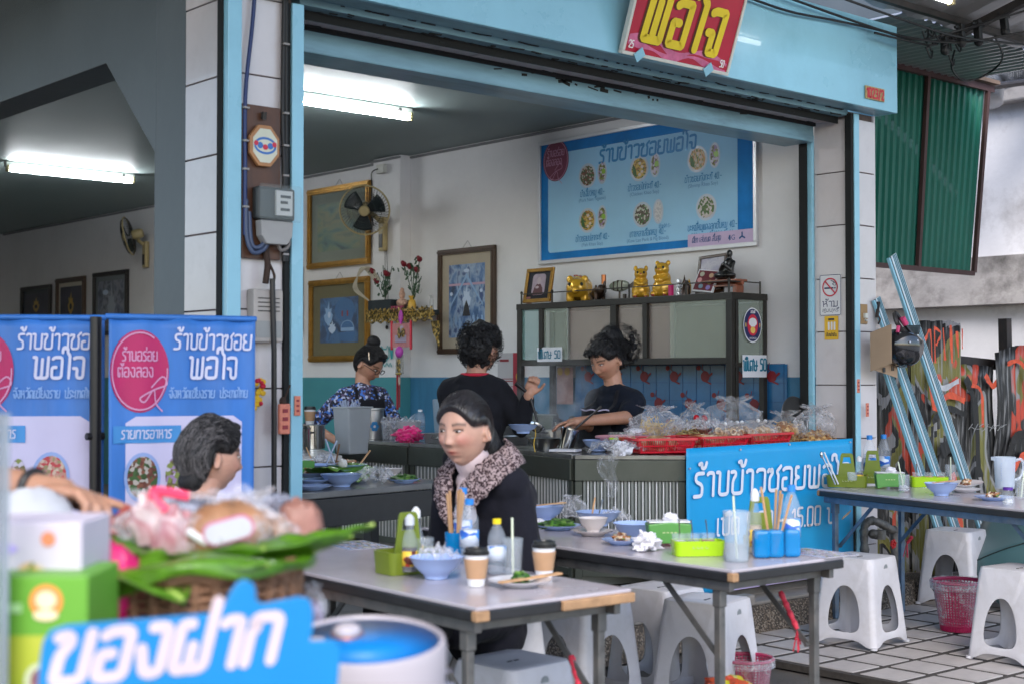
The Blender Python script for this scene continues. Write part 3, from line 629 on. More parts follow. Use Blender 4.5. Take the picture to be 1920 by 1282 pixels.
WHITE=mat('bowl_white',(.48,.55,.66),.4);FOODS=[blobs('food_red',[(.12,.03,.015),(.04,.1,.02),(.2,.06,.03),(.45,.4,.35),(.03,.06,.01)],80),blobs('food_noodle',[(.5,.3,.03),(.55,.38,.06),(.3,.14,.02),(.06,.12,.02),(.6,.42,.12)],60,stretch=(1,1,2)),blobs('food_orange',[(.55,.33,.1),(.6,.4,.2),(.45,.2,.08),(.1,.18,.04),(.6,.5,.4)],60,stretch=(1,2,1)),blobs('food_brown',[(.07,.05,.03),(.12,.09,.07),(.5,.5,.42),(.05,.14,.03)],70),blobs('food_balls',[(.5,.44,.42),(.06,.13,.03),(.55,.5,.48),(.5,.45,.42),(.1,.16,.04)],60)]
SIDE=blobs('side_dish',[(.3,.2,.35),(.55,.5,.6),(.12,.1,.03),(.2,.24,.05)],70);LIME=mat('lime_green',(.25,.45,.04),.4);RICE=blobs('rice_print',[(.6,.6,.62),(.45,.46,.5)],90)
def dish(x,y,f,side=1,s=1.):
  W=WB(A);W.disc(x,y,.088*s,.088*s,.0052,28);
  if side: W.disc(x+.148*s,y+.01,.048*s,.085*s,.0052,20)
  W.build('bowl_print',WHITE,mb_)
  W=WB(A);n=28;W.add([(x+.071*s*math.cos(2*PI*k/n)*(1+.05*math.sin(k*5.1)),y+.071*s*math.sin(2*PI*k/n)*(1+.05*math.sin(k*3.3)),.006) for k in range(n)],[tuple(range(n))]);W.build('food_print',f,mb_)
  if f in FOODS[1:3]:
    W=WB(A);W.add([(x+.068*s*math.cos(rad(a))*q,y+.068*s*math.sin(rad(a))*q,.0064) for a,q in ((150,1),(180,.95),(215,1.02),(250,.9),(225,.55),(170,.5))],[tuple(range(6))]);W.build('herb_print',mat('print_green',(.04,.12,.02),.5,var=.5,vs=60),mb_)
    W=WB(A)
    for a,q in ((20,.5),(80,.6),(-40,.6),(-85,.7)): W.disc(x+.06*s*q*math.cos(rad(a)),y+.06*s*q*math.sin(rad(a)),.014*s,.011*s,.0066+a*1e-6,10)
    W.build('topping_print',mat('print_pale',(.62,.52,.45),.5),mb_)
  if side:
    W=WB(A);W.disc(x+.148*s,y+.01,.035*s,.07*s,.006,18);W.build('food_print',SIDE if side == 1 else RICE,mb_)
    if side == 1: W=WB(A);W.disc(x+.163*s,y+.015,.02*s,.02*s,.0066,14);W.build('lime_print',LIME,mb_)
for i,(x,y,f,sd,t1,t2) in enumerate([(.55,.645,0,1,'น้ำเงี้ยวหมู 40.-','(Pork Nam Ngeow)'),(1.09,.64,1,1,'ข้าวซอยไก่กะทิ 40.-','(Chicken Khao Soy)'),(1.65,.645,2,1,'ข้าวซอยกุ้งกะทิ 40.-','(Shrimp Khao Soy)'),(.55,.305,1,1,'ข้าวซอยปลากะทิ 40.-','(Fish Khao Soy)'),(1.12,.30,3,2,'เกาเหลาเลือดหมู 40.-','(Kow Lao Pork & Pig Blood)'),(1.73,.30,4,0,'บะหมี่หมูแดงลูกชิ้นหมู 40.-','(Whitenoodle With Pork)')]):
  dish(x,y,FOODS[f],sd,1.06)
  W=WB(A);write(W,t1,x+.05,y-.155,.036,.14,.2,slant=.12,align='C',z=.0055);W.build('dish_lettering',INKB,mb_)
  WLATIN(t2,.036,A @ TR(x+.05,y-.195,.0056),'dish_lettering',mat('ink_pale',(.08,.25,.5),.5),mb_)
W=WB(A);write(W,'ข้าวเปล่า 5.-',1.34,.19,.02,.14,.2,slant=.1,align='C',z=.0055);W.build('dish_lettering',INKB,mb_)
W=WB(A);W.rect(MBW-.62,.03,MBW-.03,.12,.0062);W.build('sponsor_strip',mat('pinkish_strip',(.55,.42,.62),.4),mb_)
W=WB(A);write(W,'ดีแทค เล่นเน็ต ลื่นสุด'.replace('็',''),MBW-.58,.06,.03,.14,.2,slant=.15,z=.007,width=.26);write(W,'4',MBW-.25,.055,.03,.2,z=.007);
for a in (90,210,330): ribbon(W,[V(MBW-.13,.075),V(MBW-.13+.025*math.cos(rad(a)),.075+.025*math.sin(rad(a)))],.006,.007+a*1e-6)
W.build('sponsor_lettering',mat('navy_ink',(.01,.08,.25),.5),mb_)
WLATIN('4G',.05,A @ TR(MBW-.22,.055,.0072),'sponsor_lettering',MT['navy_ink'],mb_)

# ======================= display cabinet =======================
CABF=mat('bronze_aluminium',(.024,.021,.017),.42,metal=.15,var=.2,vs=8,dirt=.15,dcol=(.12,.1,.08))
CABG=mat('cabinet_glass',(.34,.39,.33),.12,alpha=.42,spec=.8,var=.08,vs=3);CABG2=mat('cabinet_glass_brown',(.38,.31,.28),.12,alpha=.45,spec=.8,var=.08,vs=3);CABG3=mat('cabinet_glass_teal',(.25,.42,.40),.1,alpha=.4,spec=.8,var=.05)
cab=thing('glass_cabinet','dark bronze framed glass food cabinet under the menu board','cabinet',(7.3,6.95,.95))
X0,X1=7.2,7.57
W=WB()
W.span((X0,6.01,1.91),(X1,8.12,1.955));W.span((X0,6.055,1.49),(X0+.035,8.07,1.535));W.span((X0+.04,6.03,1.495),(X1,8.07,1.505));W.span((X0+.04,6.012,1.47),(X1-.04,6.035,1.50))
for y,w_ in ((8.085,.045),(7.845,.04),(7.09,.055),(6.785,.04)): W.span((X0-.002,y-w_/2,1.535),(X0+.04,y+w_/2,1.91))
for y in (8.085,6.035): W.span((X0-.003,y-.024,.97),(X0+.035,y+.024,1.912));W.span((X1-.04,y-.02,.97),(X1,y+.02,1.91))
W.span((X0+.05,6.014,.97),(X0+.075,6.03,1.908))
W.build('frame',CABF,cab,bevel=.003)
for y0,y1,m,dx,nm in ((8.06,7.87,CABG3,0,'glass_pane'),(7.82,7.56,CABG,0,'sliding_door'),(7.6,7.12,CABG2,.015,'sliding_door'),(7.06,6.81,CABG2,.015,'sliding_door'),(6.765,6.53,CABG2,.015,'sliding_door'),(6.56,6.06,CABG,0,'sliding_door')):
  W=WB();W.span((X0+.012+dx,y1,1.535 if y0 > 6 else 1.5),(X0+.017+dx,y0,1.91));d=W.build(nm,m,cab)
  if nm == 'sliding_door': q=WB();q.span((X0+.008+dx,y1-.004,1.54),(X0+.022+dx,y1+.004,1.905));q.build('door_edge',mat('edge_alu',(.3,.32,.3),.3,metal=.6),d)
W=WB();W.span((X0+.075,6.02,1.5),(X1-.04,6.024,1.91));W.build('glass_pane',CABG,cab)
W=WB();W.span((7.55,6.04,1.51),(7.555,8.06,1.9));W.build('back_panel',mat('cab_back',(.33,.34,.29),.6,var=.1),cab)
W=WB()
for y in (8.08,7.74,6.95,6.42,6.05): W.tube([(7.22,y,1.955),(7.22,y,2.03)],.007,8);W.ell((7.22,y,2.04),(.011,.011,.013))
W.tube([(7.22,8.08,2.03),(7.22,6.05,2.03)],.0045,6);W.tube([(7.22,6.05,2.03),(7.54,6.05,2.03)],.0045,6);W.tube([(7.54,6.05,1.955),(7.54,6.05,2.04)],.007,6);W.build('railing',CABF,cab,smooth=60)
W=WB(frame((7.198,7.88,1.52),(0,-1,0),(0,0,1)));W.rect(0,0,.27,.105,.0);
pc=W.build('price_card',mat('card_white',(.66,.66,.70),.6),None);tag(pc,'white hand lettered price card on the left end of the cabinet','price card','hand lettered price cards')
def price(parent,y,z,s):
  W=WB(frame((7.1965 if s == 1 else 7.196,y,z),(0,-1,0),(0,0,1)));write(W,'พิเศษ 50',.015,.025,.046,.2,.22,z=.0005,width=.235 if s == 1 else .165);return W.build('card_lettering',mat('marker_teal',(.01,.16,.25),.5),parent)
price(pc,7.88,1.52,1)
W=WB(frame((7.30,6.005,1.405),(1,0,0),(0,0,1)));W.rect(0,0,.25,.145,.0);pc2=W.build('price_card',MT['card_white'],None);tag(pc2,'white hand lettered price card on the right end of the cabinet below the round sticker','price card','hand lettered price cards')
W=WB(frame((7.30,6.003,1.42),(1,0,0),(0,0,1)));write(W,'พิเศษ 50',.01,.03,.062,.2,.22,z=.0005,width=.23);W.build('card_lettering',MT['marker_teal'],pc2)
st=thing('round_sticker','oval red, navy and white chef hat sticker on the cabinet end pane','sticker',(7.4,6.0,1.7))
A=frame((7.405,6.005,1.745),(1,0,0),(0,0,1)) @ Matrix.Scale(1.3,4);NAVY=mat('navy',(.015,.02,.09),.4);REDS=mat('sticker_red',(.55,.02,.05),.4);WH=mat('sticker_white',(.7,.7,.72),.4);YEL=mat('sticker_yellow',(.75,.5,.12),.5)
for nm,rx,ry,z,m in (('rim',.072,.088,.0,WH),('ring',.067,.082,.0006,NAVY),('centre',.042,.054,.0012,REDS)): W=WB(A);W.disc(0,0,rx,ry,z,28);W.build(nm,m,st)
W=WB(A);W.disc(0,.018,.03,.018,.0018);W.disc(-.018,.012,.014,.014,.002);W.disc(.018,.012,.014,.014,.0022);W.rect(-.018,-.008,.018,.012,.0024);
write(W,'อร่อยดี',0,.060,.011,.2,.2,align='C',z=.0018);W.build('hat_print',WH,st)
WLATIN('AROIDEE',.014,A @ TR(0,-.071,.0018),'sticker_lettering',WH,st)
W=WB(A);W.disc(0,-.025,.019,.017,.0021);W.disc(-.055,0,.004,.012,.0018);W.disc(.055,0,.004,.012,.0018);W.build('face_print',YEL,st)

for k,(y,z,r,h) in enumerate(((7.35,1.506,.06,.09),(7.22,1.506,.05,.13))):
  W=WB();W.lathe([(0,0),(r,0),(r*1.1,h),(0,h)],20,(7.42,y,z));tag(W.build('food_tub',WH,smooth=40),('squat white tub standing inside the glass cabinet','taller white cup inside the glass cabinet behind the curly haired cook')[k],'tub')
# oilcloth behind the worktop, with red tomato motifs
oc=thing('oilcloth','blue checked oilcloth with red tomatoes on the wall behind the worktop','wall cover',(7.57,7.0,.95))
W=WB();W.span((7.575,5.86,.93),(7.585,7.86,1.49));W.build('cloth',mat('oilcloth_blue',(.015,.13,.30),.3,var=.2,vs=5,coat=.4),oc)
W=WB()
for i in range(16): W.span((7.573,5.88+i*.127,.94),(7.5748,5.884+i*.127,1.485))
for i in range(5): W.span((7.5728,5.87,.99+i*.125),(7.5745,7.85,.993+i*.125))
W.build('grid_lines',mat('oil_line',(.01,.07,.2),.4),oc)
W=WB(frame((7.5715,7.8,.95),(0,-1,0),(0,0,1)));random.seed(5)
for i in range(7):
  for j in range(3):
    x=.08+i*.29+(.14 if j % 2 else 0);y=.08+j*.19
    if x > 1.9: continue
    W.disc(x,y,.04,.038,0);W.disc(x-.06,y+.06,.02,.018,.0002);ribbon(W,[V(x,y+.03),V(x-.03,y+.05),V(x-.02,y+.09)],.003,.0004);ribbon(W,[V(x+.03,y),V(x+.06,y+.02)],.008,.0006);ribbon(W,[V(x,y-.03),V(x+.05,y-.05)],.006,.0006)
stuff(W.build('tomato_print',mat('tomato',(.20,.012,.018),.4),oc))

# kitchen worktop
kt=thing('kitchen_worktop','dark steel kitchen worktop along the wall under the cabinet','worktop',(7.2,7.3,.15))
W=WB();W.span((6.85,5.75,.90),(7.57,8.7,.95));W.build('top',mat('worktop_steel',(.18,.18,.18),.35,metal=.7,var=.2),kt,bevel=.004)
W=WB();W.span((6.9,5.8,.15),(7.55,8.65,.895));W.build('base',DKSTEEL,kt)

# ======================= things on top of the cabinet =======================
def cz(y,x=7.36): return (x,y,1.957)
pf=thing('photo_frame','gold framed portrait of a seated robed elder on the cabinet top, left end','photo frame',(7.3,7.93,1.957))
A=frame((7.26,7.93,2.093),(0,-1,0),(.18,0,1));
for c_,d_ in (((0,.118,0),(.30,.028,.02)),((0,-.118,0),(.30,.028,.02)),((-.136,0,0),(.028,.207,.02)),((.136,0,0),(.028,.207,.02))): W=WB(A);W.box(c_,d_);W.build('frame_side',GOLD,pf,bevel=.003)
W=WB(A);W.rect(-.125,-.105,.125,.105,.0);W.build('mount',BLKI,pf)
W=WB(A);W.rrect(-.072,-.075,.072,.088,.03,.002);W.build('print',mat('sepia',(.33,.26,.3),.5,var=.2,vs=20),pf)
W=WB(A);W.add([(x,y,.003) for x,y in [(-.06,-.073),(.06,-.073),(.045,-.02),(.02,.01),(-.02,.01),(-.045,-.02)]],[(0,1,2,3,4,5)]);W.build('robe_print',mat('robe',(.09,.03,.035),.5),pf)
W=WB(A);W.disc(0,.035,.02,.028,.0036);W.disc(-.012,-.015,.02,.01,.004);W.build('face_print',mat('sepia_face',(.4,.32,.33),.5),pf)
GOLDP=mat('gold_ceramic',(.72,.40,.03),.24,metal=.35,var=.22,vs=10,coat=.6,dirt=.2,dcol=(.25,.09,.01),ds=8)
EYE=mat('figurine_eye',(.01,.02,.015),.2);REDP=mat('figurine_red',(.3,.03,.02),.4)
def blobmesh(name,parts,m,parent,voxel=.006,sm=4):
  """several rounded lumps fused into one skin"""
  b=MB()
  for p in parts:
    if p[0] == 'e': b.ell(p[1],p[2],20,14,p[3] if len(p) > 3 else None)
    elif p[0] == 'c': capsule(b,*p[1:])
  o=b.build(name,m,parent,smooth=180)
  return fuse(o,voxel,sm)
def capsule(b,a,c,ra,rb,n=14,k=4):
  a=V(*a);c=V(*c);d=(c-a);L=d.length;d=d.normalized() if L > 0 else V(0,0,1);P=[];R_=[]
  for i in range(k+1): t=PI/2*i/k;P.append(a-d*ra*math.cos(t));R_.append(max(ra*math.sin(t),1e-4))
  for i in range(k+1): t=PI/2*i/k;P.append(c+d*rb*math.sin(t));R_.append(max(rb*math.cos(t),1e-4))
  b.tube(P,R_,n,caps=True)
def fuse(o,voxel,sm=4,fac=.6):
  r=o.modifiers.new('remesh','REMESH');r.mode='VOXEL';r.voxel_size=voxel;r.use_smooth_shade=True
  if sm: s_=o.modifiers.new('smooth','SMOOTH');s_.iterations=sm;s_.factor=fac
  bpy.context.view_layer.update();dg=bpy.context.evaluated_depsgraph_get()
  me=bpy.data.meshes.new_from_object(o.evaluated_get(dg));old=o.data;o.modifiers.clear();o.data=me;bpy.data.meshes.remove(old)
  me.shade_smooth();return o
pg=thing('piggy_bank','golden piggy bank figurine beside the portrait frame','figurine',cz(7.60),rz=rad(215))
blobmesh('body',[('e',(-.02,0,.105),(.13,.10,.095)),('e',(.07,0,.10),(.075,.08,.075)),('c',(.1,0,.085),(.15,0,.082),.034,.028),('c',(.05,.055,.02),(.05,.055,.08),.032,.03),('c',(.05,-.055,.02),(.05,-.055,.08),.032,.03),('c',(-.09,.05,.02),(-.09,.05,.08),.032,.03),('c',(-.09,-.05,.02),(-.09,-.05,.08),.032,.03),('e',(.06,.055,.165),(.02,.028,.03)),('e',(.06,-.055,.165),(.02,.028,.03))],GOLDP,pg)
for s in (1,-1): m=MB();m.ell((.126,s*.045,.125),(.01,.012,.014));m.build('eye',EYE,pg,smooth=180)
m=MB();
for k in range(9): m.ell((-.1+.02*k,.0+.03*math.sin(k),.198-.0016*(k-4)**2),(.007,.012,.007),8,5)
m.build('back_ridge',REDP,pg,smooth=180)
def sitting_animal(label,loc,rz,s,ears):
  t=thing('animal_figurine',label,'figurine',loc,rz=rz)
  blobmesh('body',[('e',(0,0,.055*s),(.062*s,.066*s,.06*s)),('e',(.005,0,.11*s),(.048*s,.052*s,.055*s)),('e',(.015*s,0,.17*s),(.042*s,.046*s,.042*s)),('e',(.05*s,0,.162*s),(.02*s,.022*s,.018*s)),('c',(.03*s,.035*s,.12*s),(.065*s,.012*s,.10*s),.016*s,.014*s),('c',(.03*s,-.035*s,.12*s),(.065*s,-.012*s,.10*s),.016*s,.014*s),('e',(.045*s,.04*s,.02*s),(.03*s,.022*s,.018*s)),('e',(.045*s,-.04*s,.02*s),(.03*s,.022*s,.018*s)),('e',(0,.036*s,.208*s),(.012*s,.015*s,.02*s*ears)),('e',(0,-.036*s,.208*s),(.012*s,.015*s,.02*s*ears))],GOLDP,t,.0045)
  for q in (1,-1): m=MB();m.ell((.05*s,q*.022*s,.178*s),(.008*s,.008*s,.01*s));m.build('eye',EYE,t,smooth=180)
  m=MB();m.ell((.068*s,0,.168*s),(.006,.008,.005));m.build('nose',REDP,t,smooth=180)
  for q in (1,-1): m=MB();m.ell((.068*s,q*.038*s,.012*s),(.008,.013,.009));m.build('foot_mark',REDP,t,smooth=180)
  return t
sitting_animal('shorter golden sitting cat figurine, right of the fish ornament',cz(6.97),rad(222),1.02,1.1)
sitting_animal('taller golden sitting squirrel figurine with head turned, left of the little crystal ornaments',cz(6.76),rad(200),1.15,.8)
BRZ=mat('dark_bronze',(.05,.028,.018),.3,metal=.6,var=.4,vs=12,coat=.4);COP=mat('copper',(.45,.16,.06),.3,metal=.7)
el_=thing('elephant_ornament','dark carved elephant ornament with raised trunk between piggy bank and fish','ornament',cz(7.40),rz=rad(250))
blobmesh('body',[('e',(0,0,.06),(.065,.045,.045)),('e',(.055,0,.08),(.035,.036,.038)),('c',(.08,0,.07),(.11,0,.11),.017,.013),('c',(.11,0,.11),(.1,0,.17),.013,.014),('c',(.03,.03,.01),(.03,.03,.05),.014,.016),('c',(-.04,.03,.01),(-.04,.03,.05),.014,.016),('c',(.03,-.03,.01),(.03,-.03,.05),.014,.016),('c',(-.04,-.03,.01),(-.04,-.03,.05),.014,.016)],BRZ,el_,.005)
m=MB();m.tube([(.1,0,.12),(.1,0,.185)],.018,10);m.build('trunk_band',COP,el_,smooth=50)
for s in (1,-1): m=MB();m.ell((.045,s*.037,.085),(.022,.006,.03));m.build('ear',BRZ,el_,smooth=180)
fi=thing('fish_ornament','striped metal fish ornament on a small stand','ornament',cz(7.18),rz=rad(90))
FISH=blobs('fish_scales',[(.22,.24,.19),(.28,.29,.22),(.18,.2,.15)],20,.3)
blobmesh('body',[('e',(0,0,.10),(.105,.022,.042)),('e',(-.02,0,.11),(.07,.02,.03))],FISH,fi,.005)
m=MB();m.add([(-.09,-.004,.10),(-.15,-.004,.135),(-.14,-.004,.10),(-.15,-.004,.065)],[(0,1,2,3)]);m.build('tail',BRZ,fi,thick=.006)
for k in (-.04,0,.04): m=MB();m.box((k,0,.1),(.005,.05,.08-abs(k)*.4));m.build('band',BRZ,fi)
m=MB();m.tube([(.0,0,.0),(.0,0,.06)],.007,8);m.box((0,0,.004),(.07,.04,.008));m.box((-.05,0,.02),(.02,.02,.04));m.build('stand',BRZ,fi)
cr_=thing('crystal_ornament','tiny stacked silver and black ornaments right of the golden squirrel','ornament',cz(6.58),rz=rad(90))
SILV=mat('silver_crystal',(.6,.6,.65),.12,metal=.7)
for k in range(4): m=MB();m.box((.03,0,.015+.03*k),(.03,.03,.027));m.build('cube',SILV,cr_,bevel=.005)
m=MB();m.lathe([(.02,0),(.022,.05),(.012,.07),(.018,.09),(.006,.12),(0,.15)],10,(-.02,0,0));m.lathe([(.02,0),(.018,.04),(.02,.06),(.01,.09),(0,.11)],10,(-.065,.02,0));m.build('spire',BRZ,cr_,smooth=40)
m=MB();m.lathe([(.012,.0),(.014,.05),(.008,.08),(0,.1)],10,(-.045,-.02,.02));m.build('bottle',GOLDP,cr_,smooth=40)
pk=MB();pk.box((0,0,.04),(.025,.03,.08));o=pk.build('pink_box',mat('magenta',(.6,.02,.15),.4),bevel=.003);o.location=(7.3,6.63,1.957);tag(o,'tiny magenta box between golden squirrel and silver ornament','box')
pf2=thing('photo_frame','brown framed pale picture leaning behind a square red plaque','photo frame',(7.45,6.36,1.957))
A=frame((7.42,6.37,2.10),(.05,-1,.06),(.25,0,1))
for c_,d_ in (((0,.128,0),(.24,.02,.015)),((0,-.128,0),(.24,.02,.015)),((-.11,0,0),(.02,.235,.015)),((.11,0,0),(.02,.235,.015))): W=WB(A);W.box(c_,d_);W.build('frame_side',WOODF,pf2,bevel=.002)
W=WB(A);W.rect(-.1,-.12,.1,.12,.0);W.build('print',blobs('pale_print',[(.4,.38,.45),(.5,.48,.52),(.35,.33,.42)],12,kind='noise'),pf2)
pl=thing('souvenir_plaque','white edged dark red plaque with pale discs leaning on the brown frame','plaque',(7.33,6.32,1.957))
A=frame((7.32,6.33,2.045),(.12,-1,-.12),(.45,0,1));W=WB(A);W.box((0,0,0),(.165,.165,.02));W.build('tray',WH,pl,bevel=.004)
W=WB(A);W.box((0,0,.011),(.145,.145,.004));W.build('face',mat('plaque_red',(.13,.02,.03),.35),pl)
for k,(x,y,c_) in enumerate(((-.04,.045,(.4,.4,.3)),(.035,.04,(.5,.35,.2)),(-.045,-.0,(.55,.25,.25)),(.04,-.01,(.35,.3,.1)),(-.02,-.045,(.15,.25,.3)),(.04,-.05,(.25,.2,.45)))): W=WB(A);W.disc(x,y,.018,.018,.0145,14);W.build('disc',mat('disc%d' % k,c_,.5),pl)
mk=thing('monk_statue','black seated monk statue on a reddish stand, right end of the cabinet top','statue',(7.35,6.17,1.957),rz=rad(180))
BLKS=mat('black_statue',(.012,.011,.01),.28,var=.5,vs=18,coat=.4)
blobmesh('figure',[('e',(0,-.02,.115),(.05,.085,.028)),('e',(.03,.0,.12),(.05,.09,.025)),('c',(0,0,.12),(0,.015,.20),.042,.036),('e',(0,.018,.265),(.021,.02,.027)),('c',(0,.015,.22),(0,.018,.25),.016,.014),('c',(0,.05,.205),(.03,.055,.155),.016,.014),('c',(.03,.055,.155),(.055,.02,.19),.014,.012),('c',(0,-.025,.2),(.03,-.035,.155),.016,.014),('c',(.03,-.035,.155),(.055,.005,.19),.014,.012)],BLKS,mk,.0045,2)
m=MB();m.box((0,-.03,.082),(.12,.30,.018));m.box((0,-.03,.05),(.09,.26,.012));m.tube([(0,-.19,.066),(0,.13,.066)],.016,8)
for s in (-.15,.09): m.box((0,s,.025),(.08,.03,.05))
m.build('stand',mat('red_wood',(.2,.06,.03),.35,coat=.3,var=.3),mk,bevel=.003)
tb=MB();tb.box((0,0,.025),(.015,.05,.055));o=tb.build('amulet_card',mat('pale_red',(.35,.15,.13),.5,var=.3,vs=60),bevel=.002);o.location=(7.25,8.03,1.957);tag(o,'tiny pale red card at the far left end of the cabinet top','card')

# ======================= wall shrine =======================
sh=thing('wall_shrine','gold trimmed household shrine shelf with hanging red tassels beside the pilaster','shrine',(7.4,9.95,1.95))
SHG=blobs('gilt_filigree',[(.35,.22,.04),(.05,.04,.015),(.5,.36,.12),(.1,.07,.02)],60,.3,bump=1.);DKB=mat('shrine_dark',(.012,.02,.025),.4)
W=WB();W.span((7.25,9.40,2.00),(7.32,9.8,2.02));W.span((7.25,9.8,2.00),(7.58,10.6,2.02));W.span((7.25,10.18,2.02),(7.47,10.62,2.13));W.build('shelf',DKB,sh)
W=WB();random.seed(11)
for k in range(54):
  y=10.62-k*.0235;W.box((7.235,y,1.985+.012*math.sin(k*1.7)),(.014,.012,.06));W.ell((7.23,y,2.035+.01*math.sin(k*1.7)),(.008,.008,.014),6,4);W.ell((7.23,y,1.945+.01*math.sin(k*.9)),(.008,.007,.014),6,4)
W.span((7.236,9.36,1.97),(7.25,10.62,2.0));W.build('filigree_rail',SHG,sh)
W=WB();W.add([(7.3,9.5,1.93),(7.3,9.37,1.93),(7.3,9.37,1.72),(7.3,9.42,1.80),(7.3,9.46,1.83)],[(0,1,2,3,4)]);W.build('carved_bracket',SHG,sh,thick=.02)
W=WB();W.span((7.22,9.74,1.72),(7.235,10.10,1.92));W.build('scroll',mat('pink_paper',(.5,.22,.22),.5,var=.2,vs=20),sh)
W=WB();W.tube([(7.22,10.1,1.70),(7.22,10.1,1.94)],.012,8);W.build('scroll_rod',REDS,sh,smooth=50);W=WB();W.tube([(7.22,9.74,1.70),(7.22,9.74,1.94)],.012,8);W.build('scroll_rod',REDS,sh,smooth=50)
W=WB();W.span((7.21,9.82,1.76),(7.218,10.02,1.82));W.ell((7.212,9.9,1.86),(.01,.05,.04));W.build('scroll_print',mat('lilac_print',(.35,.3,.4),.5),sh)
W=WB();W.ell((7.205,9.93,1.84),(.015,.03,.05));W.ell((7.205,9.86,1.84),(.015,.03,.04));W.build('gilt_emblem',SHG,sh)
W=WB();W.tube([(7.22,9.92,2.0),(7.21,9.92,1.94)],.02,6);W.ell((7.2,9.92,1.68),(.03,.06,.05));W.ell((7.2,9.89,1.97),(.02,.03,.06));W.build('ribbon_bow',mat('magenta_ribbon',(.45,.06,.4),.35),sh,smooth=60)
W=WB();W.span((7.2,9.87,1.5),(7.22,9.99,1.66));W.build('charm_frame',mat('charm_glass',(.4,.4,.35),.3,alpha=.4),sh);W=WB();W.ell((7.2,9.93,1.57),(.015,.035,.06));W.ell((7.2,9.93,1.50),(.02,.06,.012));W.build('charm',SHG,sh)
for y,z1 in ((9.95,1.20),(9.91,1.22)): W=WB();W.tube([(7.2,y,1.49),(7.2,y,z1)],.012 if y > 9.93 else .006,6);W.build('tassel',mat('tassel_red',(.3,.02,.03),.7),sh)
W=WB();W.ell((7.2,9.915,1.44),(.012,.014,.045));W.build('bead',mat('bead',(.45,.35,.3),.5),sh)
W=WB();W.ell((7.34,10.12,2.10),(.05,.07,.04));W.ell((7.34,10.12,2.17),(.03,.03,.04));W.ell((7.34,10.12,2.21),(.02,.02,.02));W.build('deity_figure',mat('deity',(.5,.3,.22),.4,var=.4,vs=30),sh,smooth=60)
for y,m in ((10.4,WH),(9.86,mat('amber_vase',(.6,.35,.05),.3))):
  W=WB();W.lathe([(.03,0),(.04,.05),(.03,.09),(.02,.1),(.035,.13)],14,(7.3,y,2.02));W.build('vase',m,sh,smooth=40)
W=WB();W.lathe([(.02,0),(.02,.08),(.012,.1),(.02,.12)],10,(7.3,9.5,2.02));W.build('glass_cup',mat('cup_glass',(.6,.6,.6),.1,alpha=.4),sh,smooth=40)
W=WB()
for k in range(6): W.box((7.27,10.3-.06*k,2.045),(.03,.03,.05))
W.build('offering_cup',mat('offering_pink',(.35,.06,.12),.4),sh)
LEAFD=mat('rose_leaf',(.02,.06,.025),.5,var=.3,vs=30);ROSE=mat('rose_red',(.18,.008,.02),.5,var=.3,vs=60)
random.seed(4)
for yc,hh in ((10.38,.30),(9.83,.32)):
  W=WB();Wl=WB();Wr=[]
  for k in range(6):
    tip=V(7.28+random.uniform(-.05,.05),yc+random.uniform(-.14,.14),2.15+hh*random.uniform(.45,1));W.tube([(7.3,yc,2.12),tip],.004,5)
    Wr.append(tip)
    for j in range(7):
      p=V(7.3,yc,2.12).lerp(tip,random.uniform(.25,1))+V(random.uniform(-.04,.04),random.uniform(-.06,.06),random.uniform(-.03,.03));a=random.uniform(0,6.3);b=random.uniform(-.6,.8)
      d=V(.2*math.cos(a),math.sin(a),b).normalized()*.035;n_=V(0,-b,1).normalized()*.017
      Wl.add([p-d,p+n_,p+d,p-n_],[(0,1,2,3)])
  W.build('stems',LEAFD,sh);Wl.build('leaves',LEAFD,sh)
  for tip in Wr[:4]:
    W=WB();W.ell(tip,(.026,.026,.024),10,7);W.ell(tip+V(-.01,.008,.012),(.02,.018,.02),8,6);W.ell(tip+V(-.012,-.01,.006),(.02,.018,.02),8,6);W.build('rose_bloom',ROSE,sh,smooth=60)
W=WB()
for k in range(5): W.tube(curve([(7.25,10.6,2.13),(7.2,10.75+.02*k,2.25),(7.22,10.7-.03*k,2.42),(7.25,10.5-.03*k,2.3)],5),.006,5)
W.build('garland',mat('garland_cream',(.42,.38,.3),.7),sh)
sh.location=(7.4,9.616,1.885);sh.scale=(1,.738,1)
# wall calendar near the kitchen
W=WB(frame((7.59,8.78,1.27),(0,-1,0),(0,0,1)));W.rect(0,0,.21,.33,.004);cal=W.build('wall_calendar',mat('paper_grey',(.45,.44,.46),.7,var=.05));tag(cal,'pale printed calendar sheet on the wall behind the ladling cook','calendar')
W=WB(frame((7.584,8.78,1.27),(0,-1,0),(0,0,1)));W.rect(.03,.26,.14,.28,.001);W.rect(.02,.10,.19,.108,.001);W.rect(.02,.12,.19,.126,.001);W.rect(.02,.06,.19,.064,.001);W.build('calendar_print',REDI,cal)
W=WB();W.span((7.575,8.46,1.10),(7.585,8.58,1.60));rp_=W.build('red_poster',mat('poster_red',(.35,.03,.05),.5));tag(rp_,'narrow red poster left of the glass cabinet','poster')
W=WB(frame((7.57,8.56,1.35),(0,-1,0),(0,0,1)));W.disc(.04,.06,.02,.03,.001);W.disc(.06,.1,.02,.02,.0013);W.build('poster_print',GOLDI,rp_)
W=WB(frame((7.56,8.05,1.2),(0,-1,0),(0,0,1)));W.rect(0,0,.18,.28,.001);W.build('poster_lower',mat('poster_pink',(.36,.2,.18),.6,var=.3,vs=8),None);tag(bpy.data.objects['poster_lower'],'faded pinkish poster seen below the left end of the cabinet','poster');bpy.data.objects['poster_lower'].name='faded_poster'
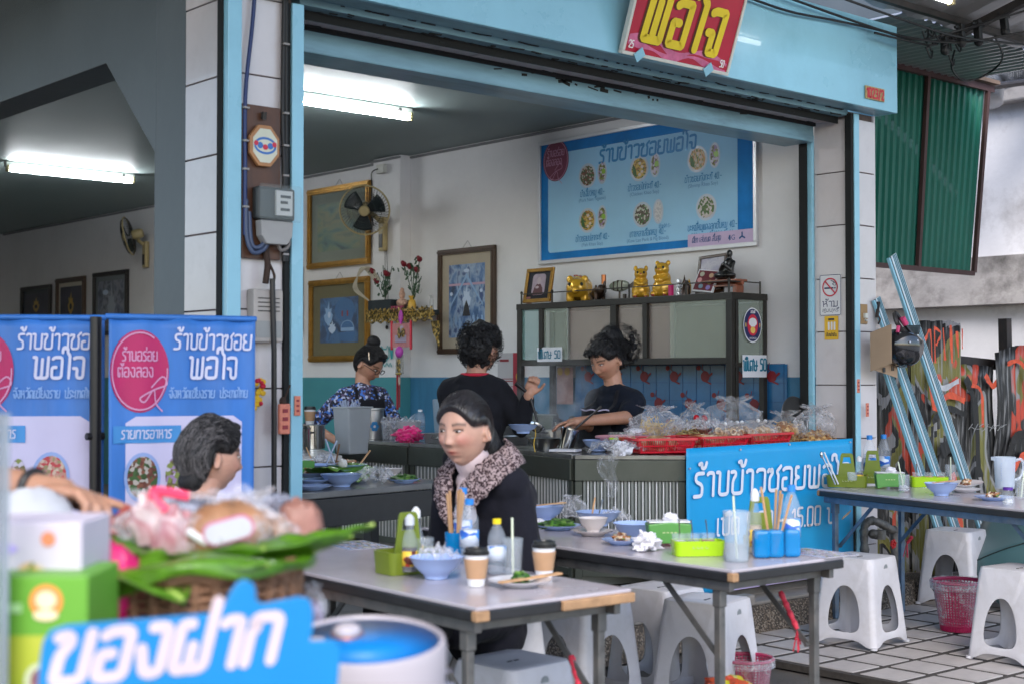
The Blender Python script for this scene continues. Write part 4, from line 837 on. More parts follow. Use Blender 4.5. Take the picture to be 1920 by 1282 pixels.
W=WB(frame((7.555,8.05,1.2),(0,-1,0),(0,0,1)));W.disc(.04,.25,.03,.03,.001);W.disc(.12,.25,.03,.03,.001);W.build('poster_print',GOLDI,bpy.data.objects['faded_poster'])

# ======================= corrugated painted fence =======================
def graff(key):
  if key in MT: return MT[key]
  m=bpy.data.materials.new(key);m.use_nodes=True;t=m.node_tree;p=t.nodes['Principled BSDF'];p.inputs['Roughness'].default_value=.45;p.inputs['Metallic'].default_value=.15
  tc=t.nodes.new('ShaderNodeTexCoord');mp=t.nodes.new('ShaderNodeMapping');mp.inputs['Scale'].default_value=(1.5,1.0,.85);t.links.new(tc.outputs['Object'],mp.inputs[0])
  n1=t.nodes.new('ShaderNodeTexNoise');n1.inputs['Scale'].default_value=1.5;n1.inputs['Detail'].default_value=.6;n1.inputs['Distortion'].default_value=.9;t.links.new(mp.outputs[0],n1.inputs[0])
  cr=t.nodes.new('ShaderNodeValToRGB');cr.color_ramp.interpolation='CONSTANT';e=cr.color_ramp.elements
  cols=[(0,(.012,.012,.013)),(.36,(.02,.02,.02)),(.405,(.25,.25,.25)),(.43,(.16,.15,.03)),(.535,(.22,.2,.05)),(.56,(.015,.015,.015)),(.6,(.30,.29,.3)),(.64,(.03,.03,.03))]
  e[0].position=0;e[0].color=(*cols[0][1],1);e[1].position=cols[1][0];e[1].color=(*cols[1][1],1)
  for q,c in cols[2:]: x=e.new(q);x.color=(*c,1)
  t.links.new(n1.outputs[0],cr.inputs[0])
  n3=t.nodes.new('ShaderNodeTexNoise');n3.inputs['Scale'].default_value=2.4;n3.inputs['Distortion'].default_value=1.;n3.inputs['Detail'].default_value=1;mp3=t.nodes.new('ShaderNodeMapping');mp3.inputs['Location'].default_value=(3.2,1,7);mp3.inputs['Scale'].default_value=(1.6,1,1);t.links.new(tc.outputs['Object'],mp3.inputs[0]);t.links.new(mp3.outputs[0],n3.inputs[0])
  r3=t.nodes.new('ShaderNodeMapRange');r3.inputs[1].default_value=.655;r3.inputs[2].default_value=.67;t.links.new(n3.outputs[0],r3.inputs[0])
  mx=t.nodes.new('ShaderNodeMix');mx.data_type='RGBA';t.links.new(r3.outputs[0],mx.inputs[0]);t.links.new(cr.outputs[0],mx.inputs[6]);mx.inputs[7].default_value=(.5,.055,.025,1)
  n2=t.nodes.new('ShaderNodeTexNoise');n2.inputs['Scale'].default_value=30;n2.inputs['Detail'].default_value=6;mp2=t.nodes.new('ShaderNodeMapping');mp2.inputs['Scale'].default_value=(2,1,.12);t.links.new(tc.outputs['Object'],mp2.inputs[0]);t.links.new(mp2.outputs[0],n2.inputs[0])
  r2=t.nodes.new('ShaderNodeMapRange');r2.inputs[1].default_value=.52;r2.inputs[2].default_value=.68;r2.inputs[4].default_value=.75;t.links.new(n2.outputs[0],r2.inputs[0])
  m2=t.nodes.new('ShaderNodeMix');m2.data_type='RGBA';t.links.new(r2.outputs[0],m2.inputs[0]);t.links.new(mx.outputs[2],m2.inputs[6]);m2.inputs[7].default_value=(.30,.295,.30,1)
  t.links.new(m2.outputs[2],p.inputs['Base Color']);MT[key]=m;return m
GR=graff('painted_tin')
RUSTY=mat('bare_tin',(.10,.095,.09),.5,metal=.4,var=.5,vs=18,stretch=(4,1,.4),dirt=.5,dcol=(.3,.3,.3),ds=10)
fn=thing('corrugated_fence','fence of corrugated tin sheets painted with orange, olive and black graffiti','fence',(8.5,5.46,0))
specs=[(7.80,8.52,1.52,0.0),(8.36,8.98,1.79,.03),(8.93,9.46,1.49,.0),(9.40,10.15,1.58,.035),(10.1,10.8,1.5,.0)]
for i,(x0,x1,zt,dy) in enumerate(specs):
  W=WB();nn=int((x1-x0)/.0065)
  def fp(u,v,x0=x0,x1=x1,zt=zt,dy=dy,i=i):
    x=x0+(x1-x0)*u;s_=math.sin(2*PI*x/(.038 if i < 2 else .075))
    wv=.03*noise.noise((x*1.5,v*2.2,i*3.1)) if i >= 2 else 0
    zz=zt+(.025*noise.noise((x*9,i,0)) if i < 3 else .12*math.sin((x-x0)*4.0)*.5)
    return (x,5.46-dy+.010*s_+wv*2,.06+(zz-.06)*v)
  W.grid(nn,14,fp);W.build('tin_sheet',GR if i != 9 else RUSTY,fn,smooth=179,thick=.0015)
GO=mat('spray_orange',(.68,.09,.035),.5,var=.25,vs=20);GB=mat('spray_black',(.012,.012,.012),.5,var=.3);GWm=mat('spray_white',(.55,.55,.58),.5,var=.2,vs=15)
def spray(pts,r,m,x0=0,name='sprayed_line',i=1):
  W=WB();P=curve([(x,5.405-(.035 if i in (1,3) else 0),z) for x,z in pts],5);W.M=Matrix.Identity(4)
  vs=[];
  for q,p in enumerate(P):
    a=P[max(q-1,0)];b=P[min(q+1,len(P)-1)];d=(b-a).normalized();nrm=V(-d.z,0,d.x)
    for s_ in (1,-1): pp=p+nrm*r*s_*(.85+.15*math.sin(q*1.3));yy=pp.y+.004*math.sin(2*PI*pp.x/.038);vs.append((pp.x,yy,pp.z))
  W.add(vs,[(2*q,2*q+1,2*q+3,2*q+2) for q in range(len(P)-1)]);W.build(name,m,fn)
spray([(8.42,1.62),(8.5,1.72),(8.52,1.5)],0.0136,GO);spray([(8.55,1.75),(8.56,1.5)],0.0124,GO);spray([(8.55,1.74),(8.63,1.7),(8.57,1.62)],0.0112,GO);spray([(8.66,1.74),(8.68,1.52)],0.0124,GO);spray([(8.75,1.76),(8.77,1.5)],0.0136,GO);spray([(8.83,1.72),(8.85,1.54)],0.0124,GO);spray([(8.9,1.74),(8.9,1.6)],0.0099,GO)
spray([(8.5,1.45),(8.54,1.2),(8.72,1.28),(8.92,1.24)],0.0248,GO);spray([(8.58,1.38),(8.66,1.33),(8.85,1.38)],.022,GWm);spray([(8.52,1.1),(8.7,1.19),(8.95,1.14)],0.0240,GB)
spray([(8.62,.9),(8.78,.93),(8.92,.84)],0.0560,GB);spray([(8.76,.75),(8.84,.45),(8.9,.2)],0.0372,GO);spray([(9.0,1.4),(9.12,1.2),(9.16,.7)],0.0360,GB,i=2);spray([(9.06,1.35),(9.2,1.3),(9.22,1.05)],0.0155,GO,i=2)
spray([(9.26,1.42),(9.36,1.34),(9.45,1.42)],0.0248,GO,i=2);spray([(9.5,1.5),(9.66,1.52),(9.78,1.42),(9.86,1.2)],0.0186,GO,i=3);spray([(9.46,.75),(9.58,.95),(9.75,1.0)],0.0400,GB,i=3);spray([(9.55,.72),(9.68,.82),(9.8,.84)],0.0310,GO,i=3);spray([(9.5,.55),(9.7,.66),(9.82,.6)],0.0320,GB,i=3)
W=WB();W.span((7.8,5.40,-.02),(10.8,5.47,.05));W.build('bottom_rail',DKSTEEL,fn)
W=WB();W.bar((8.9,5.52,1.53),(10.6,5.55,1.45),.05,.07);W.build('top_rail',DKSTEEL,fn)
W=WB();W.bar((9.86,5.56,0),(9.8,5.56,1.84),.07,.07);W.build('fence_post',DKSTEEL,fn)
W=WB()
for i in range(14):
  x=9.02+i*.035;W.bar((x,5.40,1.04+.02*math.sin(i*2.1)),(x+.03,5.385,1.06+.02*math.cos(i*3)),.004,.004)
W.build('wire_stitching',mat('wire',(.5,.5,.5),.35,metal=.9),fn)
wb=MB();wb.box((0,0,.05),(.22,.12,.10));o=wb.build('timber_block',mat('block',(.15,.12,.10),.9,var=.4,bump=.5),bevel=.008);o.location=(8.340,5.462,0.000);tag(o,'short grey timber block lying at the foot of the tin fence','block')
# leaning aluminium channels
ALU=mat('painted_channel',(.70,.76,.80),.3,metal=.3,var=.1,vs=5,dirt=.15,dcol=(.25,.3,.32));
def channel(a,b,w_,lab):
  t=thing('metal_channel',lab,'metal channel',tuple(b),group='channels leaning by the pillar')
  a=V(*a);b=V(*b);d=(a-b).normalized();r=V(-d.z,0,d.x) if True else None
  for nm,off,ww,h,m in (('web',w_*.18,w_*.62,.006,ALU),('flange',-w_*.42,w_*.16,.02,CYAN),('inner_groove',-w_*.23,w_*.2,.003,BLACKGAP)):
    W=WB();W.bar(b-r*off,a-r*off,ww,h,up=(0,1,0));W.build(nm,m,t)
  W=WB()
  for q in (0.05,.2,.36): W.bar(b-r*w_*q+V(0,-.006,0),a-r*w_*q+V(0,-.006,0),.0022,.008,up=(0,1,0))
  W.build('rib',mat('rib_line',(.16,.33,.42),.4),t)
channel((7.873,5.250,2.179),(8.734,5.100,0.322),.10,'pale blue steel channel, the one whose top reaches the green awning')
channel((7.744,5.280,1.902),(8.438,5.120,0.342),.085,'pale blue steel channel, second of the leaning ones, passing right of the helmet')
channel((7.768,5.310,1.700),(8.299,5.160,0.349),.085,'pale blue steel channel nearest the pillar, half behind the helmet')

# pipes with a red valve by the pillar foot
pp=thing('water_pipes','rusty elbow pipes with red valve wheel at the pillar foot','pipe',(8.002,5.442,0.000))
PIPE=mat('old_pipe',(.16,.15,.14),.6,metal=.5,var=.5,vs=20,bump=.6,bs=60)
W=WB();W.tube(curve([(7.418,5.150,0.302),(7.408,5.150,0.448),(7.431,5.150,0.512),(7.521,5.150,0.519),(7.659,5.120,0.459),(7.687,5.120,0.414),(7.695,5.120,0.066)],5),[.022]*1+[.024,.03,.022,.026]*7+[.022]*2,10);W.build('pipe',PIPE,pp,smooth=60)
W=WB();W.tube([(7.418,5.150,0.279),(7.416,5.150,0.091)],.02,10);W.build('pipe',PIPE,pp,smooth=60)
W=WB();W.tube([(7.504,5.100,0.469),(7.503,5.100,0.413)],.035,10);W.ell((7.460,5.120,0.447),(.035,.03,.03));W.build('valve_body',PIPE,pp,smooth=60)
W=WB(frame((7.600,5.070,0.379),(1,0,0),(0,0,1)));W.tube([((.021+.004*math.sin(k*6*2*PI/24))*math.cos(2*PI*k/24),(.021+.004*math.sin(k*6*2*PI/24))*math.sin(2*PI*k/24),0) for k in range(24)],.007,6,closed=True);W.tube([(0,0,-.02),(0,0,.008)],.007,8)
for k in range(3): W.bar((.02*math.cos(k*PI/3),.02*math.sin(k*PI/3),0),(-.02*math.cos(k*PI/3),-.02*math.sin(k*PI/3),0),.005,.004)
W.build('valve_wheel',mat('red_paint',(.6,.03,.03),.4),pp,smooth=50)

# umbrella lying on the ground at the right
um=thing('parasol','dark teal parasol lying open on the ground behind the right stools','parasol',(9.436,5.182,0.000))
UMB=mat('umbrella_cloth',(.03,.085,.095),.5,var=.12,vs=4,sheen=.3);c=V(*(8.350,4.357,0.250));ax=(V(-.45,-.5,.74)).normalized();e1=ax.orthogonal().normalized();e2=ax.cross(e1)
def up_(th,r):
  return c+(e1*math.cos(th)+e2*math.sin(th))*(r*.56)*(1-.05*abs(math.sin(th*4)))+ax*(.26*(1-r*r)-.03*abs(math.sin(th*4))*r)
W=WB();W.grid(64,8,lambda u,v: up_(2*PI*u,.02+.98*v));W.build('canopy',UMB,um,smooth=60,thick=.002)
for k in range(8): W=WB();th=2*PI*k/8;W.tube([up_(th,v/6)+ax*.004 for v in range(7)],.004,5);W.build('rib',mat('umb_rib',(.01,.02,.02),.4),um)
W=WB();W.tube([c+ax*.3,c-ax*.5],.01,6);W.build('shaft',DKSTEEL,um)

# overhead cables and clamps
cb=thing('overhead_cables','bundle of black cables strung along the fascia to cable clamps','cables',(8.5,5.0,3.5))
W=WB()
for a in ([(6.249,5.100,3.530),(6.634,5.100,3.514),(7.043,5.100,3.533),(7.481,5.100,3.549),(7.871,5.050,3.535),(8.059,4.900,3.589),(8.407,4.600,3.727)],[(6.510,5.080,3.588),(7.230,5.080,3.554),(7.676,5.000,3.512),(8.121,4.900,3.531),(8.405,4.600,3.590)],[(6.769,4.900,3.597),(7.523,4.900,3.568),(8.038,4.850,3.543),(8.586,4.700,3.551)],[(8.551,5.200,3.597),(8.680,5.300,3.505),(9.015,5.400,3.487),(9.299,5.400,3.572),(9.168,5.200,3.634),(8.716,5.000,3.677)],[(7.407,5.050,3.505),(7.913,5.000,3.499),(8.036,5.000,3.552),(8.122,4.900,3.592),(8.408,4.600,3.761)]): W.tube(curve(a,6),.0075,6)
W.build('cable',CBL,cb,smooth=60)
for px,(a,b) in enumerate(((((8.066,4.980,3.598)),((8.077,4.980,3.487))),(((8.123,4.900,3.651)),((8.140,4.900,3.534))),(((8.242,4.850,3.685)),((8.259,4.850,3.550))),(((8.380,4.750,3.751)),((8.411,4.750,3.618))))):
  W=WB();W.bar(a,b,.045,.04);W.bar(V(*a)+V(-.06,0,-.03),V(*a)+V(.08,0,-.03),.02,.02);W.ell(b,(.033,.03,.035));W.build('cable_clamp',CBL,cb,bevel=.005)
W=WB();random.seed(3)
for i in range(18):
  p=V(*(8.003,4.980,3.527))+V(random.uniform(-.15,.2),random.uniform(-.05,.05),random.uniform(-.06,.06));W.tube(curve([p,p+V(.05,0,random.uniform(-.08,.05)),p+V(.1,.02,random.uniform(-.03,.05))],4),.006,5)
W.build('cable_knot',CBL,cb)

# ======================= folding tables =======================
LAM=mat('table_laminate',(.42,.385,.42),.24,var=.08,vs=2,coat=.25,dirt=.25,dcol=(.3,.27,.3),ds=6)
BLKE=mat('black_edge',(.02,.02,.022),.35,var=.2,vs=20);STEELT=mat('table_steel',(.17,.165,.16),.42,metal=.6,var=.35,vs=14,dirt=.4,dcol=(.10,.055,.03),ds=14);CHIP=mat('chipped_wood',(.36,.21,.11),.7,var=.25,vs=20)
TAPE=mat('red_tape',(.55,.03,.06),.5,var=.3,vs=40)
def folding_table(label,loc,rz,L=1.8,Wd=.6,chips=(),tapes=(),H=.75,top_m=None,steel=None,braces=True):
  t=thing('folding_table',label,'table',loc,rz,group='folding tables on the street')
  m=MB();m.box((0,0,H-.006),(Wd,L,.012));m.build('tabletop',top_m or LAM,t,bevel=.003)
  m=MB();m.box((0,0,H-.028),(Wd+.004,L+.004,.031));m.build('edge_band',BLKE,t,bevel=.004)
  st_=steel or STEELT
  m=MB()
  for s in (-1,1): m.box((s*(Wd/2-.03),0,H-.062),(.025,L-.06,.036));m.box((0,s*(L/2-.08),H-.062),(Wd-.086,.025,.036))
  m.build('apron',st_,t,bevel=.002)
  for sx in (-1,1):
    for sy in (-1,1):
      x=sx*(Wd/2-.045);y=sy*(L/2-.1)
      m=MB();m.box((x,y,(H-.08)/2),(.028,.028,H-.08));m.box((x,y,H-.11),(.036,.036,.06));m.build('leg',st_,t,bevel=.003)
      if braces:
        m=MB();m.bar((x-sx*.022,y-sy*.012,H-.33),(x-sx*.022,y-sy*.30,H-.07),.006,.022);m.tube([(x-sx*.014,y-sy*.015,H-.33),(x-sx*.032,y-sy*.015,H-.33)],.008,8);m.build('brace',st_,t)
  m=MB();
  for sy in (-1,1): m.box((0,sy*(L/2-.1),.16),(Wd-.12,.02,.02))
  m.build('stretcher',st_,t)
  for x,y,lx,ly in chips: m=MB();m.box((x,y,H-.026),(lx,ly,.03));m.build('chipped_edge',CHIP,t,bevel=.004)
  for a,b in tapes:
    m=MB();P=[V(*a).lerp(V(*b),k/12) for k in range(13)];m.tube(P,[.008+.002*(k % 3) for k in range(13)],8);
    for k in range(5): m.tube([V(*a),V(*a)+V(random.uniform(-.03,.03),random.uniform(-.03,.03),-random.uniform(.03,.10))],.0025,4)
    m.build('red_tape',TAPE,t)
  return t
folding_table('nearest folding table, grey laminate top with takeaway coffee cups and a broken wooden corner',(2.96,4.0,0),rad(-3),chips=((-.285,-.9,.05,.026),(.16,-.901,.29,.026)),tapes=(((.235,-.75,.38),(.235,-.69,.52)),((-.235,-.80,.40),(-.24,-.80,.44))))
folding_table('middle folding table covered with used bowls and blue bottle holders',(4.105,4.04,0),rad(-2),chips=((-.292,-.895,.03,.03),),tapes=(((.233,-.74,.47),(.233,-.66,.60)),))
STB=mat('blue_steel',(.10,.15,.22),.45,metal=.4,var=.3,vs=10,dirt=.5,dcol=(.2,.19,.18),ds=12)
folding_table('rightmost folding table with blue grey legs, set with olive caddies and water jug',(7.013,4.192,0),rad(-13.4),chips=((-.295,.895,.02,.02),),tapes=(((.235,.73,.42),(.235,.69,.46)),),steel=STB)
m=MB();P=[V(-.24,.69,.50)+V(0,.0,0) for k in range(2)]
tw=thing('string_binding','pale string wound round the brace of the rightmost table','string',(6.948,4.950,0.600));m=MB()
for k in range(6): m.tube([(.02*math.cos(a)+.004*k-.01,.02*math.sin(a),.018*math.cos(a+1)+.003*k) for a in [2*PI*j/10 for j in range(10)]],.003,5,closed=True)
m.build('loop',mat('string',(.4,.3,.2),.8),tw)

# ======================= stools =======================
STW=mat('stool_plastic',(.55,.535,.565),.4,var=.09,vs=4,dirt=.3,dcol=(.33,.29,.26),ds=9)
def make_stool(label):
  t=thing('plastic_stool',label,'stool',(0,0,0),group='white plastic stools')
  H,a,b=.455,.142,.185
  m=MB();vs=[];fs=[];K=40
  def sidept(k,u,z):   # k side, u -1..1
    f=1-z/H;h=a+(b-a)*f;d=h
    p=V(u*h,-d,z);return Matrix.Rotation(k*PI/2,4,'Z') @ p
  for k in range(4):
    outer=[];inner=[]
    for j in range(K):
      th=2*PI*j/K;c_,s_=math.cos(th),math.sin(th);sc=1/max(abs(c_),abs(s_));uo=max(-1,min(1,c_*sc));zo=H/2+H/2*max(-1,min(1,s_*sc))
      outer.append(sidept(k,uo,zo))
      r=1.;zi=.15+(.165*s_ if s_ > 0 else -.075*abs(s_)**.7);ui=math.copysign(.54*abs(c_)**(.45 if s_ < 0 else .9),c_);inner.append(sidept(k,ui,zi));outer[-1]=sidept(k,uo,zo if zo > .01 else .04*max(0,1-(uo/.8)**4))
    mid=[outer[j].lerp(inner[j],.5) for j in range(K)]
    for j in range(K):
      u=(mid[j])
    bse=len(m.v)
    m.v+=[tuple(p) for p in outer]+[tuple(p) for p in inner]
    for j in range(K): m.f.append((bse+j,bse+(j+1) % K,bse+K+(j+1) % K,bse+K+j));m.mi.append(0)
  o=m.build('body',STW,t,smooth=30,thick=.006)
  bm=bmesh.new();bm.from_mesh(o.data);bmesh.ops.remove_doubles(bm,verts=bm.verts,dist=.0015);bmesh.ops.recalc_face_normals(bm,faces=bm.faces)
  # rounded upright corners
  es=[e for e in bm.edges if e.is_manifold and len(e.link_faces) == 2 and e.calc_face_angle() > rad(60) and abs((e.verts[0].co-e.verts[1].co).normalized().z) > .5]
  bmesh.ops.bevel(bm,geom=es,offset=.028,segments=5,affect='EDGES',profile=.5);bm.to_mesh(o.data);bm.free();o.data.shade_smooth();o.data.set_sharp_from_angle(angle=rad(50));wn=o.modifiers.new('normals','WEIGHTED_NORMAL');wn.weight=80;wn.keep_sharp=True
  m=MB();ring=rrpts(-a-.001,-a-.001,a+.001,a+.001,.034,6);N=len(ring);pr=((1.0,H-.02),(1.0,H-.006),(.985,H-.001),(.95,H+.0015),(.6,H-.001),(.25,H-.004))
  m.v=[(x*s,y*s,z) for s,z in pr for x,y in ring]
  for i in range(len(pr)-1):
    for k in range(N): m.f.append((i*N+k,i*N+(k+1) % N,(i+1)*N+(k+1) % N,(i+1)*N+k));m.mi.append(0)
  # small pair of slots in the middle
  c0=len(m.v);m.f.append(tuple((len(pr)-1)*N+k for k in range(N)));m.mi.append(0)
  m.build('seat',STW,t,smooth=60)
  m=MB()
  for s in (-1,1): m.box((s*.016,0,H-.003),(.02,.007,.003))
  m.build('seat_slot',BLKE,t)
  for k in range(4):
    m=MB(Matrix.Rotation(PI/4+k*PI/2,4,'Z'));m.tube([(0,-b*1.33,0),(0,-b*1.33,.012)],.018,10);m.build('foot',STW,t,smooth=50)
  m=MB(Matrix.Rotation(-PI/2*0,4,'Z'));m.lathe([(.0,.0),(.019,.0),(.019,.001)],20,(0,-.1495,.405),Matrix.Rotation(PI/2+.09,4,'X'));
  m.M=TR(0,-.1500,.405) @ Matrix.Rotation(PI/2+.09,4,'X');m.tube([(.018*math.cos(2*PI*k/18),.013*math.sin(2*PI*k/18),0) for k in range(18)],.0009,4,closed=True);ribbon(m,[V(-.012,-.002),V(-.004,.005),V(.002,.002),V(.012,.006)],.0012,.001);m.build('maker_mark',mat('mark_grey',(.25,.27,.28),.5),t)
  return t
s0=make_stool('white plastic stool near the tin fence, left of the dark teal parasol');s0.location=(7.994,4.880,0.455);s0.location.z=0;s0.rotation_euler.z=rad(10)
for loc,rz,lab in (((6.638,3.696,0.455),-4,'white plastic stool at the right edge beside the magenta basket'),
  ((6.437,4.502,0.455),6,'white plastic stool in front of the shop pillar by the end of the middle table'),
  ((4.702,4.066,0.455),14,'white plastic stool partly under the middle table, the right of its two'),
  ((4.822,4.443,0.455),4,'white plastic stool between the two near tables, behind the one under the middle table'),
  ((4.331,4.433,0.455),-2,'white plastic stool at the right side of the nearest table'),
  ((3.192,3.616,0.455),3,'white plastic stool in front at the lower middle, under the nearest table'),
  ((3.768,4.388,0.455),-8,'white plastic stool that the seated woman in the dark coat sits on')):
  d=dup(s0,(loc[0],loc[1],0),rad(rz),lab)
# ======================= magenta waste basket =======================
wbk=thing('waste_basket','magenta perforated plastic waste basket with clear liner bag','basket',(7.146,4.350,0.000))
MAG=mat('magenta_plastic',(.33,.015,.07),.35,var=.1)
m=MB()
Hb=.27
for k in range(44):
  a=2*PI*k/44;m.bar((.095*math.cos(a),.095*math.sin(a),.0),(.135*math.cos(a),.135*math.sin(a),Hb),.006,.004,up=(math.cos(a),math.sin(a),0))
for j in range(17):
  z=.03+j*.0145;r=.095+.04*z/Hb;m.tube([(r*math.cos(2*PI*k/36),r*math.sin(2*PI*k/36),z) for k in range(36)],.003,4,closed=True)
m.build('basket_mesh',MAG,wbk)
m=MB();m.lathe([(0,0),(.093,0),(.1,.045),(.097,.045),(.09,.004),(0,.004)],32);m.build('basket_base',MAG,wbk,smooth=40)
m=MB();m.tube([(.14*math.cos(2*PI*k/36),.14*math.sin(2*PI*k/36),Hb) for k in range(36)],.009,8,closed=True);m.build('rim',MAG,wbk,smooth=60)
FILM=film('clear_film',(.72,.71,.74),.38,.10,.12,10.);FILMP=film('clear_film_soft',(.8,.8,.82),.16,.02,.08,11.)
m=MB();m.lathe([(.10,.03),(.132,.22),(.142,.283),(.152,.272),(.15,.23)],36,wob=.02);m.build('liner_bag',FILM,wbk,smooth=60)

# ======================= serving carts =======================
OLIVE=mat('cart_aluminium',(.085,.092,.075),.4,metal=.5,var=.12,vs=5,dirt=.2,dcol=(.16,.15,.13));PANEL=mat('cart_panel',(.22,.23,.215),.38,metal=.5,var=.1,vs=4);PANW=mat('panel_white_rib',(.8,.78,.76),.4,var=.1,vs=20)
CTOP=mat('cart_top',(.25,.25,.24),.22,metal=.6,var=.2,vs=4,coat=.3)
def cart(label,a,b,depth,z0=.15,z1=.97,bottom=.14,group='serving carts of the shop'):
  """front edge from a to b (left to right seen from the street), depth goes away from the viewer"""
  a=V(a[0],a[1],0);b=V(b[0],b[1],0);r=(b-a);L=r.length;r.normalize();t=thing('serving_cart',label,'serving cart',(a.x,a.y,z0),group=group)
  A=frame((a.x,a.y,z0),r,(0,0,1));H=z1-z0   # z axis of A points to the viewer
  W=WB(A);W.box((L/2,H-.0125,-depth/2),(L,.025,depth));W.build('top',CTOP,t,bevel=.003)
  W=WB(A)
  W.box((L/2,H-.085,-.01),(L,.118,.045));W.box((L/2,bottom+.02,-.015),(L-.082,.04,.03))
  for x in (.02,L-.02): W.box((x,(H-.146)/2+.0,-.02),(.04,H-.146,.04));W.box((x,(H-.03)/2,-depth+.02),(.04,H-.03,.04))
  for x in (.02,L-.02): W.box((x,H-.1,-depth/2),(.03,.14,depth-.082))
  W.build('frame',OLIVE,t,bevel=.003)
  W=WB(A);n=int((L-.08)/.036);nn=n*6;x0,x1=.04,L-.04
  W.grid(nn,1,lambda u,v: (x0+(x1-x0)*u,bottom+.04+(H-.146-bottom-.04)*v,-.02+(.010 if int(round(u*nn)) % 6 in (1,2,3) else 0)));W.build('corrugated_panel',PANEL,t)
  for k in range(n):
    W=WB(A);W.box((x0+(k+.97)*(x1-x0)/n-.004,(bottom+.04+H-.146)/2,-.012),(.006,H-.146-bottom-.045,.006));W.build('white_rib',PANW,t)
  W=WB(A);W.box((L-.02,H/2,-depth/2),(.006,H-.15,depth-.1));W.build('side_panel',PANEL,t);W=WB(A);W.box((.02,H/2,-depth/2),(.006,H-.15,depth-.1));W.build('side_panel',PANEL,t)
  for x in (.06,L-.06):
    W=WB(A);W.lathe([(.001,-.012),(.032,-.012),(.032,.012),(.001,.012)],14,(x,.034,-.05),Matrix.Rotation(PI/2,4,'Y'));W.box((x,.085,-.05),(.03,.05,.03));W.build('caster',BLKF,t,smooth=40)
  return t
cart('serving cart farthest to the left, below the frosted bin and pink cloth',(5.765,8.42),(5.755,7.57),.6)
cart('serving cart behind the seated woman, stacked with steel trays',(5.755,7.55),(5.75,6.72),.6)
cart('narrow serving cart left of the steaming noodle pot',(5.74,6.49),(5.57,5.81),.62)
cart('front serving cart with crinkled plastic bag hanging over its edge',(5.567,5.782),(5.990,5.335),.62)
cart('serving cart behind the blue price banner, carrying the red baskets',(6.02,5.36),(7.44,5.36),.5)

# ======================= blue banner on the cart =======================
bn=thing('shop_banner','blue vinyl banner with white shop name and opening hours hung on the cart front','banner',(5.90,5.25,.2))
A=frame((5.895,5.245,.205),(1,0,0),(0,0,1));VINYL=mat('vinyl_blue',(.008,.33,.67),.38,var=.10,vs=1.3,stretch=(1,1,1.),bump=.15,bs=3);
W=WB(A);W.grid(40,16,lambda u,v: (1.535*u,.81*v+.012*u,.004*noise.noise((u*5,v*3,2))));W.build('sheet',VINYL,bn,smooth=180,thick=.002)
W=WB(A);W.add([(.35,.0,.006),(1.533,.0,.006),(1.533,.085,.006),(1.1,.075,.006),(.7,.045,.006)],[(0,1,2,3,4)]);W.build('pale_stripe',mat('stripe_lilac',(.55,.45,.72),.4),bn)
W=WB(A);write(W,'ร้านข้าวซอยพอใจ',.05,.545,.125,.17,.22,slant=.08,z=.016,width=1.42);write(W,'เปิด 9.00 - 15.00 น.',.24,.32,.09,.16,.2,slant=.06,z=.016,width=1.10);W.build('lettering',mat('banner_white',(.72,.74,.82),.4,var=.03),bn)
for x,y in ((.02,.70),(.45,.79),(.9,.805),(1.5,.8)):
  W=WB(A);W.tube([(x,y,-.01),(x,y,.012)],.006,8);W.build('eyelet',SILV,bn)
W=WB();W.span((5.93,5.29,.12),(7.43,5.33,.19));cbx=tag(W.build('weathered_plank',mat('weathered',(.16,.14,.12),.9,var=.35,bump=.5,stretch=(.4,3,3)),bevel=.004),'weathered grey plank under the blue banner','plank')
for a_,lab in (((6.161,5.075,0.150),'broken brick chock under the banner'),):
  m=MB();m.box((0,0,.03),(.13,.08,.06));o=m.build('brick_chock',CONC,bevel=.01);o.location=a_;tag(o,lab,'brick')

# ======================= fascia sign, plaque and hooks =======================
fs=thing('shop_sign','red tilted shop sign with big yellow Thai lettering on the cyan fascia','sign',(5.65,5.05,3.08))
p0,p1,p2=V(5.247,5.12,3.065),V(6.085,5.12,3.07),V(0,0,0)
A=frame((5.247,5.125,3.07),(1,-.0,.0),(0,-.35,1));SR=mat('sign_red',(.42,.006,.03),.35,coat=.1,var=.1);SY=mat('sign_yellow',(.75,.56,.015),.3,var=.08);SBR=mat('sign_brown',(.11,.03,.012),.4)
SW_,SH_=.84,.60
for c_,d_ in (((SW_/2,.009,.012),(SW_,.018,.03)),((SW_/2,SH_-.009,.012),(SW_,.018,.03)),((.009,SH_/2,.012),(.018,SH_-.038,.03)),((SW_-.009,SH_/2,.012),(.018,SH_-.038,.03))): W=WB(A);W.box(c_,d_);W.build('frame_side',WHITEM,fs,bevel=.002)
W=WB(A);W.box((SW_/2,SH_/2,.01),(SW_-.037,SH_-.037,.02));W.build('face',SR,fs)
W=WB(A)
for k,(off,amp) in enumerate(((.075,.025),(.04,.015))):
  n=20;up=[(.03+(SW_-.06)*i/n,off+amp*math.sin(i*.5+k)+.03*(1-i/n),.021+k*.0005) for i in range(n+1)];lo=[(x,y-.025*(1+.5*math.sin(i*.9)),z) for i,(x,y,z) in enumerate(up)]
  W.add(up+lo,[(i,n+1+i,n+2+i,i+1) for i in range(n)])
W.build('ribbon_print',mat('ribbon_pink',(.55,.13,.25),.3,var=.3,vs=12),fs)
def bold(W,z,dx=0,dy=0): write(W,'พอใจ',.11+dx,.10+dy,.22,.21,.30,slant=.08,z=z,width=.58,corner=.04)
W=WB(A);bold(W,.0225,-.014,-.004);bold(W,.0240,-.007,-.002);W.build('letter_shadow',SBR,fs)
W=WB(A);bold(W,.026);W.build('lettering',SY,fs)
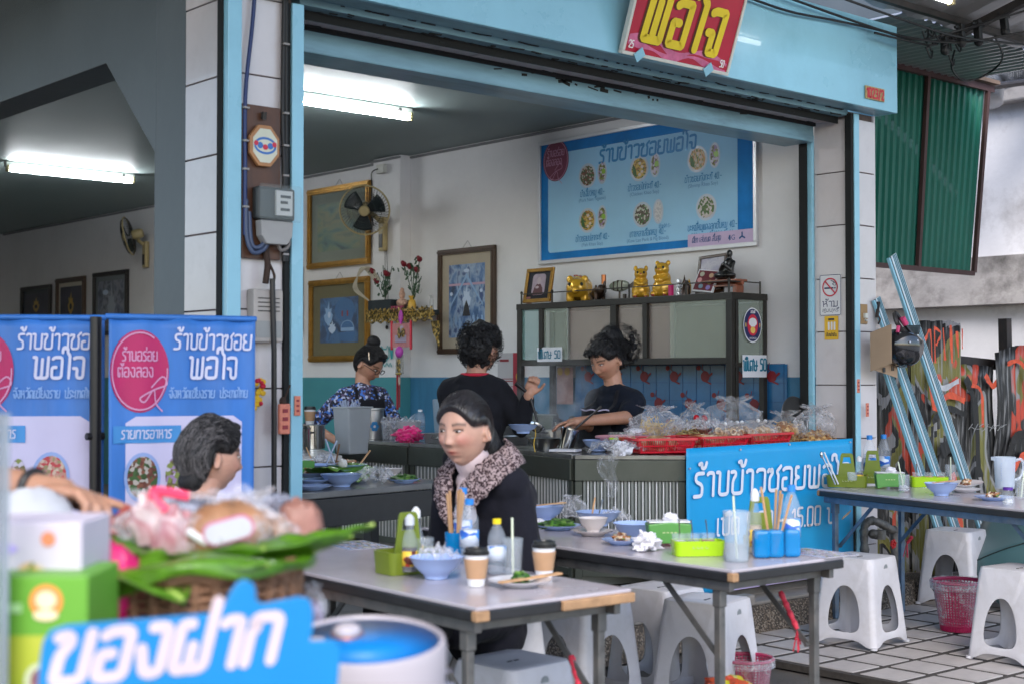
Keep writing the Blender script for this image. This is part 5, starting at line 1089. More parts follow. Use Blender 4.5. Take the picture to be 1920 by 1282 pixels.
W=WB(A);write(W,'25',.04,.04,.03,.2,z=.0225);write(W,'50',SW_-.085,.04,.03,.2,z=.0225);W.build('small_mark',PANW,fs)
for x in (.12,.66): W=WB(A);W.box((x,.012,.034),(.065,.05,.006),M=Matrix.Rotation(.75,4,'Z'));W.build('retaining_clip',CYAN,fs)
ap=thing('address_plaque','small red house number plaque reading 1023/2 on the fascia','sign',(7.52,5.13,3.16))
A=frame((7.425,5.135,3.118),(1,0,0),(0,0,1));W=WB(A);W.box((.1,.04,.003),(.20,.08,.006));W.build('plate',mat('plaque_gilt',(.4,.28,.12),.5,var=.4,vs=60),ap)
W=WB(A);write(W,'1023/2',.012,.012,.046,.26,.26,z=.0075,width=.175);W.build('digits',REDS,ap)

# ======================= pillar fittings, right =======================
ns=thing('no_smoking_sign','white no smoking sign with red circle on the right pillar','sign',(7.49,5.45,1.79))
A=frame((7.484,5.525,1.79),(0,-1,0),(0,0,1));W=WB(A);W.rrect(0,0,.165,.262,.012,.0);W.build('plate',WH,ns,thick=.002)
W=WB(A);P=rrpts(.004,.004,.161,.258,.01);ribbon(W,[V(*p) for p in P+[P[0]]],.0018,.0022);
W.rect(.038,.170,.105,.180,.003);W.rect(.11,.170,.116,.180,.003);W.rect(.119,.170,.124,.180,.003);ribbon(W,[V(p.x,p.y) for p in curve([(.115,.19,0),(.10,.2,0),(.115,.21,0),(.09,.222,0)],5)],.002,.0034);ribbon(W,[V(p.x,p.y) for p in curve([(.124,.19,0),(.125,.205,0),(.105,.215,0)],5)],.002,.0036)
write(W,'ห้าม',.0825,.058,.033,.16,.22,align='C',z=.0024,width=.11);write(W,'สูบบุหรี่',.0825,.026,.016,.16,.2,align='C',z=.0024,width=.12);W.build('lettering',NAVY,ns)
W=WB(A);ribbon(W,[V(.0825+.055*math.cos(rad(a)),.180+.055*math.sin(rad(a))) for a in range(0,361,10)],.0045,.0044);ribbon(W,[V(.045,.218),V(.12,.142)],.0045,.0050);W.build('red_circle',REDS,ns)
ys=thing('yellow_sticker','yellow sticker with three white utensils under the no smoking sign','sticker',(7.49,5.42,1.63))
A=frame((7.4845,5.49,1.64),(0,-1,0),(0,0,1));W=WB(A);W.rect(0,0,.105,.148,.0);W.build('plate',mat('yellow_card',(.72,.42,.02),.5,var=.04),ys)
W=WB(A)
for x in (.033,.055,.077): W.rrect(x-.007,.06,x+.007,.112,.005,.0008);
W.build('utensil_print',WH,ys);W=WB(A);write(W,'ปันผ่าดับ'.replace('ผ','พ'),.0525,.022,.016,.2,.2,align='C',z=.0008,width=.08);W.rect(.03,.122,.075,.134,.0008);W.build('lettering',BLKE,ys)
sw_=thing('wall_switch','old brass coloured switch plate on the right pillar','switch',(7.625,5.3,1.76))
m=MB();m.box((0,-.006,.04),(.075,.012,.125));m.build('plate',mat('aged_brass',(.33,.2,.09),.5,var=.2,metal=.2),sw_,bevel=.004);m=MB();m.box((.005,-.018,.03),(.03,.02,.03));m.tube([(.005,-.012,.005),(.005,-.028,.0)],.008,8);m.build('toggle',WHITEM,sw_,bevel=.002)
hp=thing('door_bolt','small iron bolt and chain hanging beside the switch plate','bolt',(7.72,5.28,1.8));m=MB();m.bar((.02,-.02,.08),(-.0,-.02,-.02),.022,.006);m.tube(curve([(0,-.02,.0),(.02,-.03,-.03),(.0,-.03,-.06)],4),.006,6);m.build('bolt',DKSTEEL,hp)
hm=thing('motorcycle_helmet','black open face motorcycle helmet with pink strap hanging on the pillar','helmet',(7.72,5.12,1.62))
HB=mat('helmet_black',(.012,.013,.016),.12,coat=.9,var=.05);m=MB(TR(.04,-.02,-.02,ry=rad(20)));
m.grid(32,16,lambda u,v: (.135*math.sin(PI*(.02+.62*v))*math.cos(2*PI*u)*1.05,.115*math.sin(PI*(.02+.62*v))*math.sin(2*PI*u),-.13*math.cos(PI*(.02+.62*v))*1.0+(-.0)))
m.build('shell',HB,hm,smooth=80,thick=.012)
m=MB();m.grid(14,4,lambda u,v: (.06+.10*v+.06*math.cos((u-.5)*2.2)-.03,-.02+.12*math.sin((u-.5)*2.2)*(1-.5*v),.05+.06*v));m.build('peak',mat('peak_grey',(.06,.06,.06),.3),hm,smooth=80,thick=.005)
m=MB();m.tube(curve([(-.03,-.08,.06),(-.08,-.06,.12),(-.07,-.04,.18),(-.01,-.06,.12),(.04,-.09,.05)],5),.014,6);m.build('strap',BLKF,hm)
m=MB();m.tube([(-.05,-.08,.15),(-.02,-.085,.11)],.018,8);m.tube([(-.08,-.07,.10),(-.09,-.07,.06)],.012,6);m.build('strap_pad',mat('hot_pink',(.65,.06,.18),.6),hm)
m=MB()
for p in ((.03,-.135,.01),(-.04,-.125,-.0)): m.ell(p,(.008,.006,.008))
m.build('rivet',SILV,hm);m=MB();m.ell((.15,-.06,-.02),(.014,.03,.03));m.build('decal',blobs('decal_check',[(.6,.6,.6),(.02,.02,.02),(.3,.1,.4)],90),hm)
cd=thing('cardboard_sheet','brown cardboard sheets tucked behind the helmet','cardboard',(7.56,5.2,1.45))
CARD=mat('cardboard',(.34,.24,.16),.8,var=.06,vs=8);m=MB();m.add([(0,0,-.01),(.02,-.14,.04),(.02,-.14,.28),(0,0,.23)],[(0,1,2,3)]);m.build('sheet',CARD,cd,thick=.005)
m=MB();m.add([(-.0,-.02,.0),(.20,-.06,-.05),(.20,-.06,.06),(.02,-.02,.06)],[(0,1,2,3)]);m.build('sheet',CARD,cd,thick=.005);m=MB();m.box((.14,-.062,.01),(.006,.003,.03));m.box((.155,-.064,.01),(.006,.003,.03));m.box((.08,-.045,.0),(.025,.003,.03));m.build('printed_mark',BLKE,cd)
for loc,lab,nm in ((( 7.518,5.262,1.35),'small faded red charm strip on the right shutter guide','charm_strip'),((7.61,5.26,1.20),'red wooden clapper charm hanging on the right pillar','hanging_charm'),((3.40,5.262,1.28),'salmon pink paper strip pasted on the left shutter guide','charm_strip')):
  m=MB();m.box((0,0,0),(.028 if loc[0] > 4 else .03,.006,.085));
  o=m.build(nm,mat('salmon_paper',(.62,.2,.13),.6,var=.15,vs=60),bevel=.001);o.location=loc;tag(o,lab,'charm')
  for k in range(3): q=MB();q.box((0,-.0045,.022-.022*k),(.013,.002,.009));q.build('glyph',REDI,o)

# ======================= left pillar fittings =======================
WOODB=mat('meter_board_wood',(.085,.035,.018),.5,var=.3,vs=8,stretch=(3,3,.6),coat=.1)
W=WB();W.span((3.125,5.27,1.905),(3.315,5.297,2.56));bd=tag(W.build('meter_board',WOODB,bevel=.003),'dark brown wooden board on the corner pillar behind the meter','board')
oct_=thing('wall_clock','octagonal wooden plaque with blue and red flower print above the electricity meter','plaque',(3.22,5.26,2.38))
A=frame((3.22,5.262,2.385),(1,0,0),(0,0,1));P=[(.078*math.cos(rad(22.5+45*k)),.095*math.sin(rad(22.5+45*k))) for k in range(8)]
oct_.name='octagonal_plaque'
W=WB(A);W.prism(P,0,.02);W.build('frame',mat('light_wood',(.40,.19,.08),.5,var=.15),oct_,bevel=.003);W=WB(A);W.prism([(x*.82,y*.82) for x,y in P],.0201,.022);W.build('face',mat('cream_face',(.60,.60,.48),.4),oct_)
W=WB(A);ribbon(W,[V(.05*math.cos(rad(a)),.032*math.sin(rad(a))) for a in range(0,361,15)],.005,.0225);W.disc(-.025,.0,.014,.014,.0228);W.disc(.025,.0,.014,.014,.0231);W.build('blue_print',mat('plaque_blue',(.05,.16,.45),.5),oct_)
W=WB(A);W.disc(-.045,.008,.011,.011,.0234,12);W.disc(.045,.008,.011,.011,.0236,12);W.disc(0,-.006,.013,.012,.0238,12);W.build('red_print',REDS,oct_)
W=WB();W.tube([(3.22,5.255,2.50),(3.22,5.25,2.53)],.012,8);W.build('nail_hook',BLKF,oct_)
em=thing('electricity_meter','grey electricity meter with glass cover and white dial on the wooden board','electricity meter',(3.26,5.2,2.0))
W=WB();W.span((3.17,5.22,2.07),(3.36,5.268,2.21));W.build('housing',mat('meter_grey',(.05,.055,.055),.45,metal=.3,var=.2),em,bevel=.012)
W=WB();W.span((3.255,5.205,2.09),(3.335,5.218,2.195));W.build('dial',mat('dial_white',(.55,.55,.53),.5),em);W=WB()
for z,w_ in ((2.17,.05),(2.145,.035),(2.115,.045)): W.span((3.275,5.2025,z-.006),(3.275+w_,5.2045,z+.006))
W.build('dial_marks',BLKE,em)
W=WB();W.span((3.162,5.175,2.06),(3.368,5.20,2.218));W.build('glass_cover',mat('meter_glass',(.4,.45,.45),.06,alpha=.10,spec=1.,var=0),em,bevel=.02)
W=WB();W.M=frame((3.26,5.235,2.0),(1,0,0),(0,0,1));W.prism([(-.08,.065),(.08,.065),(.075,-.0),(.05,-.035),(-.05,-.035),(-.075,0)],-.02,.03);W.build('terminal_cover',mat('terminal_grey',(.33,.32,.31),.5),em,bevel=.004)
W=WB()
for a in ([(3.14,5.26,2.15),(3.14,5.255,2.0),(3.16,5.24,1.93),(3.21,5.24,1.94),(3.235,5.23,1.98)],[(3.155,5.26,2.1),(3.16,5.25,1.97),(3.19,5.24,1.95),(3.225,5.23,1.985)]): W.tube(curve(a,6),.010,8)
W.build('meter_cable',mat('cable_bluegrey',(.05,.07,.13),.4),em,smooth=60);W=WB();W.tube(curve([(3.33,5.25,2.03),(3.34,5.24,1.97),(3.30,5.24,1.945),(3.275,5.23,1.985)],6),.008,8);W.build('meter_cable',mat('cable_grey2',(.2,.18,.17),.5),em,smooth=60)
cbl=thing('pillar_cables','blue and black supply cables clipped down the corner pillar','cables',(3.14,5.27,1.9))
W=WB();W.tube(curve([(3.19,5.275,3.1),(3.175,5.275,2.9),(3.14,5.27,2.6),(3.135,5.262,2.3),(3.135,5.26,2.0)],6),.009,8);W.build('blue_cable',mat('cable_blue',(.012,.03,.12),.4),cbl,smooth=60)
W=WB();W.tube(curve([(3.335,5.275,3.2),(3.33,5.275,2.8),(3.325,5.27,2.5),(3.33,5.26,2.2),(3.328,5.26,1.9)],6),.010,8);W.tube(curve([(3.345,5.275,3.2),(3.342,5.27,2.6),(3.345,5.265,1.9)],6),.008,8);W.build('black_cable',CBL,cbl,smooth=60)
for x,zz in ((3.135,(2.54,2.4,2.28,2.12)),(3.333,(2.84,2.54,2.40,2.27,2.1,1.93))):
  for z in zz: W=WB();W.span((x-.014,5.249,z-.004),(x+.014,5.262,z+.004));W.build('cable_clip',mat('clip_grey',(.28,.26,.25),.5),cbl)
ib=thing('switch_box','old cream switch box with conduit on the corner pillar','switch box',(3.235,5.27,1.55));W=WB();W.span((3.165,5.235,1.55),(3.31,5.296,1.775));W.build('box',mat('aged_plastic',(.40,.36,.33),.55,var=.15),ib,bevel=.008)
W=WB();W.span((3.175,5.232,1.57),(3.30,5.2345,1.64));W.build('cover_plate',mat('plate_grey',(.28,.28,.27),.4),ib);W=WB()
for k in range(4): W.span((3.185,5.2315,1.68+.018*k),(3.29,5.2345,1.684+.018*k))
W.build('vent_slot',BLKE,ib)
W=WB();W.tube(curve([(3.245,5.26,1.98),(3.235,5.255,1.93),(3.24,5.25,1.88),(3.23,5.25,1.80)],5),.014,8);W.tube(curve([(3.245,5.24,1.88),(3.265,5.235,1.83),(3.25,5.235,1.79)],5),.006,6);W.build('old_hook',mat('rust_dark',(.04,.022,.015),.8),ib)
W=WB();W.tube([(3.248,5.225,1.82),(3.258,5.225,1.5),(3.262,5.225,.75)],.012,8);tag(W.build('hanging_pole',BLKF,smooth=60),'thin black pole hanging straight down the front of the corner pillar','pole')
gl=thing('flower_garland','small yellow and red flower garland on the corner pillar','garland',(3.2,5.27,1.3));W=WB();random.seed(2)
for k in range(16): W.ell((3.2+random.uniform(-.03,.03),5.26,1.33+random.uniform(-.06,.06)),(.014,.01,.012),7,5)
W.build('yellow_flowers',mat('marigold',(.75,.45,.02),.6),gl);W=WB()
for k in range(6): W.ell((3.2+random.uniform(-.03,.03),5.25,1.33+random.uniform(-.06,.06)),(.01,.01,.01),7,5)
W.build('red_flowers',REDS,gl)
fc=thing('hanging_charm','salmon pink wooden clapper with red writing hanging from a twig on the corner pillar','charm',(3.31,5.24,1.2));W=WB();W.M=TR(3.31,5.235,1.24);W.prism([(-.028,0),(-.022,.05),(0,.065),(.022,.05),(.028,0)],0,.001);W=WB();W.box((3.315,5.235,1.225),(.055,.02,.13));W.build('clapper',MT['salmon_paper'],fc,bevel=.006)
for k in range(3): W=WB();W.box((3.315,5.2235,1.26-.035*k),(.025,.003,.016));W.build('glyph',REDI,fc)
W=WB();W.tube([(3.31,5.24,1.29),(3.345,5.235,1.37)],.004,5);W.ell((3.312,5.24,1.30),(.016,.014,.02));W.build('twig',mat('rust_dark',(.04,.02,.015),.8),fc)

# ======================= stand-up banners =======================
NYL=mat('banner_blue',(.04,.185,.56),.5,var=.16,vs=3,stretch=(2.5,2.5,.6),coat=.1,bump=.12,bs=4);LIL=mat('banner_lilac',(.60,.55,.74),.5,var=.05,vs=3);MAGD=mat('banner_magenta',(.48,.008,.11),.45,var=.1);BWH=mat('banner_letter',(.66,.66,.82),.5,var=.04)
PALEB=mat('banner_pale',(.25,.42,.75),.5)
def standee(label,bl,right,Wd=.66,H=1.6,z0=.05,seed=0):
  t=thing('standing_banner',label,'banner',(bl[0],bl[1],0),group='blue standing menu banners')
  A=frame((bl[0],bl[1],z0),right,(0,0,1)) @ Matrix.Diagonal((.85,1,1,1));H=H-z0
  wav=lambda u,v: .012*math.sin(u*9+seed)*(1-v)+.006*math.sin(u*23+v*3)+.01*noise.noise((u*3,v*4,seed))
  W=WB(A);W.grid(40,40,lambda u,v: (Wd*u,H*v,wav(u,v)));W.build('fabric',NYL,t,smooth=180,thick=.0015)
  def sheet(name,poly,m,dz,nx=14):
    x0,x1=min(p[0] for p in poly),max(p[0] for p in poly)
    cx=sum(p[0] for p in poly)/len(poly);cy=sum(p[1] for p in poly)/len(poly);n_=len(poly);Q=[(cx+(x-cx)*s_,cy+(y-cy)*s_) for s_ in (1,.85,.7,.55,.4,.25,.1) for x,y in poly]
    W=WB(A);W.add([(x,y,wav(x/Wd,y/H)+dz) for x,y in Q],[(j*n_+i,j*n_+(i+1) % n_,(j+1)*n_+(i+1) % n_,(j+1)*n_+i) for j in range(6) for i in range(n_)]+[tuple(6*n_+i for i in range(n_))]);return W.build(name,m,t)
  def wr(name,txt,x,y,h,m,width=None,align='L',sw=.16,slant=.08):
    W=WB();W.M=Matrix.Identity(4);write(W,txt,x,y,h,sw,.2,slant=slant,align=align,z=0,width=width);W.v=[tuple(A @ V(px,py,wav(px/Wd,py/H)+.012+pz)) for px,py,pz in W.v];return W.build(name,m,t)
  W=WB();x0,x1,y1=.075,.60,H-.37;P=[]
  W.M=A;n=12
  W.grid(n,24,lambda u,v: (x0+(x1-x0)*u,.08+(y1-.08)*v-(.025*max(0,abs(u-.5)*2-.85)/.15 if v > .99 else 0),wav((x0+(x1-x0)*u)/Wd,(.08+(y1-.08)*v)/H)+.003));W.build('lilac_panel',LIL,t,smooth=180)
  n=40;c_=(.135,H-.20);sheet('round_badge',[(c_[0]+.13*math.cos(2*PI*k/n),c_[1]+.155*math.sin(2*PI*k/n)) for k in range(n)],MAGD,.005)
  W=WB();ribbon(W,[V(c_[0]+.122*math.cos(rad(a)),c_[1]+.145*math.sin(rad(a))) for a in range(-300,10,8)],.003,0);write(W,'ร้านอร่อย',c_[0]+.0,c_[1]+.04,.034,.16,.2,align='C',z=0,width=.15);write(W,'ต้องลอง',c_[0]-.02,c_[1]-.02,.034,.16,.2,align='C',z=0,width=.15)
  ribbon(W,[V(p.x,p.y) for p in curve([(c_[0]+.05,c_[1]-.06,0),(c_[0]+.10,c_[1]-.02,0),(c_[0]+.12,c_[1]-.05,0),(c_[0]+.06,c_[1]-.07,0),(c_[0],c_[1]-.10,0),(c_[0]+.02,c_[1]-.115,0),(c_[0]+.06,c_[1]-.07,0),(c_[0]+.07,c_[1]-.12,0),(c_[0]+.1,c_[1]-.15,0)],4)],.003,.0003)
  W.v=[tuple(A @ V(px,py,wav(px/Wd,py/H)+.010+pz)) for px,py,pz in W.v];W.build('badge_lettering',mat('badge_pink2',(.65,.3,.5),.5),t)
  wr('lettering','ร้านข้าวซอย',.285,H-.115,.055,BWH,width=.35);wr('lettering','พอใจ',.355,H-.225,.078,BWH,width=.21)
  wr('lettering','จังหวัดเชียงราย',.265,H-.30,.027,PALEB,width=.20,sw=.18);wr('lettering','ประเทศไทย',.49,H-.30,.027,PALEB,width=.13,sw=.18)
  sheet('label_tag',[(.02+.3*k/8,H-.47) for k in range(9)]+[(.32-.3*k/8,H-.405) for k in range(9)],mat('tag_blue',(.06,.28,.62),.5),.006);wr('lettering','รายการอาหาร',.055,H-.452,.030,BWH,width=.22)
  for i,(x,y,sd) in enumerate(((.15,H-.60,1),(.43,H-.60,0),(.15,H-.93,0),(.43,H-.93,1),(.15,H-1.25,1),(.43,H-1.25,0))):
    n=24;sheet('bowl_print',[(x+.082*math.cos(2*PI*k/n),y+.095*math.sin(2*PI*k/n)) for k in range(n)],mat('pale_bowl',(.3,.4,.7),.5),.006);sheet('food_print',[(x+.068*math.cos(2*PI*k/n),y+.08*math.sin(2*PI*k/n)) for k in range(n)],(FOODS+[blobs('food_pink',[(.5,.05,.06),(.5,.25,.2),(.3,.25,.12),(.6,.45,.35)],80)])[(0,5,3,2,5,4)[i]],.0085)
    if sd: sheet('food_print',[(x+.14+.036*math.cos(2*PI*k/n),y+.07*math.sin(2*PI*k/n)) for k in range(n)],SIDE,.007)
    wr('dish_lettering',('น้ำเงี้ยว','ข้าวซอย')[i % 2],x+.03,y-.145,.022,PALEB,width=.10,align='C');wr('dish_lettering','หมู 40.-',x+.03,y-.185,.014,PALEB,width=.09,align='C')
  W=WB(A);W.tube([(-.015,H+.004,.0),(Wd+.005,H+.004,0)],.011,8);W.build('top_rail',NYL,t,smooth=60)
  W=WB(A);W.box((Wd/2,-.01,-.03),(Wd+.02,.07,.11));W.build('base_case',SILV,t,bevel=.01)
  W=WB(A);W.tube([(Wd/2,0,-.04),(Wd/2,H,-.03)],.012,8);W.build('rear_pole',BLKF,t);return t
standee('right blue standing banner with whole magenta badge, behind the grey haired woman',(2.405,5.01),(.56,-.15,0),Wd=.66,H=1.625,seed=1)
standee('left blue standing banner cut off by the picture edge',(1.985,5.45),(.61,-.42,0),Wd=.66,H=1.625,seed=4)
m=MB();m.tube([(2.40,5.10,0),(2.395,5.10,1.63)],.022,10);m.tube([(2.36,5.10,1.18),(2.43,5.10,1.18)],.014,8);o=m.build('black_pole',BLKF,smooth=60);tag(o,'black pole standing in the gap between the two blue banners','pole')
m=MB();m.span((2.28,5.5,0),(2.6,5.75,1.1));o=m.build('black_cabinet',DKB,bevel=.01);tag(o,'dark cabinet side seen in the gap between the blue banners','cabinet')

# ======================= tableware builders (z=0 is the surface they stand on) =======================
MEL=mat('melamine_blue',(.36,.48,.78),.22,var=.03,coat=.4);MELW=mat('melamine_white',(.66,.64,.66),.22,coat=.4,var=.03);CREAMC=mat('cream_china',(.66,.60,.58),.2,coat=.5,var=.03)
PET=mat('clear_pet',(.7,.76,.85),.05,trans=.0,alpha=.16,spec=1.0,var=0);WATER=mat('water',(.35,.45,.55),.03,alpha=.16,spec=.9,var=0);CAPB=mat('cap_blue',(.02,.22,.65),.4);LABB=blobs('bottle_label',[(.03,.12,.5),(.6,.66,.75),(.05,.25,.65),(.55,.6,.7)],22,.3,stretch=(1,1,2));LABR=blobs('sauce_label',[(.55,.05,.02),(.75,.5,.05),(.1,.02,.01),(.7,.62,.5)],40,.4)
WOODC=mat('chopstick_wood',(.52,.30,.15),.6,var=.2,vs=20,stretch=(1,1,.2));OLV=mat('caddy_olive',(.15,.20,.015),.4,var=.05);LIMEP=mat('caddy_lime',(.36,.60,.01),.35,var=.04);GRN=mat('tissue_green',(.09,.28,.06),.4,var=.05);GLS=mat('tumbler_glass',(.6,.66,.72),.04,alpha=.15,spec=1.,var=0);BLT=mat('blue_tint',(.0,.22,.55),.15,alpha=.72,spec=.4,var=.05)
SOUP=blobs('soup',[(.25,.09,.02),(.4,.2,.05),(.12,.05,.02),(.5,.33,.14)],40,.25,bump=.6);GREENF=blobs('herbs',[(.03,.11,.01),(.07,.2,.02),(.02,.06,.01),(.14,.26,.05)],70,.5,bump=1.);MEATF=blobs('food_scraps',[(.4,.16,.06),(.55,.4,.25),(.15,.05,.02),(.6,.5,.42),(.1,.16,.03)],60,.5,bump=1.)
TISS=mat('tissue',(.72,.70,.74),.85,var=.04,bump=.5,bs=60);DKSAUCE=mat('dark_sauce',(.035,.012,.008),.15,coat=.6);SPOONM=mat('spoon_steel',(.45,.45,.46),.2,metal=.9,var=.05);COFB=mat('kraft_cup',(.46,.27,.15),.65,var=.06,vs=20);LIDB=mat('cup_lid',(.012,.012,.013),.3)
def lab(o,label,cat,group=None): return tag(o,label,cat,group)
def T(kind,label,cat,loc,rz=0,group=None): return thing(kind,label,cat,tuple(loc),rz,group)
def jit(n,r,f):  # crumpled sheet lump
  return [V(0,0,0)]
def lump(name,m,parent,c,r,seed,n=18,k=12,rough=.35,A=None,flat=0.):
  b=MB(A);b.ell((0,0,0),1.0,n,k);vs=[]
  for q in b.v:
    q=V(*q);f=1+rough*noise.noise(q*2.3+V(seed,seed*1.7,0))+rough*.55*noise.noise(q*6.+V(0,seed,seed));q=V(q.x*r[0]*f,q.y*r[1]*f,q.z*r[2]*f)
    if flat is not None: q.z=max(q.z,-r[2]*.8)
    vs.append(tuple(q+V(*c)))
  b.v=vs;return b.build(name,m,parent,smooth=40)
def bag(label,loc,r,seed,m=None,content=None,cm=None,cat='plastic bag',rz=0,tie=True,group=None,kind='plastic_bag'):
  t=T(kind,label,cat,loc,rz,group)
  b=MB();n,k=44,22;vs=[]
  for j in range(k+1):
    v=j/k;pr=math.sin(PI*min(1,v*1.05))**.6 if v < .72 else (.25+.75*(1-(v-.72)/.28)**1.3*.6 if tie else .9)
    if v >= .86 and tie: pr=.22+.5*(v-.86)/.14
    if v < .06: pr=.55*v/.06+.3
    for i in range(n):
      a=2*PI*i/n;d=V(math.cos(a),math.sin(a),0);f=pr*(1+.28*noise.noise(V(d.x*1.6,d.y*1.6,v*2.5)+V(seed,0,0))+.22*noise.noise(V(d.x*5,d.y*5,v*7)+V(0,seed,0))+.08*math.sin(a*9+seed+v*4))
      vs.append((d.x*r[0]*f,d.y*r[1]*f,r[2]*(v+.10*noise.noise(V(d.x*3,d.y*3,v*4+seed)))*1.0+.002))
  b.add(vs,[(j*n+i,j*n+(i+1) % n,(j+1)*n+(i+1) % n,(j+1)*n+i) for j in range(k) for i in range(n)]);b.build('film',m or FILM,t,smooth=28)
  if content: lump('content',cm,t,(0,0,r[2]*content*.55+.004),(r[0]*.8,r[1]*.8,r[2]*content*.6),seed,rough=.3)
  return t
def crumple(label,loc,r,seed,m=None,cat='plastic bag',kind='plastic_bag'):
  t=T(kind,label,cat,loc);b=MB();n=26;vs=[]
  for j in range(n+1):
    for i in range(n+1):
      u,v=i/n*2-1,j/n*2-1;e=max(0,1-(u*u+v*v)*.5);q=V(u*3,v*3,seed)
      vs.append((r[0]*(u+.2*noise.noise(q*1.3)),r[1]*(v+.2*noise.noise(q*1.5+V(3,3,3))),max(.002,r[2]*(e*.8+.65*noise.noise(q*1.2)+.35*abs(noise.noise(q*3.1)))+.003)))
  b.add(vs,[(j*(n+1)+i,j*(n+1)+i+1,(j+1)*(n+1)+i+1,(j+1)*(n+1)+i) for j in range(n) for i in range(n)]);b.build('film',m or FILM,t,smooth=25)
  return t
def bowl(label,loc,r=.088,h=.062,m=None,fill=None,sticks=0,spoon=False,cat='bowl',group='melamine bowls',rz=0):
  t=T('bowl',label,cat,loc,rz,group);m=m or MEL
  b=MB();b.lathe([(0,.0),(r*.42,.0),(r*.45,.010),(r*.5,.014),(r*.8,h*.55),(r*.98,h*.97),(r*1.02,h),(r*.99,h),(r*.77,h*.6),(r*.45,.02),(0,.018)],36);b.build('body',m,t,smooth=50)
  if fill: b=MB();b.lathe([(0,h*.62),(r*.45,h*.60),(r*.76,h*.57)],24,wob=.03);b.build('soup',fill,t,smooth=180);
  if fill: lump('leftovers',MEATF,t,(0,0,h*.58),(r*.5,r*.45,h*.18),r*77+loc[0],14,8,.5)
  for k in range(sticks):
    b=MB();b.bar((-r*1.15,.01*k-.02,h+.006),(r*1.45,.018*k+.0,h+.006),.007,.005);b.build('chopstick',WOODC,t)
  if spoon:
    b=MB();b.tube(curve([(0,0,h*.6),(.02,.01,h),(.055,.03,h*1.75)],4),.0035,6);b.ell((0,0,h*.55),(.02,.014,.006));b.build('spoon',SPOONM,t,smooth=60)
    b=MB();b.bar((-.02,.02,h*.6),(.03,.05,h*1.9),.006,.006);b.build('chopstick',WOODC,t)
  return t
def plate(label,loc,r=.095,food=None,m=None,seed=1,n=1,group='melamine plates',tissue=False,fr=.6):
  t=T('plate',label,'plate',loc,0,group)
  b=MB();z=0;b.lathe([(0,z),(r*.55,z),(r*.6,z+.006),(r*.98,z+.018),(r,z+.021),(r*.97,z+.021),(r*.6,z+.011),(0,z+.008)],36);b.build('body',m or MEL,t,smooth=50)
  if food: lump('food',food,t,(0,0,.022),(r*fr,r*fr*.8,.02),seed,20,10,.6)
  if tissue: lump('tissue',TISS,t,(r*.3,-.02,.035),(.035,.03,.025),seed+5,14,10,.8)
  return t
def bottle(label,loc,h=.21,r=.031,cap=None,label_m=None,fill=.5,cat='water bottle'):
  t=T('water_bottle',label,cat,loc,0,'plastic water bottles')
  b=MB();b.lathe([(0,.004),(r*.6,.0),(r*.95,.006),(r,.02),(r*.97,h*.2),(r,h*.24),(r,h*.52),(r*.95,h*.56),(r,h*.6),(r*.95,h*.7),(r*.6,h*.84),(r*.40,h*.89),(r*.40,h*.93)],24);b.build('body',PET,t,smooth=50)
  b=MB();b.lathe([(0,h*.91),(r*.46,h*.91),(r*.46,h),(r*.40,h*1.004),(0,h*1.004)],18);b.build('cap',cap or CAPB,t,smooth=35)
  b=MB();b.lathe([(r*1.01,h*.26),(r*1.01,h*.52)],24);b.build('label',label_m or LABB,t,smooth=180)
  if fill: b=MB();b.lathe([(0,.006),(r*.9,.008),(r*.93,h*fill),(0,h*fill)],20);b.build('water',WATER,t,smooth=50)
  return t
def sauce(label,loc,h=.15,r=.022,m=None,cap=None):
  t=T('sauce_bottle',label,'sauce bottle',loc,0,'sauce bottles')
  b=MB();b.lathe([(0,0),(r,.0),(r,h*.5),(r*.85,h*.6),(r*.5,h*.72),(r*.45,h*.82)],18);b.build('body',GLS,t,smooth=50)
  b=MB();b.lathe([(0,.002),(r*.93,.002),(r*.93,h*.42),(0,h*.42)],18);b.build('sauce',m or DKSAUCE,t,smooth=50)
  b=MB();b.lathe([(r*1.02,h*.1),(r*1.02,h*.36)],18);b.build('label',LABR,t,smooth=180)
  b=MB();b.lathe([(0,h*.8),(r*.62,h*.8),(r*.62,h*.92),(r*.3,h*.98),(0,h)],14);b.build('cap',cap or WH,t,smooth=35);return t
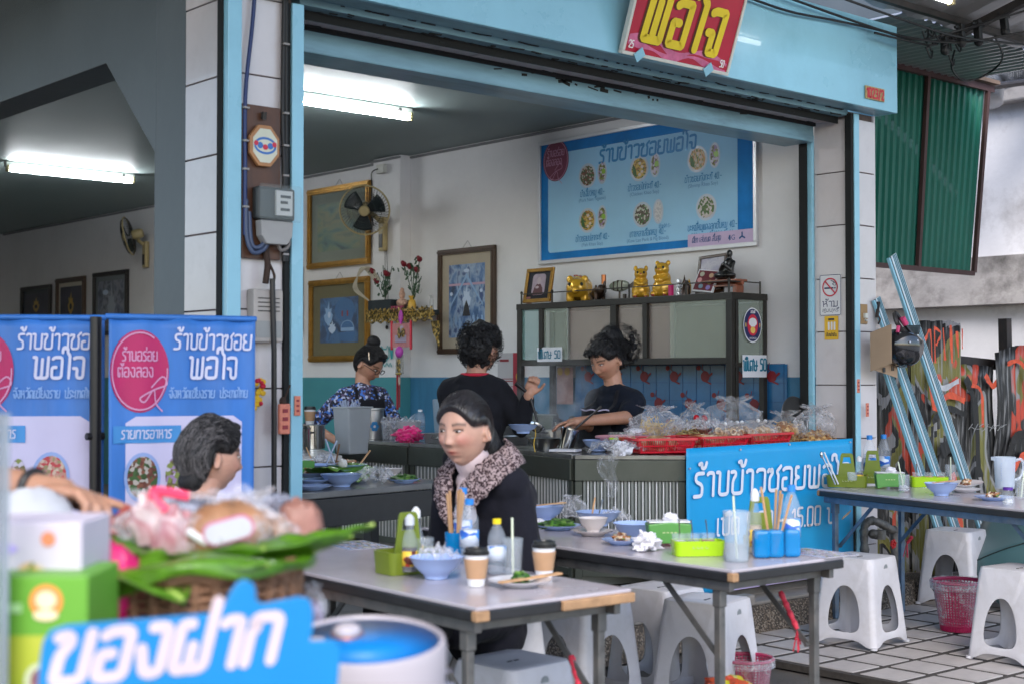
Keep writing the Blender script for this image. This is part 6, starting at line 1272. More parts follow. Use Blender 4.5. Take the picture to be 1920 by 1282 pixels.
def caddy(label,loc,rz,m=None,L=.20,Wd=.12,h=.07,handle=True,group='condiment caddies'):
  t=T('condiment_caddy',label,'caddy',loc,rz,group);m=m or OLV
  b=MB();P0=rrpts(-L/2*.94,-Wd/2*.92,L/2*.94,Wd/2*.92,.02);P1=rrpts(-L/2,-Wd/2,L/2,Wd/2,.025);P2=rrpts(-L/2+.006,-Wd/2+.006,L/2-.006,Wd/2-.006,.02);P3=rrpts(-L/2*.9,-Wd/2*.88,L/2*.9,Wd/2*.88,.018);N=len(P0)
  b.v=[(x,y,0) for x,y in P0]+[(x,y,h) for x,y in P1]+[(x,y,h) for x,y in P2]+[(x,y,.008) for x,y in P3]
  for i in range(3):
    for k in range(N): b.f.append((i*N+k,i*N+(k+1) % N,(i+1)*N+(k+1) % N,(i+1)*N+k));b.mi.append(0)
  b.f.append(tuple(range(N-1,-1,-1)));b.f.append(tuple(3*N+k for k in range(N)));b.mi+=[0,0];b.build('tray',m,t,smooth=35)
  if handle:
    A=TR(0,0,0) @ Matrix.Rotation(PI/2,4,'X');b=MB(A);hw,ht=.058,.20
    O=[(-hw,.01),(hw,.01),(hw*.62,ht-.012),(hw*.5,ht),(-hw*.5,ht),(-hw*.62,ht-.012)];I=[(-.022,ht-.065),(.022,ht-.065),(.022,ht-.062),(.02,ht-.022),(-.02,ht-.022),(-.022,ht-.062)]
    for z,s in ((-.005,1),(.005,-1)): pass
    nO=len(O);b.v=[];Om=O;
    vs=[(x,y,z) for z in (-.005,.005) for x,y in O]+[(x,y,z) for z in (-.005,.005) for x,y in [(-.026,ht-.06),(.026,ht-.06),(.022,ht-.04),(.02,ht-.024),(-.02,ht-.024),(-.022,ht-.04)]]
    fs=[]
    for k in range(6):
      j=(k+1) % 6;fs+=[(k,12+k,12+j,j),(6+k,6+j,18+j,18+k),(k,j,6+j,6+k),(12+k,18+k,18+j,12+j)]
    b.add(vs,fs);b.build('handle',m,t,bevel=.002)
  b=MB(TR(0,-Wd/2-.0006,0) @ Matrix.Rotation(PI/2,4,'X'));
  for k,w_ in enumerate((.012,.016,.009,.014)): b.rect(-.03+.016*k,h*.52,-.03+.016*k+w_*.8,h*.56,.0008);b.rect(-.03+.016*k,h*.52,-.028+.016*k,h*.66,.0012)
  b.build('maker_lettering',mat('pale_green_print',(.45,.52,.25),.5),t)
  return t
def sticks(label,loc,n=7,h=.24,spread=.03,cup=None,cup_m=None,ch=.09,cr=.032):
  t=T('chopstick_holder',label,'chopsticks',loc,0,'chopsticks in holders')
  if cup: b=MB();b.lathe([(0,0),(cr*.85,0),(cr,ch),(cr*.93,ch),(cr*.8,.006),(0,.006)],20);b.build('cup',cup_m or GLS,t,smooth=40)
  for k in range(n):
    a=random.uniform(0,6.28);s=random.uniform(.3,1);b=MB();b.bar((.012*math.cos(a),.012*math.sin(a),.01),(spread*s*math.cos(a+.3)*1.5,spread*s*math.sin(a+.3)*1.5,h*random.uniform(.9,1.02)),.0065,.0065);b.build('chopstick',WOODC,t)
  return t
def glass(label,loc,h=.12,r=.035,m=None,water=.0,straw=None,kind='drinking_glass',cat='glass'):
  t=T(kind,label,cat,loc,0,'drinking glasses')
  b=MB();b.lathe([(0,0),(r*.82,0),(r,h),(r*.95,h),(r*.78,.006),(0,.006)],24);b.build('body',m or GLS,t,smooth=40)
  if water: b=MB();b.lathe([(0,.007),(r*.78,.007),(r*.88,h*water),(0,h*water)],22);b.build('water',WATER,t,smooth=40)
  if straw: b=MB();b.tube([(.0,0,.01),straw],.004,8);b.build('straw',mat('straw_pale',(.62,.66,.5),.4),t)
  return t
def coffee(label,loc):
  t=T('coffee_cup',label,'takeaway cup',loc,0,'takeaway coffee cups')
  b=MB();b.lathe([(0,0),(.027,0),(.038,.1),(.036,.1),(0,.1)],28);b.build('cup',WH,t,smooth=40)
  b=MB();b.lathe([(.0295,.024),(.0385,.084)],28);b.build('sleeve',COFB,t,smooth=60,thick=.002)
  b=MB();b.lathe([(.041,.098),(.041,.106),(.037,.108),(.036,.118),(.030,.119),(.028,.114),(0,.114)],28);b.build('lid',LIDB,t,smooth=35);return t
def tissue_box(label,loc,rz,m=None):
  t=T('tissue_box',label,'tissue box',loc,rz);b=MB();b.M=Matrix.Rotation(PI/2,4,'X') @ Matrix.Identity(4)
  b.prism([(-.075,.0),(-.04,.012),(.04,.012),(.075,.0),(.085,.085),(.0,.093),(-.085,.085)],-.05,.05);b.build('body',m or GRN,t,bevel=.004)
  b=MB();b.box((0,0,.093),(.165,.09,.006));b.build('lid',WH,t,bevel=.003);lump('tissue',TISS,t,(0.01,0,.105),(.03,.02,.018),3,rough=.5)
  b=MB(TR(0,-.0507,0) @ Matrix.Rotation(PI/2,4,'X'))
  for k in range(4): b.rect(-.03+.015*k,.052,-.02+.015*k,.056,.0005)
  b.build('maker_lettering',MT['pale_green_print'] if 'pale_green_print' in MT else WH,t);return t
def spoonjar(label,loc,m=None,content=None):
  t=T('spice_jar',label,'jar',loc,0,'spice jars with spoons');b=MB();b.lathe([(0,0),(.026,0),(.027,.06),(.030,.066),(.026,.066),(.024,.006),(0,.006)],20);b.build('body',GLS,t,smooth=40)
  b=MB();b.lathe([(0,.006),(.0235,.008),(.024,.04),(0,.043)],16);b.build('spice',content or SOUP,t,smooth=40)
  b=MB();q=random.uniform(-.03,.03);b.tube([(0,0,.03),(q*.6,.005,.08),(q,.012,.115)],[.003,.0035,.0055],8,flat=.5);b.build('spoon',m or mat('spoon_dark',(.12,.09,.08),.3,metal=.4),t,smooth=60);return t
def menu_sheet(label,loc,rz,s=1.):
  t=T('menu_sheet',label,'menu',loc,rz,'laminated menu sheets');b=MB();b.box((0,0,.001),(.30*s,.21*s,.0015));b.build('sheet',mat('menu_paper',(.62,.60,.70),.15,var=.03,coat=.8),t)
  b=MB()
  for i in range(4):
    for j in range(3): b.disc(-.11*s+.07*s*i,-.06*s+.06*s*j,.02*s,.017*s,.0022,12);
  b.build('print',SIDE,t);b=MB();
  for i in range(4):
    for j in range(3): b.rect(-.13*s+.07*s*i,-.088*s+.06*s*j,-.095*s+.07*s*i,-.083*s+.06*s*j,.0023)
  b.rect(-.13*s,.085*s,.1*s,.092*s,.0023);b.build('print_lines',PALEB,t);return t

ZT=.7515
def P2(a): return (a[0],a[1],ZT)
# ---- nearest table
caddy('olive condiment caddy with triangular handle on the nearest table',P2((2.916,3.835,0.750)),rad(-5),L=.21,Wd=.13,h=.075)
sauce('tall sauce bottle in the olive caddy of the nearest table',(lambda a: (a[0],a[1],ZT+.012))((2.873,3.769,0.750)),h=.19,r=.026,cap=mat('cap_clear',(.55,.57,.6),.3))
sauce('second sauce bottle with pale shoulders in the caddy of the nearest table',(lambda a: (a[0],a[1],ZT+.012))((2.985,3.881,0.750)),h=.20,r=.026)
glass('small empty glass in the olive caddy of the nearest table',(lambda a: (a[0],a[1],ZT+.012))((2.973,3.820,0.750)),h=.10,r=.034)
bowl('pale blue bowl holding a crumpled clear bag on the nearest table',P2((2.892,3.652,0.750)),r=.088,h=.07)
crumple('crumpled clear plastic bag inside the bowl on the nearest table',(lambda a: (a[0],a[1],ZT+.045))((2.929,3.687,0.750)),(.055,.055,.05),3.3)
sticks('tall bundle of bare wood chopsticks behind the blue bottles on the nearest table',P2((3.227,3.971,0.750)),n=9,h=.25,spread=.03,cup=True,cup_m=BLT,ch=.10,cr=.035)
bottle('water bottle with blue cap standing left behind another, nearest table',P2((3.348,4.070,0.750)),h=.245,r=.034,fill=.4)
bottle('water bottle with blue cap and blue label, right beside the chopsticks',P2((3.211,3.868,0.750)),h=.225,r=.034,fill=.5)
bottle('small water bottle with yellow cap and blue label between the coffee cups',P2((3.089,3.579,0.750)),h=.185,r=.031,cap=mat('cap_yellow',(.8,.6,.01),.4),fill=.35)
coffee('left kraft takeaway coffee cup with black lid',P2((2.883,3.439,0.750)))
coffee('right kraft takeaway coffee cup with black lid',P2((3.171,3.439,0.750)))
glass('clear glass with pale drinking straw beside the yellow capped bottle',P2((3.112,3.525,0.750)),h=.125,r=.034,straw=(.005,.01,.19),water=.12)
t_=plate('white plate with food scraps and chopsticks at the front of the nearest table',P2((2.985,3.348,0.750)),r=.10,m=MELW,food=GREENF,seed=9,fr=.3)
for k in range(2): b=MB();b.bar((-.12,-.05+.012*k,.026),(.17,-.01+.014*k,.024),.007,.006);b.build('chopstick',WOODC,t_)
menu_sheet('laminated menu sheet at the far end of the nearest table',P2((3.228,4.576,0.750)),rad(80),.9)
# ---- middle table
bowl('leftmost blue bowl on the middle table with chopsticks across its rim',P2((4.421,4.795,0.750)),r=.095,h=.068,fill=SOUP,sticks=2)
bag('loosely knotted clear bag between the two far blue bowls',P2((4.619,4.819,0.750)),(.07,.06,.10),2.2,m=FILM)
bowl('second blue bowl on the middle table with spoon and chopstick standing in it',P2((4.457,4.481,0.750)),r=.10,h=.062,fill=SOUP,spoon=True)
crumple('crumpled clear bag at the right rim of the second blue bowl',P2((4.560,4.483,0.750)),(.07,.05,.06),8.1)
plate('blue plate heaped with dark green herbs and fried chillies',P2((4.216,4.487,0.750)),r=.10,food=GREENF,seed=4,fr=.85)
lump('crumpled_tissue',TISS,None,(0,0,.0),(.04,.025,.016),5.5,rough=.5);o=bpy.data.objects['crumpled_tissue'];o.location=(lambda a: (a[0],a[1],ZT+.014))((4.257,4.658,0.750));lab(o,'flattened white tissue in front of the leftmost blue bowl','tissue')
plate('cream saucer under the cream china bowl',P2((4.170,4.223,0.750)),r=.085,m=CREAMC)
bowl('cream china bowl standing on its saucer',(lambda a: (a[0],a[1],ZT+.01))((4.184,4.237,0.750)),r=.062,h=.06,m=CREAMC)
bowl('blue bowl half behind the green tissue box',P2((4.202,4.011,0.750)),r=.092,h=.065,fill=SOUP)
plate('small blue plate with leftover pork and herbs beside a tissue',P2((4.026,3.920,0.750)),r=.078,food=MEATF,seed=6,fr=.45)
o=lump('crumpled_tissue',TISS,None,(0,0,0),(.055,.04,.035),7.7,rough=.65,n=30,k=20);o.location=(lambda a: (a[0],a[1],ZT+.03))((3.948,3.713,0.750));lab(o,'large crumpled white tissue in front of the green tissue box','tissue')
tissue_box('green tissue box with white lid on the middle table',P2((4.137,3.775,0.750)),rad(-38))
c_=(3.994,3.500,0.750);caddy('bright lime caddy with spice jars on the middle table',(c_[0],c_[1],ZT),rad(-35),m=LIMEP,L=.19,Wd=.10,h=.055,handle=False)
for k,(dx,dy,cm_,lb) in enumerate(((-.055,.04,mat('sugar',(.65,.62,.6),.8),'sugar'),(-.012,.01,DKSAUCE,'dark fish sauce'),(.035,-.02,mat('chilli',(.4,.06,.01),.6),'red chilli'))): spoonjar('spice jar of %s with spoon in the lime caddy of the middle table' % lb,(c_[0]+dx,c_[1]+dy,ZT+.012),content=cm_)
g_=glass('large clear tumbler of water with a straw at the corner of the middle table',P2((3.960,3.286,0.750)),h=.178,r=.05,water=.38,straw=(.005,.02,.23),m=mat('cloudy_glass',(.55,.62,.68),.12,alpha=.24,spec=.9,var=.1,vs=20,bump=.3))
for k,(px,lb) in enumerate(((1427,'left'),(1453,'middle'),(1484,'right'))):
  a=((4.107,3.296,0.750),(4.157,3.273,0.750),(4.215,3.243,0.750))[k]
  t=T('bottle_holder','%s one of the three translucent blue plastic holders' % lb,'holder',P2(a),rad(-40),'translucent blue holders');b=MB();b.box((0,0,.05),(.06,.06,.10));b.build('holder',BLT,t,bevel=.012)
bottle('crushed looking water bottle standing in the right blue holder',P2((4.253,3.272,0.750)),h=.255,r=.034,fill=.4)
sauce('sauce bottle with white cap behind the handle of the blue holder group',P2((4.203,3.401,0.750)),h=.24,r=.026,m=mat('pale_sauce',(.5,.4,.3),.3))
caddy('olive caddy handle seen behind the blue holders',P2((4.295,3.452,0.750)),rad(-40),L=.12,Wd=.1,h=.05)
sticks('chopsticks leaning in the middle blue holder',P2((4.178,3.296,0.750)),n=5,h=.245,spread=.055)
menu_sheet('laminated menu sheet at the near end of the middle table behind the blue holders',P2((4.359,3.241,0.750)),rad(85),.85)
# ---- right table
caddy('olive caddy with handle at the far corner of the rightmost table',P2((7.163,5.098,0.750)),rad(-52),L=.24,Wd=.13,h=.068)
caddy('second olive caddy half behind the first on the rightmost table',P2((7.536,5.174,0.750)),rad(-52),L=.17,Wd=.12,h=.068)
sauce('fish sauce bottle in the first olive caddy of the rightmost table',(lambda a: (a[0],a[1],ZT+.01))((7.218,5.049,0.750)),h=.175,r=.024)
glass('squat glass in the first olive caddy of the rightmost table',(lambda a: (a[0],a[1],ZT+.045))((7.083,5.003,0.750)),h=.05,r=.032)
t=T('cutlery','spoon and white straw leaning out of the first olive caddy','cutlery',(lambda a: (a[0],a[1],ZT+.02))((7.041,5.094,0.750)));b=MB();b.tube([(0,0,0),(-.06,.05,.17)],.005,6);b.ell((-.062,.052,.175),(.012,.01,.02));b.build('spoon',SPOONM,t);b=MB();b.tube([(0.03,0,0),(-.045,.045,.19)],.005,6);b.build('straw',WH,t)
sticks('dense bundle of chopsticks in the caddies of the rightmost table',P2((7.691,5.344,0.750)),n=14,h=.255,spread=.025)
bottle('left water bottle with blue cap on the rightmost table',P2((7.600,5.238,0.750)),h=.29,r=.040,fill=.6)
bottle('right water bottle with blue cap on the rightmost table, against the tin fence',P2((7.867,5.316,0.750)),h=.285,r=.040,fill=.3)
tissue_box('green tissue box with a tissue pulled out on the rightmost table',P2((7.248,4.858,0.750)),rad(-48))
g_=glass('clear plastic cup with ice and yellow straw on the rightmost table',P2((7.072,4.645,0.750)),h=.10,r=.034,straw=(-.01,.03,.17));lump('ice',mat('ice',(.7,.72,.76),.1,alpha=.6),g_,(0,0,.02),(.027,.027,.018),2,rough=.7)
c_=(7.531,4.773,0.750);caddy('lime caddy with orange chilli jars on the rightmost table',(c_[0],c_[1],ZT),rad(-50),m=LIMEP,L=.22,Wd=.11,h=.06,handle=False)
for dx,dy,m_,lb in ((-.05,.05,mat('wood_spoon',(.18,.06,.03),.5),'wooden'),(0,0,BLKF,'black'),(.05,-.05,SPOONM,'steel')): spoonjar('orange chilli jar with %s spoon in the lime caddy of the rightmost table' % lb,(c_[0]+dx,c_[1]+dy,ZT+.02),m=m_,content=mat('orange_chilli',(.65,.14,.01),.5))
glass('clear glass with crossed blue straws on the rightmost table',P2((8.022,4.928,0.750)),h=.105,r=.036,straw=(.03,.02,.15))
bowl('pale blue bowl with chopsticks laid over it on the rightmost table',P2((7.035,4.382,0.750)),r=.092,h=.068,sticks=2)
plate('lower of two stacked pinkish plates on the rightmost table',P2((7.330,4.418,0.750)),r=.10,m=MELW)
tp=plate('tilted upper plate with food traces on the plate beside the bowl',(lambda a: (a[0],a[1],ZT+.022))((7.479,4.494,0.750)),r=.098,m=MELW,food=MEATF,seed=12,fr=.35);tp.rotation_euler.y=rad(-7)
pj=T('water_jug','clear plastic water jug with handle on the rightmost table','jug',P2((7.757,4.409,0.750)),rad(-35));b=MB();b.lathe([(0,0),(.055,0),(.060,.15),(.066,.185),(.063,.185),(.052,.006),(0,.006)],28);b.build('body',mat('jug_plastic',(.7,.77,.88),.12,alpha=.42,spec=.9,var=.04),pj,smooth=40)
b=MB();b.tube(curve([(.06,0,.16),(.10,0,.17),(.115,0,.13),(.10,0,.07),(.058,0,.045)],5),.009,8);b.build('handle',MT['jug_plastic'],pj,smooth=60);b=MB();b.lathe([(0,.006),(.053,.006),(.056,.06),(0,.06)],24);b.build('water',WATER,pj,smooth=40);b=MB();b.prism([(-.06,-.02),(-.085,0),(-.06,.02)],.165,.186);b.build('spout',MT['jug_plastic'],pj)
b=MB()
for k in range(8): b.box((-.04,-.045,.05+.014*k),(.02 if k % 2 else .03,.0015,.002),rz=.8)
b.build('scale_marks',mat('mark_blue',(.1,.2,.45),.5),pj)
plate('blue plate with rice scraps behind the small jar at the right edge',P2((6.966,4.028,0.750)),r=.10,food=MEATF,seed=15,fr=.45)
jr=T('small_jar','small clear jar with purple lid at the right edge of the table','jar',P2((6.704,3.794,0.750)));b=MB();b.lathe([(0,0),(.026,0),(.028,.07),(.022,.082)],20);b.build('body',GLS,jr,smooth=40);b=MB();b.lathe([(0,.08),(.025,.08),(.025,.094),(0,.095)],20);b.build('lid',mat('lid_purple',(.08,.02,.25),.4),jr,smooth=40);lump('ice',MT['ice'],jr,(0,0,.02),(.022,.022,.016),4,rough=.6)
glass('clear glass with pink straw at the right picture edge',P2((7.141,3.963,0.750)),h=.11,r=.035,straw=(.03,.0,.15))

# ---- dark inner table with dirty dishes (behind the corner pillar)
it=thing('dark_table','black painted wooden table with dirty dishes inside the shop','table',(3.98,5.85,.15),rad(9))
m=MB();m.box((0,0,.715),(1.16,.62,.03));m.build('tabletop',mat('worn_top',(.13,.13,.13),.3,var=.3,vs=4,coat=.3),it,bevel=.004)
m=MB();m.box((0,-.285,.63),(1.08,.03,.13));m.box((0,.285,.63),(1.08,.03,.13));m.build('apron',BLKE,it,bevel=.003)
for sx in (-1,1):
  for sy in (-1,1): m=MB();m.box((sx*.54,sy*.27,.35),(.06,.06,.70));m.build('leg',BLKE,it,bevel=.004)
ZI=.882
def PI_(a): return (a[0],a[1],ZI)
for k in range(5): plate(('lowest','second','middle','fourth','topmost')[k]+' plate of the tilted stack on the dark inner table',(lambda a: (a[0],a[1],ZI+.013*k+(.01 if k > 3 else 0)))((4.173,6.000,0.900)),r=.105,food=MEATF if k == 4 else None,seed=3,fr=.5)
bowl('blue bowl under the banana leaf on the dark inner table',PI_((3.917,5.677,0.880)),r=.10,h=.06)
LEAF=mat('banana_leaf',(.09,.22,.02),.38,var=.25,vs=7,stretch=(1,9,1),coat=.2,bump=.3,bs=30)
bl=T('banana_leaf','torn banana leaf draped over a bowl on the dark inner table','leaf',(lambda a: (a[0],a[1],ZI+.055))((4.056,5.878,0.880)),rad(20));b=MB()
b.grid(30,16,lambda u,v: (.19*(u-.5)*2*(1-.2*abs(v-.5)),.11*(v-.5)*2*(1-.5*abs(u-.5)**2),.012+.02*math.sin(u*6+v*3)-.14*max(0,(.5-v))*max(0,1-abs(u-.45)*2.6)+.01*noise.noise((u*6,v*6,0))));b.build('blade',LEAF,bl,smooth=60,thick=.001)
o=lump('rice_ball',mat('sticky_rice',(.68,.66,.62),.6,bump=.8,bs=90),None,(0,0,0),(.022,.022,.022),3,rough=.3);o.location=(lambda a: (a[0],a[1],ZI+.10))((4.017,5.809,0.930));lab(o,'small ball of white sticky rice on the banana leaf','rice ball')
crumple('heap of crumpled clear plastic right of the banana leaf',PI_((4.175,5.773,0.880)),(.10,.07,.075),6.6,m=FILM)
crumple('clear plastic crumpled on the bowls at the left of the dark inner table',(lambda a: (a[0],a[1],ZI+.05))((4.272,6.350,0.900)),(.08,.06,.06),1.6,m=FILM)
plate('blue plate with cucumber and herbs at the right end of the dark inner table',PI_((4.288,5.674,0.880)),r=.085,food=GREENF,seed=8,fr=.8)
bowl('small cream bowl behind the plate of herbs',PI_((4.548,6.111,0.880)),r=.05,h=.04,m=CREAMC)
for k,a in enumerate(((3.699,5.608,0.880),(3.814,5.768,0.880),(3.937,5.983,0.880))): plate(('front','second','third')[k]+' blue plate at the left end of the dark inner table',(a[0],a[1],ZI+.016*k),r=.10,food=MEATF if k == 2 else None,seed=k+2,fr=.4)
tissue_box('green tissue box half hidden by the pillar on the dark inner table',(lambda a: (a[0],a[1],ZI+.02))((3.890,6.025,0.880)),rad(20))
bowl('blue bowl piled with chopsticks and straws on the dark inner table',PI_((4.117,6.172,0.880)),r=.11,h=.075,fill=MEATF)
t=T('used_chopsticks','used chopsticks and clear straws sticking out of the dirty dishes','chopsticks',PI_((4.210,6.247,0.880)))
for a,c,mm in (((-.1,0,.06),(.12,-.03,.03),WOODC),((-.05,0,.03),(-.1,.03,.16),WOODC),((.06,0,.04),(.10,.02,.17),mat('dark_stick',(.16,.07,.02),.5)),((.0,.0,.06),(.07,0,.19),mat('straw_clear',(.5,.55,.7),.2,alpha=.7)),((.06,.0,.06),(.0,0,.2),MT['straw_clear']),((-.09,-.05,.06),(.1,-.08,.04),MT['dark_stick']),((.2,0,.04),(.30,.02,.13),WOODC)): b=MB();b.bar(a,c,.008,.006);b.build('stick',mm,t)
for loc,lb,m_ in (((5.894,8.898,0.350),'white paint bucket with wire handle under the dark inner table',WH),((5.811,8.971,0.350),'dark blue bucket beside the white bucket under the dark inner table',NAVY)):
  t=T('bucket',lb,'bucket',(loc[0]+.2,loc[1]+.2,.15),rad(30));b=MB();b.lathe([(0,0),(.12,0),(.15,.30),(.156,.30),(.156,.31),(.14,.31),(.11,.01),(0,.01)],28);b.tube([(.148*math.cos(2*PI*k/28),.148*math.sin(2*PI*k/28),.24) for k in range(28)],.006,6,closed=True);b.build('body',m_,t,smooth=40);b=MB();b.tube(curve([(-.15,0,.27),(-.1,-.13,.2),(0,-.17,.16),(.1,-.13,.2),(.15,0,.27)],5),.003,6);b.build('wire_handle',BLKF,t)

# ======================= on and behind the serving carts =======================
STEELP=mat('pot_steel',(.55,.55,.55),.16,metal=1.,var=.08,vs=6);FROST=mat('frosted_plastic',(.42,.44,.46),.4,alpha=.88,var=.08,vs=5);ALU2=mat('dull_aluminium',(.42,.42,.42),.35,metal=.9,var=.15,vs=10)
ZC=.972
def PC(a,z=ZC): return (a[0],a[1],z)
# low sideboard left of the carts, with pots
sb=thing('sideboard','dark shelf table with steel pots left of the serving carts','side table',(4.98,8.12,.15),rad(-25));m=MB();m.box((0,0,.765),(.76,1.7,.03));m.build('top',mat('shelf_top',(.45,.43,.42),.25,var=.1),sb);m=MB();m.box((0,0,.70),(.74,1.68,.10));m.build('apron',BLKE,sb)
for x in (-.33,.33):
  for y in (-.78,.78): m=MB();m.box((x,y,.325),(.06,.06,.65));m.build('leg',BLKE,sb)
def pot(label,loc,r,h,lid=True,m_=None,handles=True,fill=None):
  t=T('cooking_pot',label,'pot',loc,0,'steel cooking pots');b=MB();b.lathe([(0,0),(r,0),(r,h),(r*1.04,h+.003),(r*.97,h),(r*.97,.01),(0,.01)],32);b.build('body',m_ or STEELP,t,smooth=35)
  if lid: b=MB();b.lathe([(r*1.03,h+.004),(r*.9,h+.02),(r*.3,h+.035),(0,h+.036)],32);b.build('lid',m_ or STEELP,t,smooth=60);b=MB();b.tube(curve([(-.03,0,h+.03),(-.02,0,h+.06),(.02,0,h+.06),(.03,0,h+.03)],4),.007,6);b.build('lid_knob',BLKF,t,smooth=60)
  if handles:
    for s in (1,-1): b=MB();b.tube(curve([(s*r,-.03,h*.8),(s*(r+.03),-.02,h*.82),(s*(r+.03),.02,h*.82),(s*r,.03,h*.8)],3),.005,6);b.build('handle',BLKF,t,smooth=60)
  if fill: b=MB();b.lathe([(0,h*.85),(r*.96,h*.85)],24);b.build('broth',fill,t)
  return t
SBZ=.932
pot('wide steel pot at the left of the sideboard behind the pillar edge',(4.75,7.62,SBZ),.085,.14);pot('second steel pot on the sideboard left of the frosted bin',(5.0,7.75,SBZ),.09,.145)
plate('blue plate with yellow garnish in front of the steel pots',(4.72,7.42,SBZ),r=.10,food=MEATF,seed=3)
plate('lower blue plate in front of the steel pots',(4.68,7.38,SBZ-.0),r=.10)
rc=T('rice_cooker','big cream electric rice cooker with dark lid at the left end','rice cooker',(5.05,8.25,SBZ));b=MB();b.lathe([(0,0),(.19,0),(.21,.05),(.21,.27),(.2,.29),(0,.29)],40);b.build('body',mat('cooker_body',(.42,.40,.36),.35,var=.05),rc,smooth=40);b=MB();b.lathe([(.215,.285),(.21,.30),(.1,.345),(0,.35)],40);b.build('lid',mat('cooker_lid',(.09,.09,.09),.25,metal=.5),rc,smooth=60);b=MB();b.tube(curve([(-.04,0,.345),(-.03,0,.39),(.03,0,.39),(.04,0,.345)],5),.010,8);b.build('lid_handle',BLKF,rc,smooth=60);b=MB();b.box((.05,-.205,.12),(.07,.03,.11));b.build('control_panel',BLKF,rc,bevel=.006);b=MB();b.M=frame((-.10,-.19,.18),(.89,-.45,0),(0,0,1));b.disc(0,0,.03,.045,.006);b.build('sticker',mat('cooker_sticker',(.45,.2,.12),.5),rc)
coffee('kraft cup standing above the pots by the frosted bin',(5.30,8.05,SBZ+.16));b=MB();b.lathe([(0,0),(.1,0),(.1,.155),(0,.155)],24);o=b.build('steel_canister',STEELP,smooth=35);o.location=(5.30,8.05,SBZ);lab(o,'steel canister under the kraft cup on the sideboard','canister')
fb=T('frosted_bin','tall frosted plastic bin of straws at the left end of the carts','bin',PC((5.464,7.797,0.970),.90),rad(4));b=MB();b.box((0,0,.155),(.20,.17,.31),taper=.82);b.build('body',FROST,fb,bevel=.012);b=MB();random.seed(8)
b.box((0,0,.305),(.215,.185,.012));b.build('rim',FROST,fb,bevel=.004);b=MB()
for k in range(14): x=random.uniform(-.07,.08);y=random.uniform(-.05,.05);b.bar((x,y,.28),(x+random.uniform(-.04,.04),y,.33+random.uniform(0,.03)),.012,.004)
b.build('straws',MT['straw_clear'],fb);b=MB();b.box((-.0,0,.04),(.12,.10,.06));b.build('content',mat('bin_dark',(.15,.16,.17),.6),fb)
cn_=T('steel_canister','steel canister with a blue flower sticker next to the frosted bin','canister',(5.93,8.22,ZC));b=MB();b.lathe([(0,0),(.085,0),(.085,.20),(.092,.205),(.092,.215),(.08,.215),(.08,.01),(0,.01)],32);b.build('body',ALU2,cn_,smooth=35)
b=MB();b.M=frame((-.035,-.0795,.09),(.91,-.40,0),(0,0,1))
for k in range(6): b.disc(.018*math.cos(k*PI/3),.022*math.sin(k*PI/3),.013,.014,.004+k*.0003,12)
b.build('flower_sticker',mat('flower_blue',(.02,.22,.5),.4),cn_);b=MB();b.M=frame((-.035,-.0795,.09),(.91,-.40,0),(0,0,1));b.disc(0,0,.009,.010,.0075,12);b.build('flower_centre',WH,cn_)
for loc,lb,r,h in (((5.95,8.02,ZC),'clear plastic tub of bag clips beside the canister',.07,.13),((5.98,7.86,ZC),'wide milky tub beside the small clear bottle',.085,.13)):
  t=T('plastic_tub',lb,'tub',loc);b=MB();b.lathe([(0,0),(r*.85,0),(r,h),(r*.95,h),(r*.8,.005),(0,.005)],24);b.build('body',FILM if r < .08 else FROST,t,smooth=40);lump('content',FILM,t,(0,0,h*.8),(r*.8,r*.8,.05),r*100,rough=1.)
bt=bottle('small clear bottle with white cap behind the pink cloth',(6.05,7.82,ZC+.06),h=.15,r=.035,cap=WH,label_m=PET,fill=.2)
PINK=mat('pink_cloth',(.75,.01,.18),.8,var=.1,bump=.6,bs=30,sheen=.4)
o=lump('pink_cloth',PINK,None,(0,0,0),(.10,.075,.05),4.4,n=36,k=24,rough=.5);o.location=(5.86,7.70,ZC+.045);lab(o,'crumpled hot pink cloth draped over the cart edge','cloth')
lump('fold',PINK,o,(-.045,-.03,-.02),(.05,.05,.035),9.1,n=24,k=16,rough=.45)
for loc,s,lb in (((5.98,7.35,ZC),(.30,.34,.06),'front steel food tray behind the pink cloth'),((6.0,6.98,ZC),(.34,.34,.055),'steel food tray right of the front one'),((6.25,7.3,ZC+.06),(.3,.5,.05),'raised steel tray with rounded rim at the back of the carts')):
  t=T('steel_tray',lb,'tray',loc,0,'steel food trays');b=MB()
  P0=rrpts(-s[0]/2*.93,-s[1]/2*.93,s[0]/2*.93,s[1]/2*.93,.03);P1=rrpts(-s[0]/2,-s[1]/2,s[0]/2,s[1]/2,.035);P2_=rrpts(-s[0]/2-.012,-s[1]/2-.012,s[0]/2+.012,s[1]/2+.012,.04);N=len(P0);b.v=[(x,y,.0) for x,y in P0]+[(x,y,s[2]) for x,y in P1]+[(x,y,s[2]+.001) for x,y in P2_]
  for i in range(2):
    for k in range(N): b.f.append((i*N+k,i*N+(k+1)%N,(i+1)*N+(k+1)%N,(i+1)*N+k));b.mi.append(0)
  b.f.append(tuple(range(N-1,-1,-1)));b.mi.append(0);b.build('body',ALU2,t,smooth=35,thick=.003)
  b=MB();b.tube(curve([(-s[0]/2-.01,-.04,s[2]*.8),(-s[0]/2-.03,-.03,s[2]*.6),(-s[0]/2-.03,.03,s[2]*.6),(-s[0]/2-.01,.04,s[2]*.8)],3),.004,6);b.build('handle',STEELP,t,smooth=60)
t=plate('flat blue tray lid on the steel trays behind the carts',(6.2,7.35,ZC+.12),r=.17)
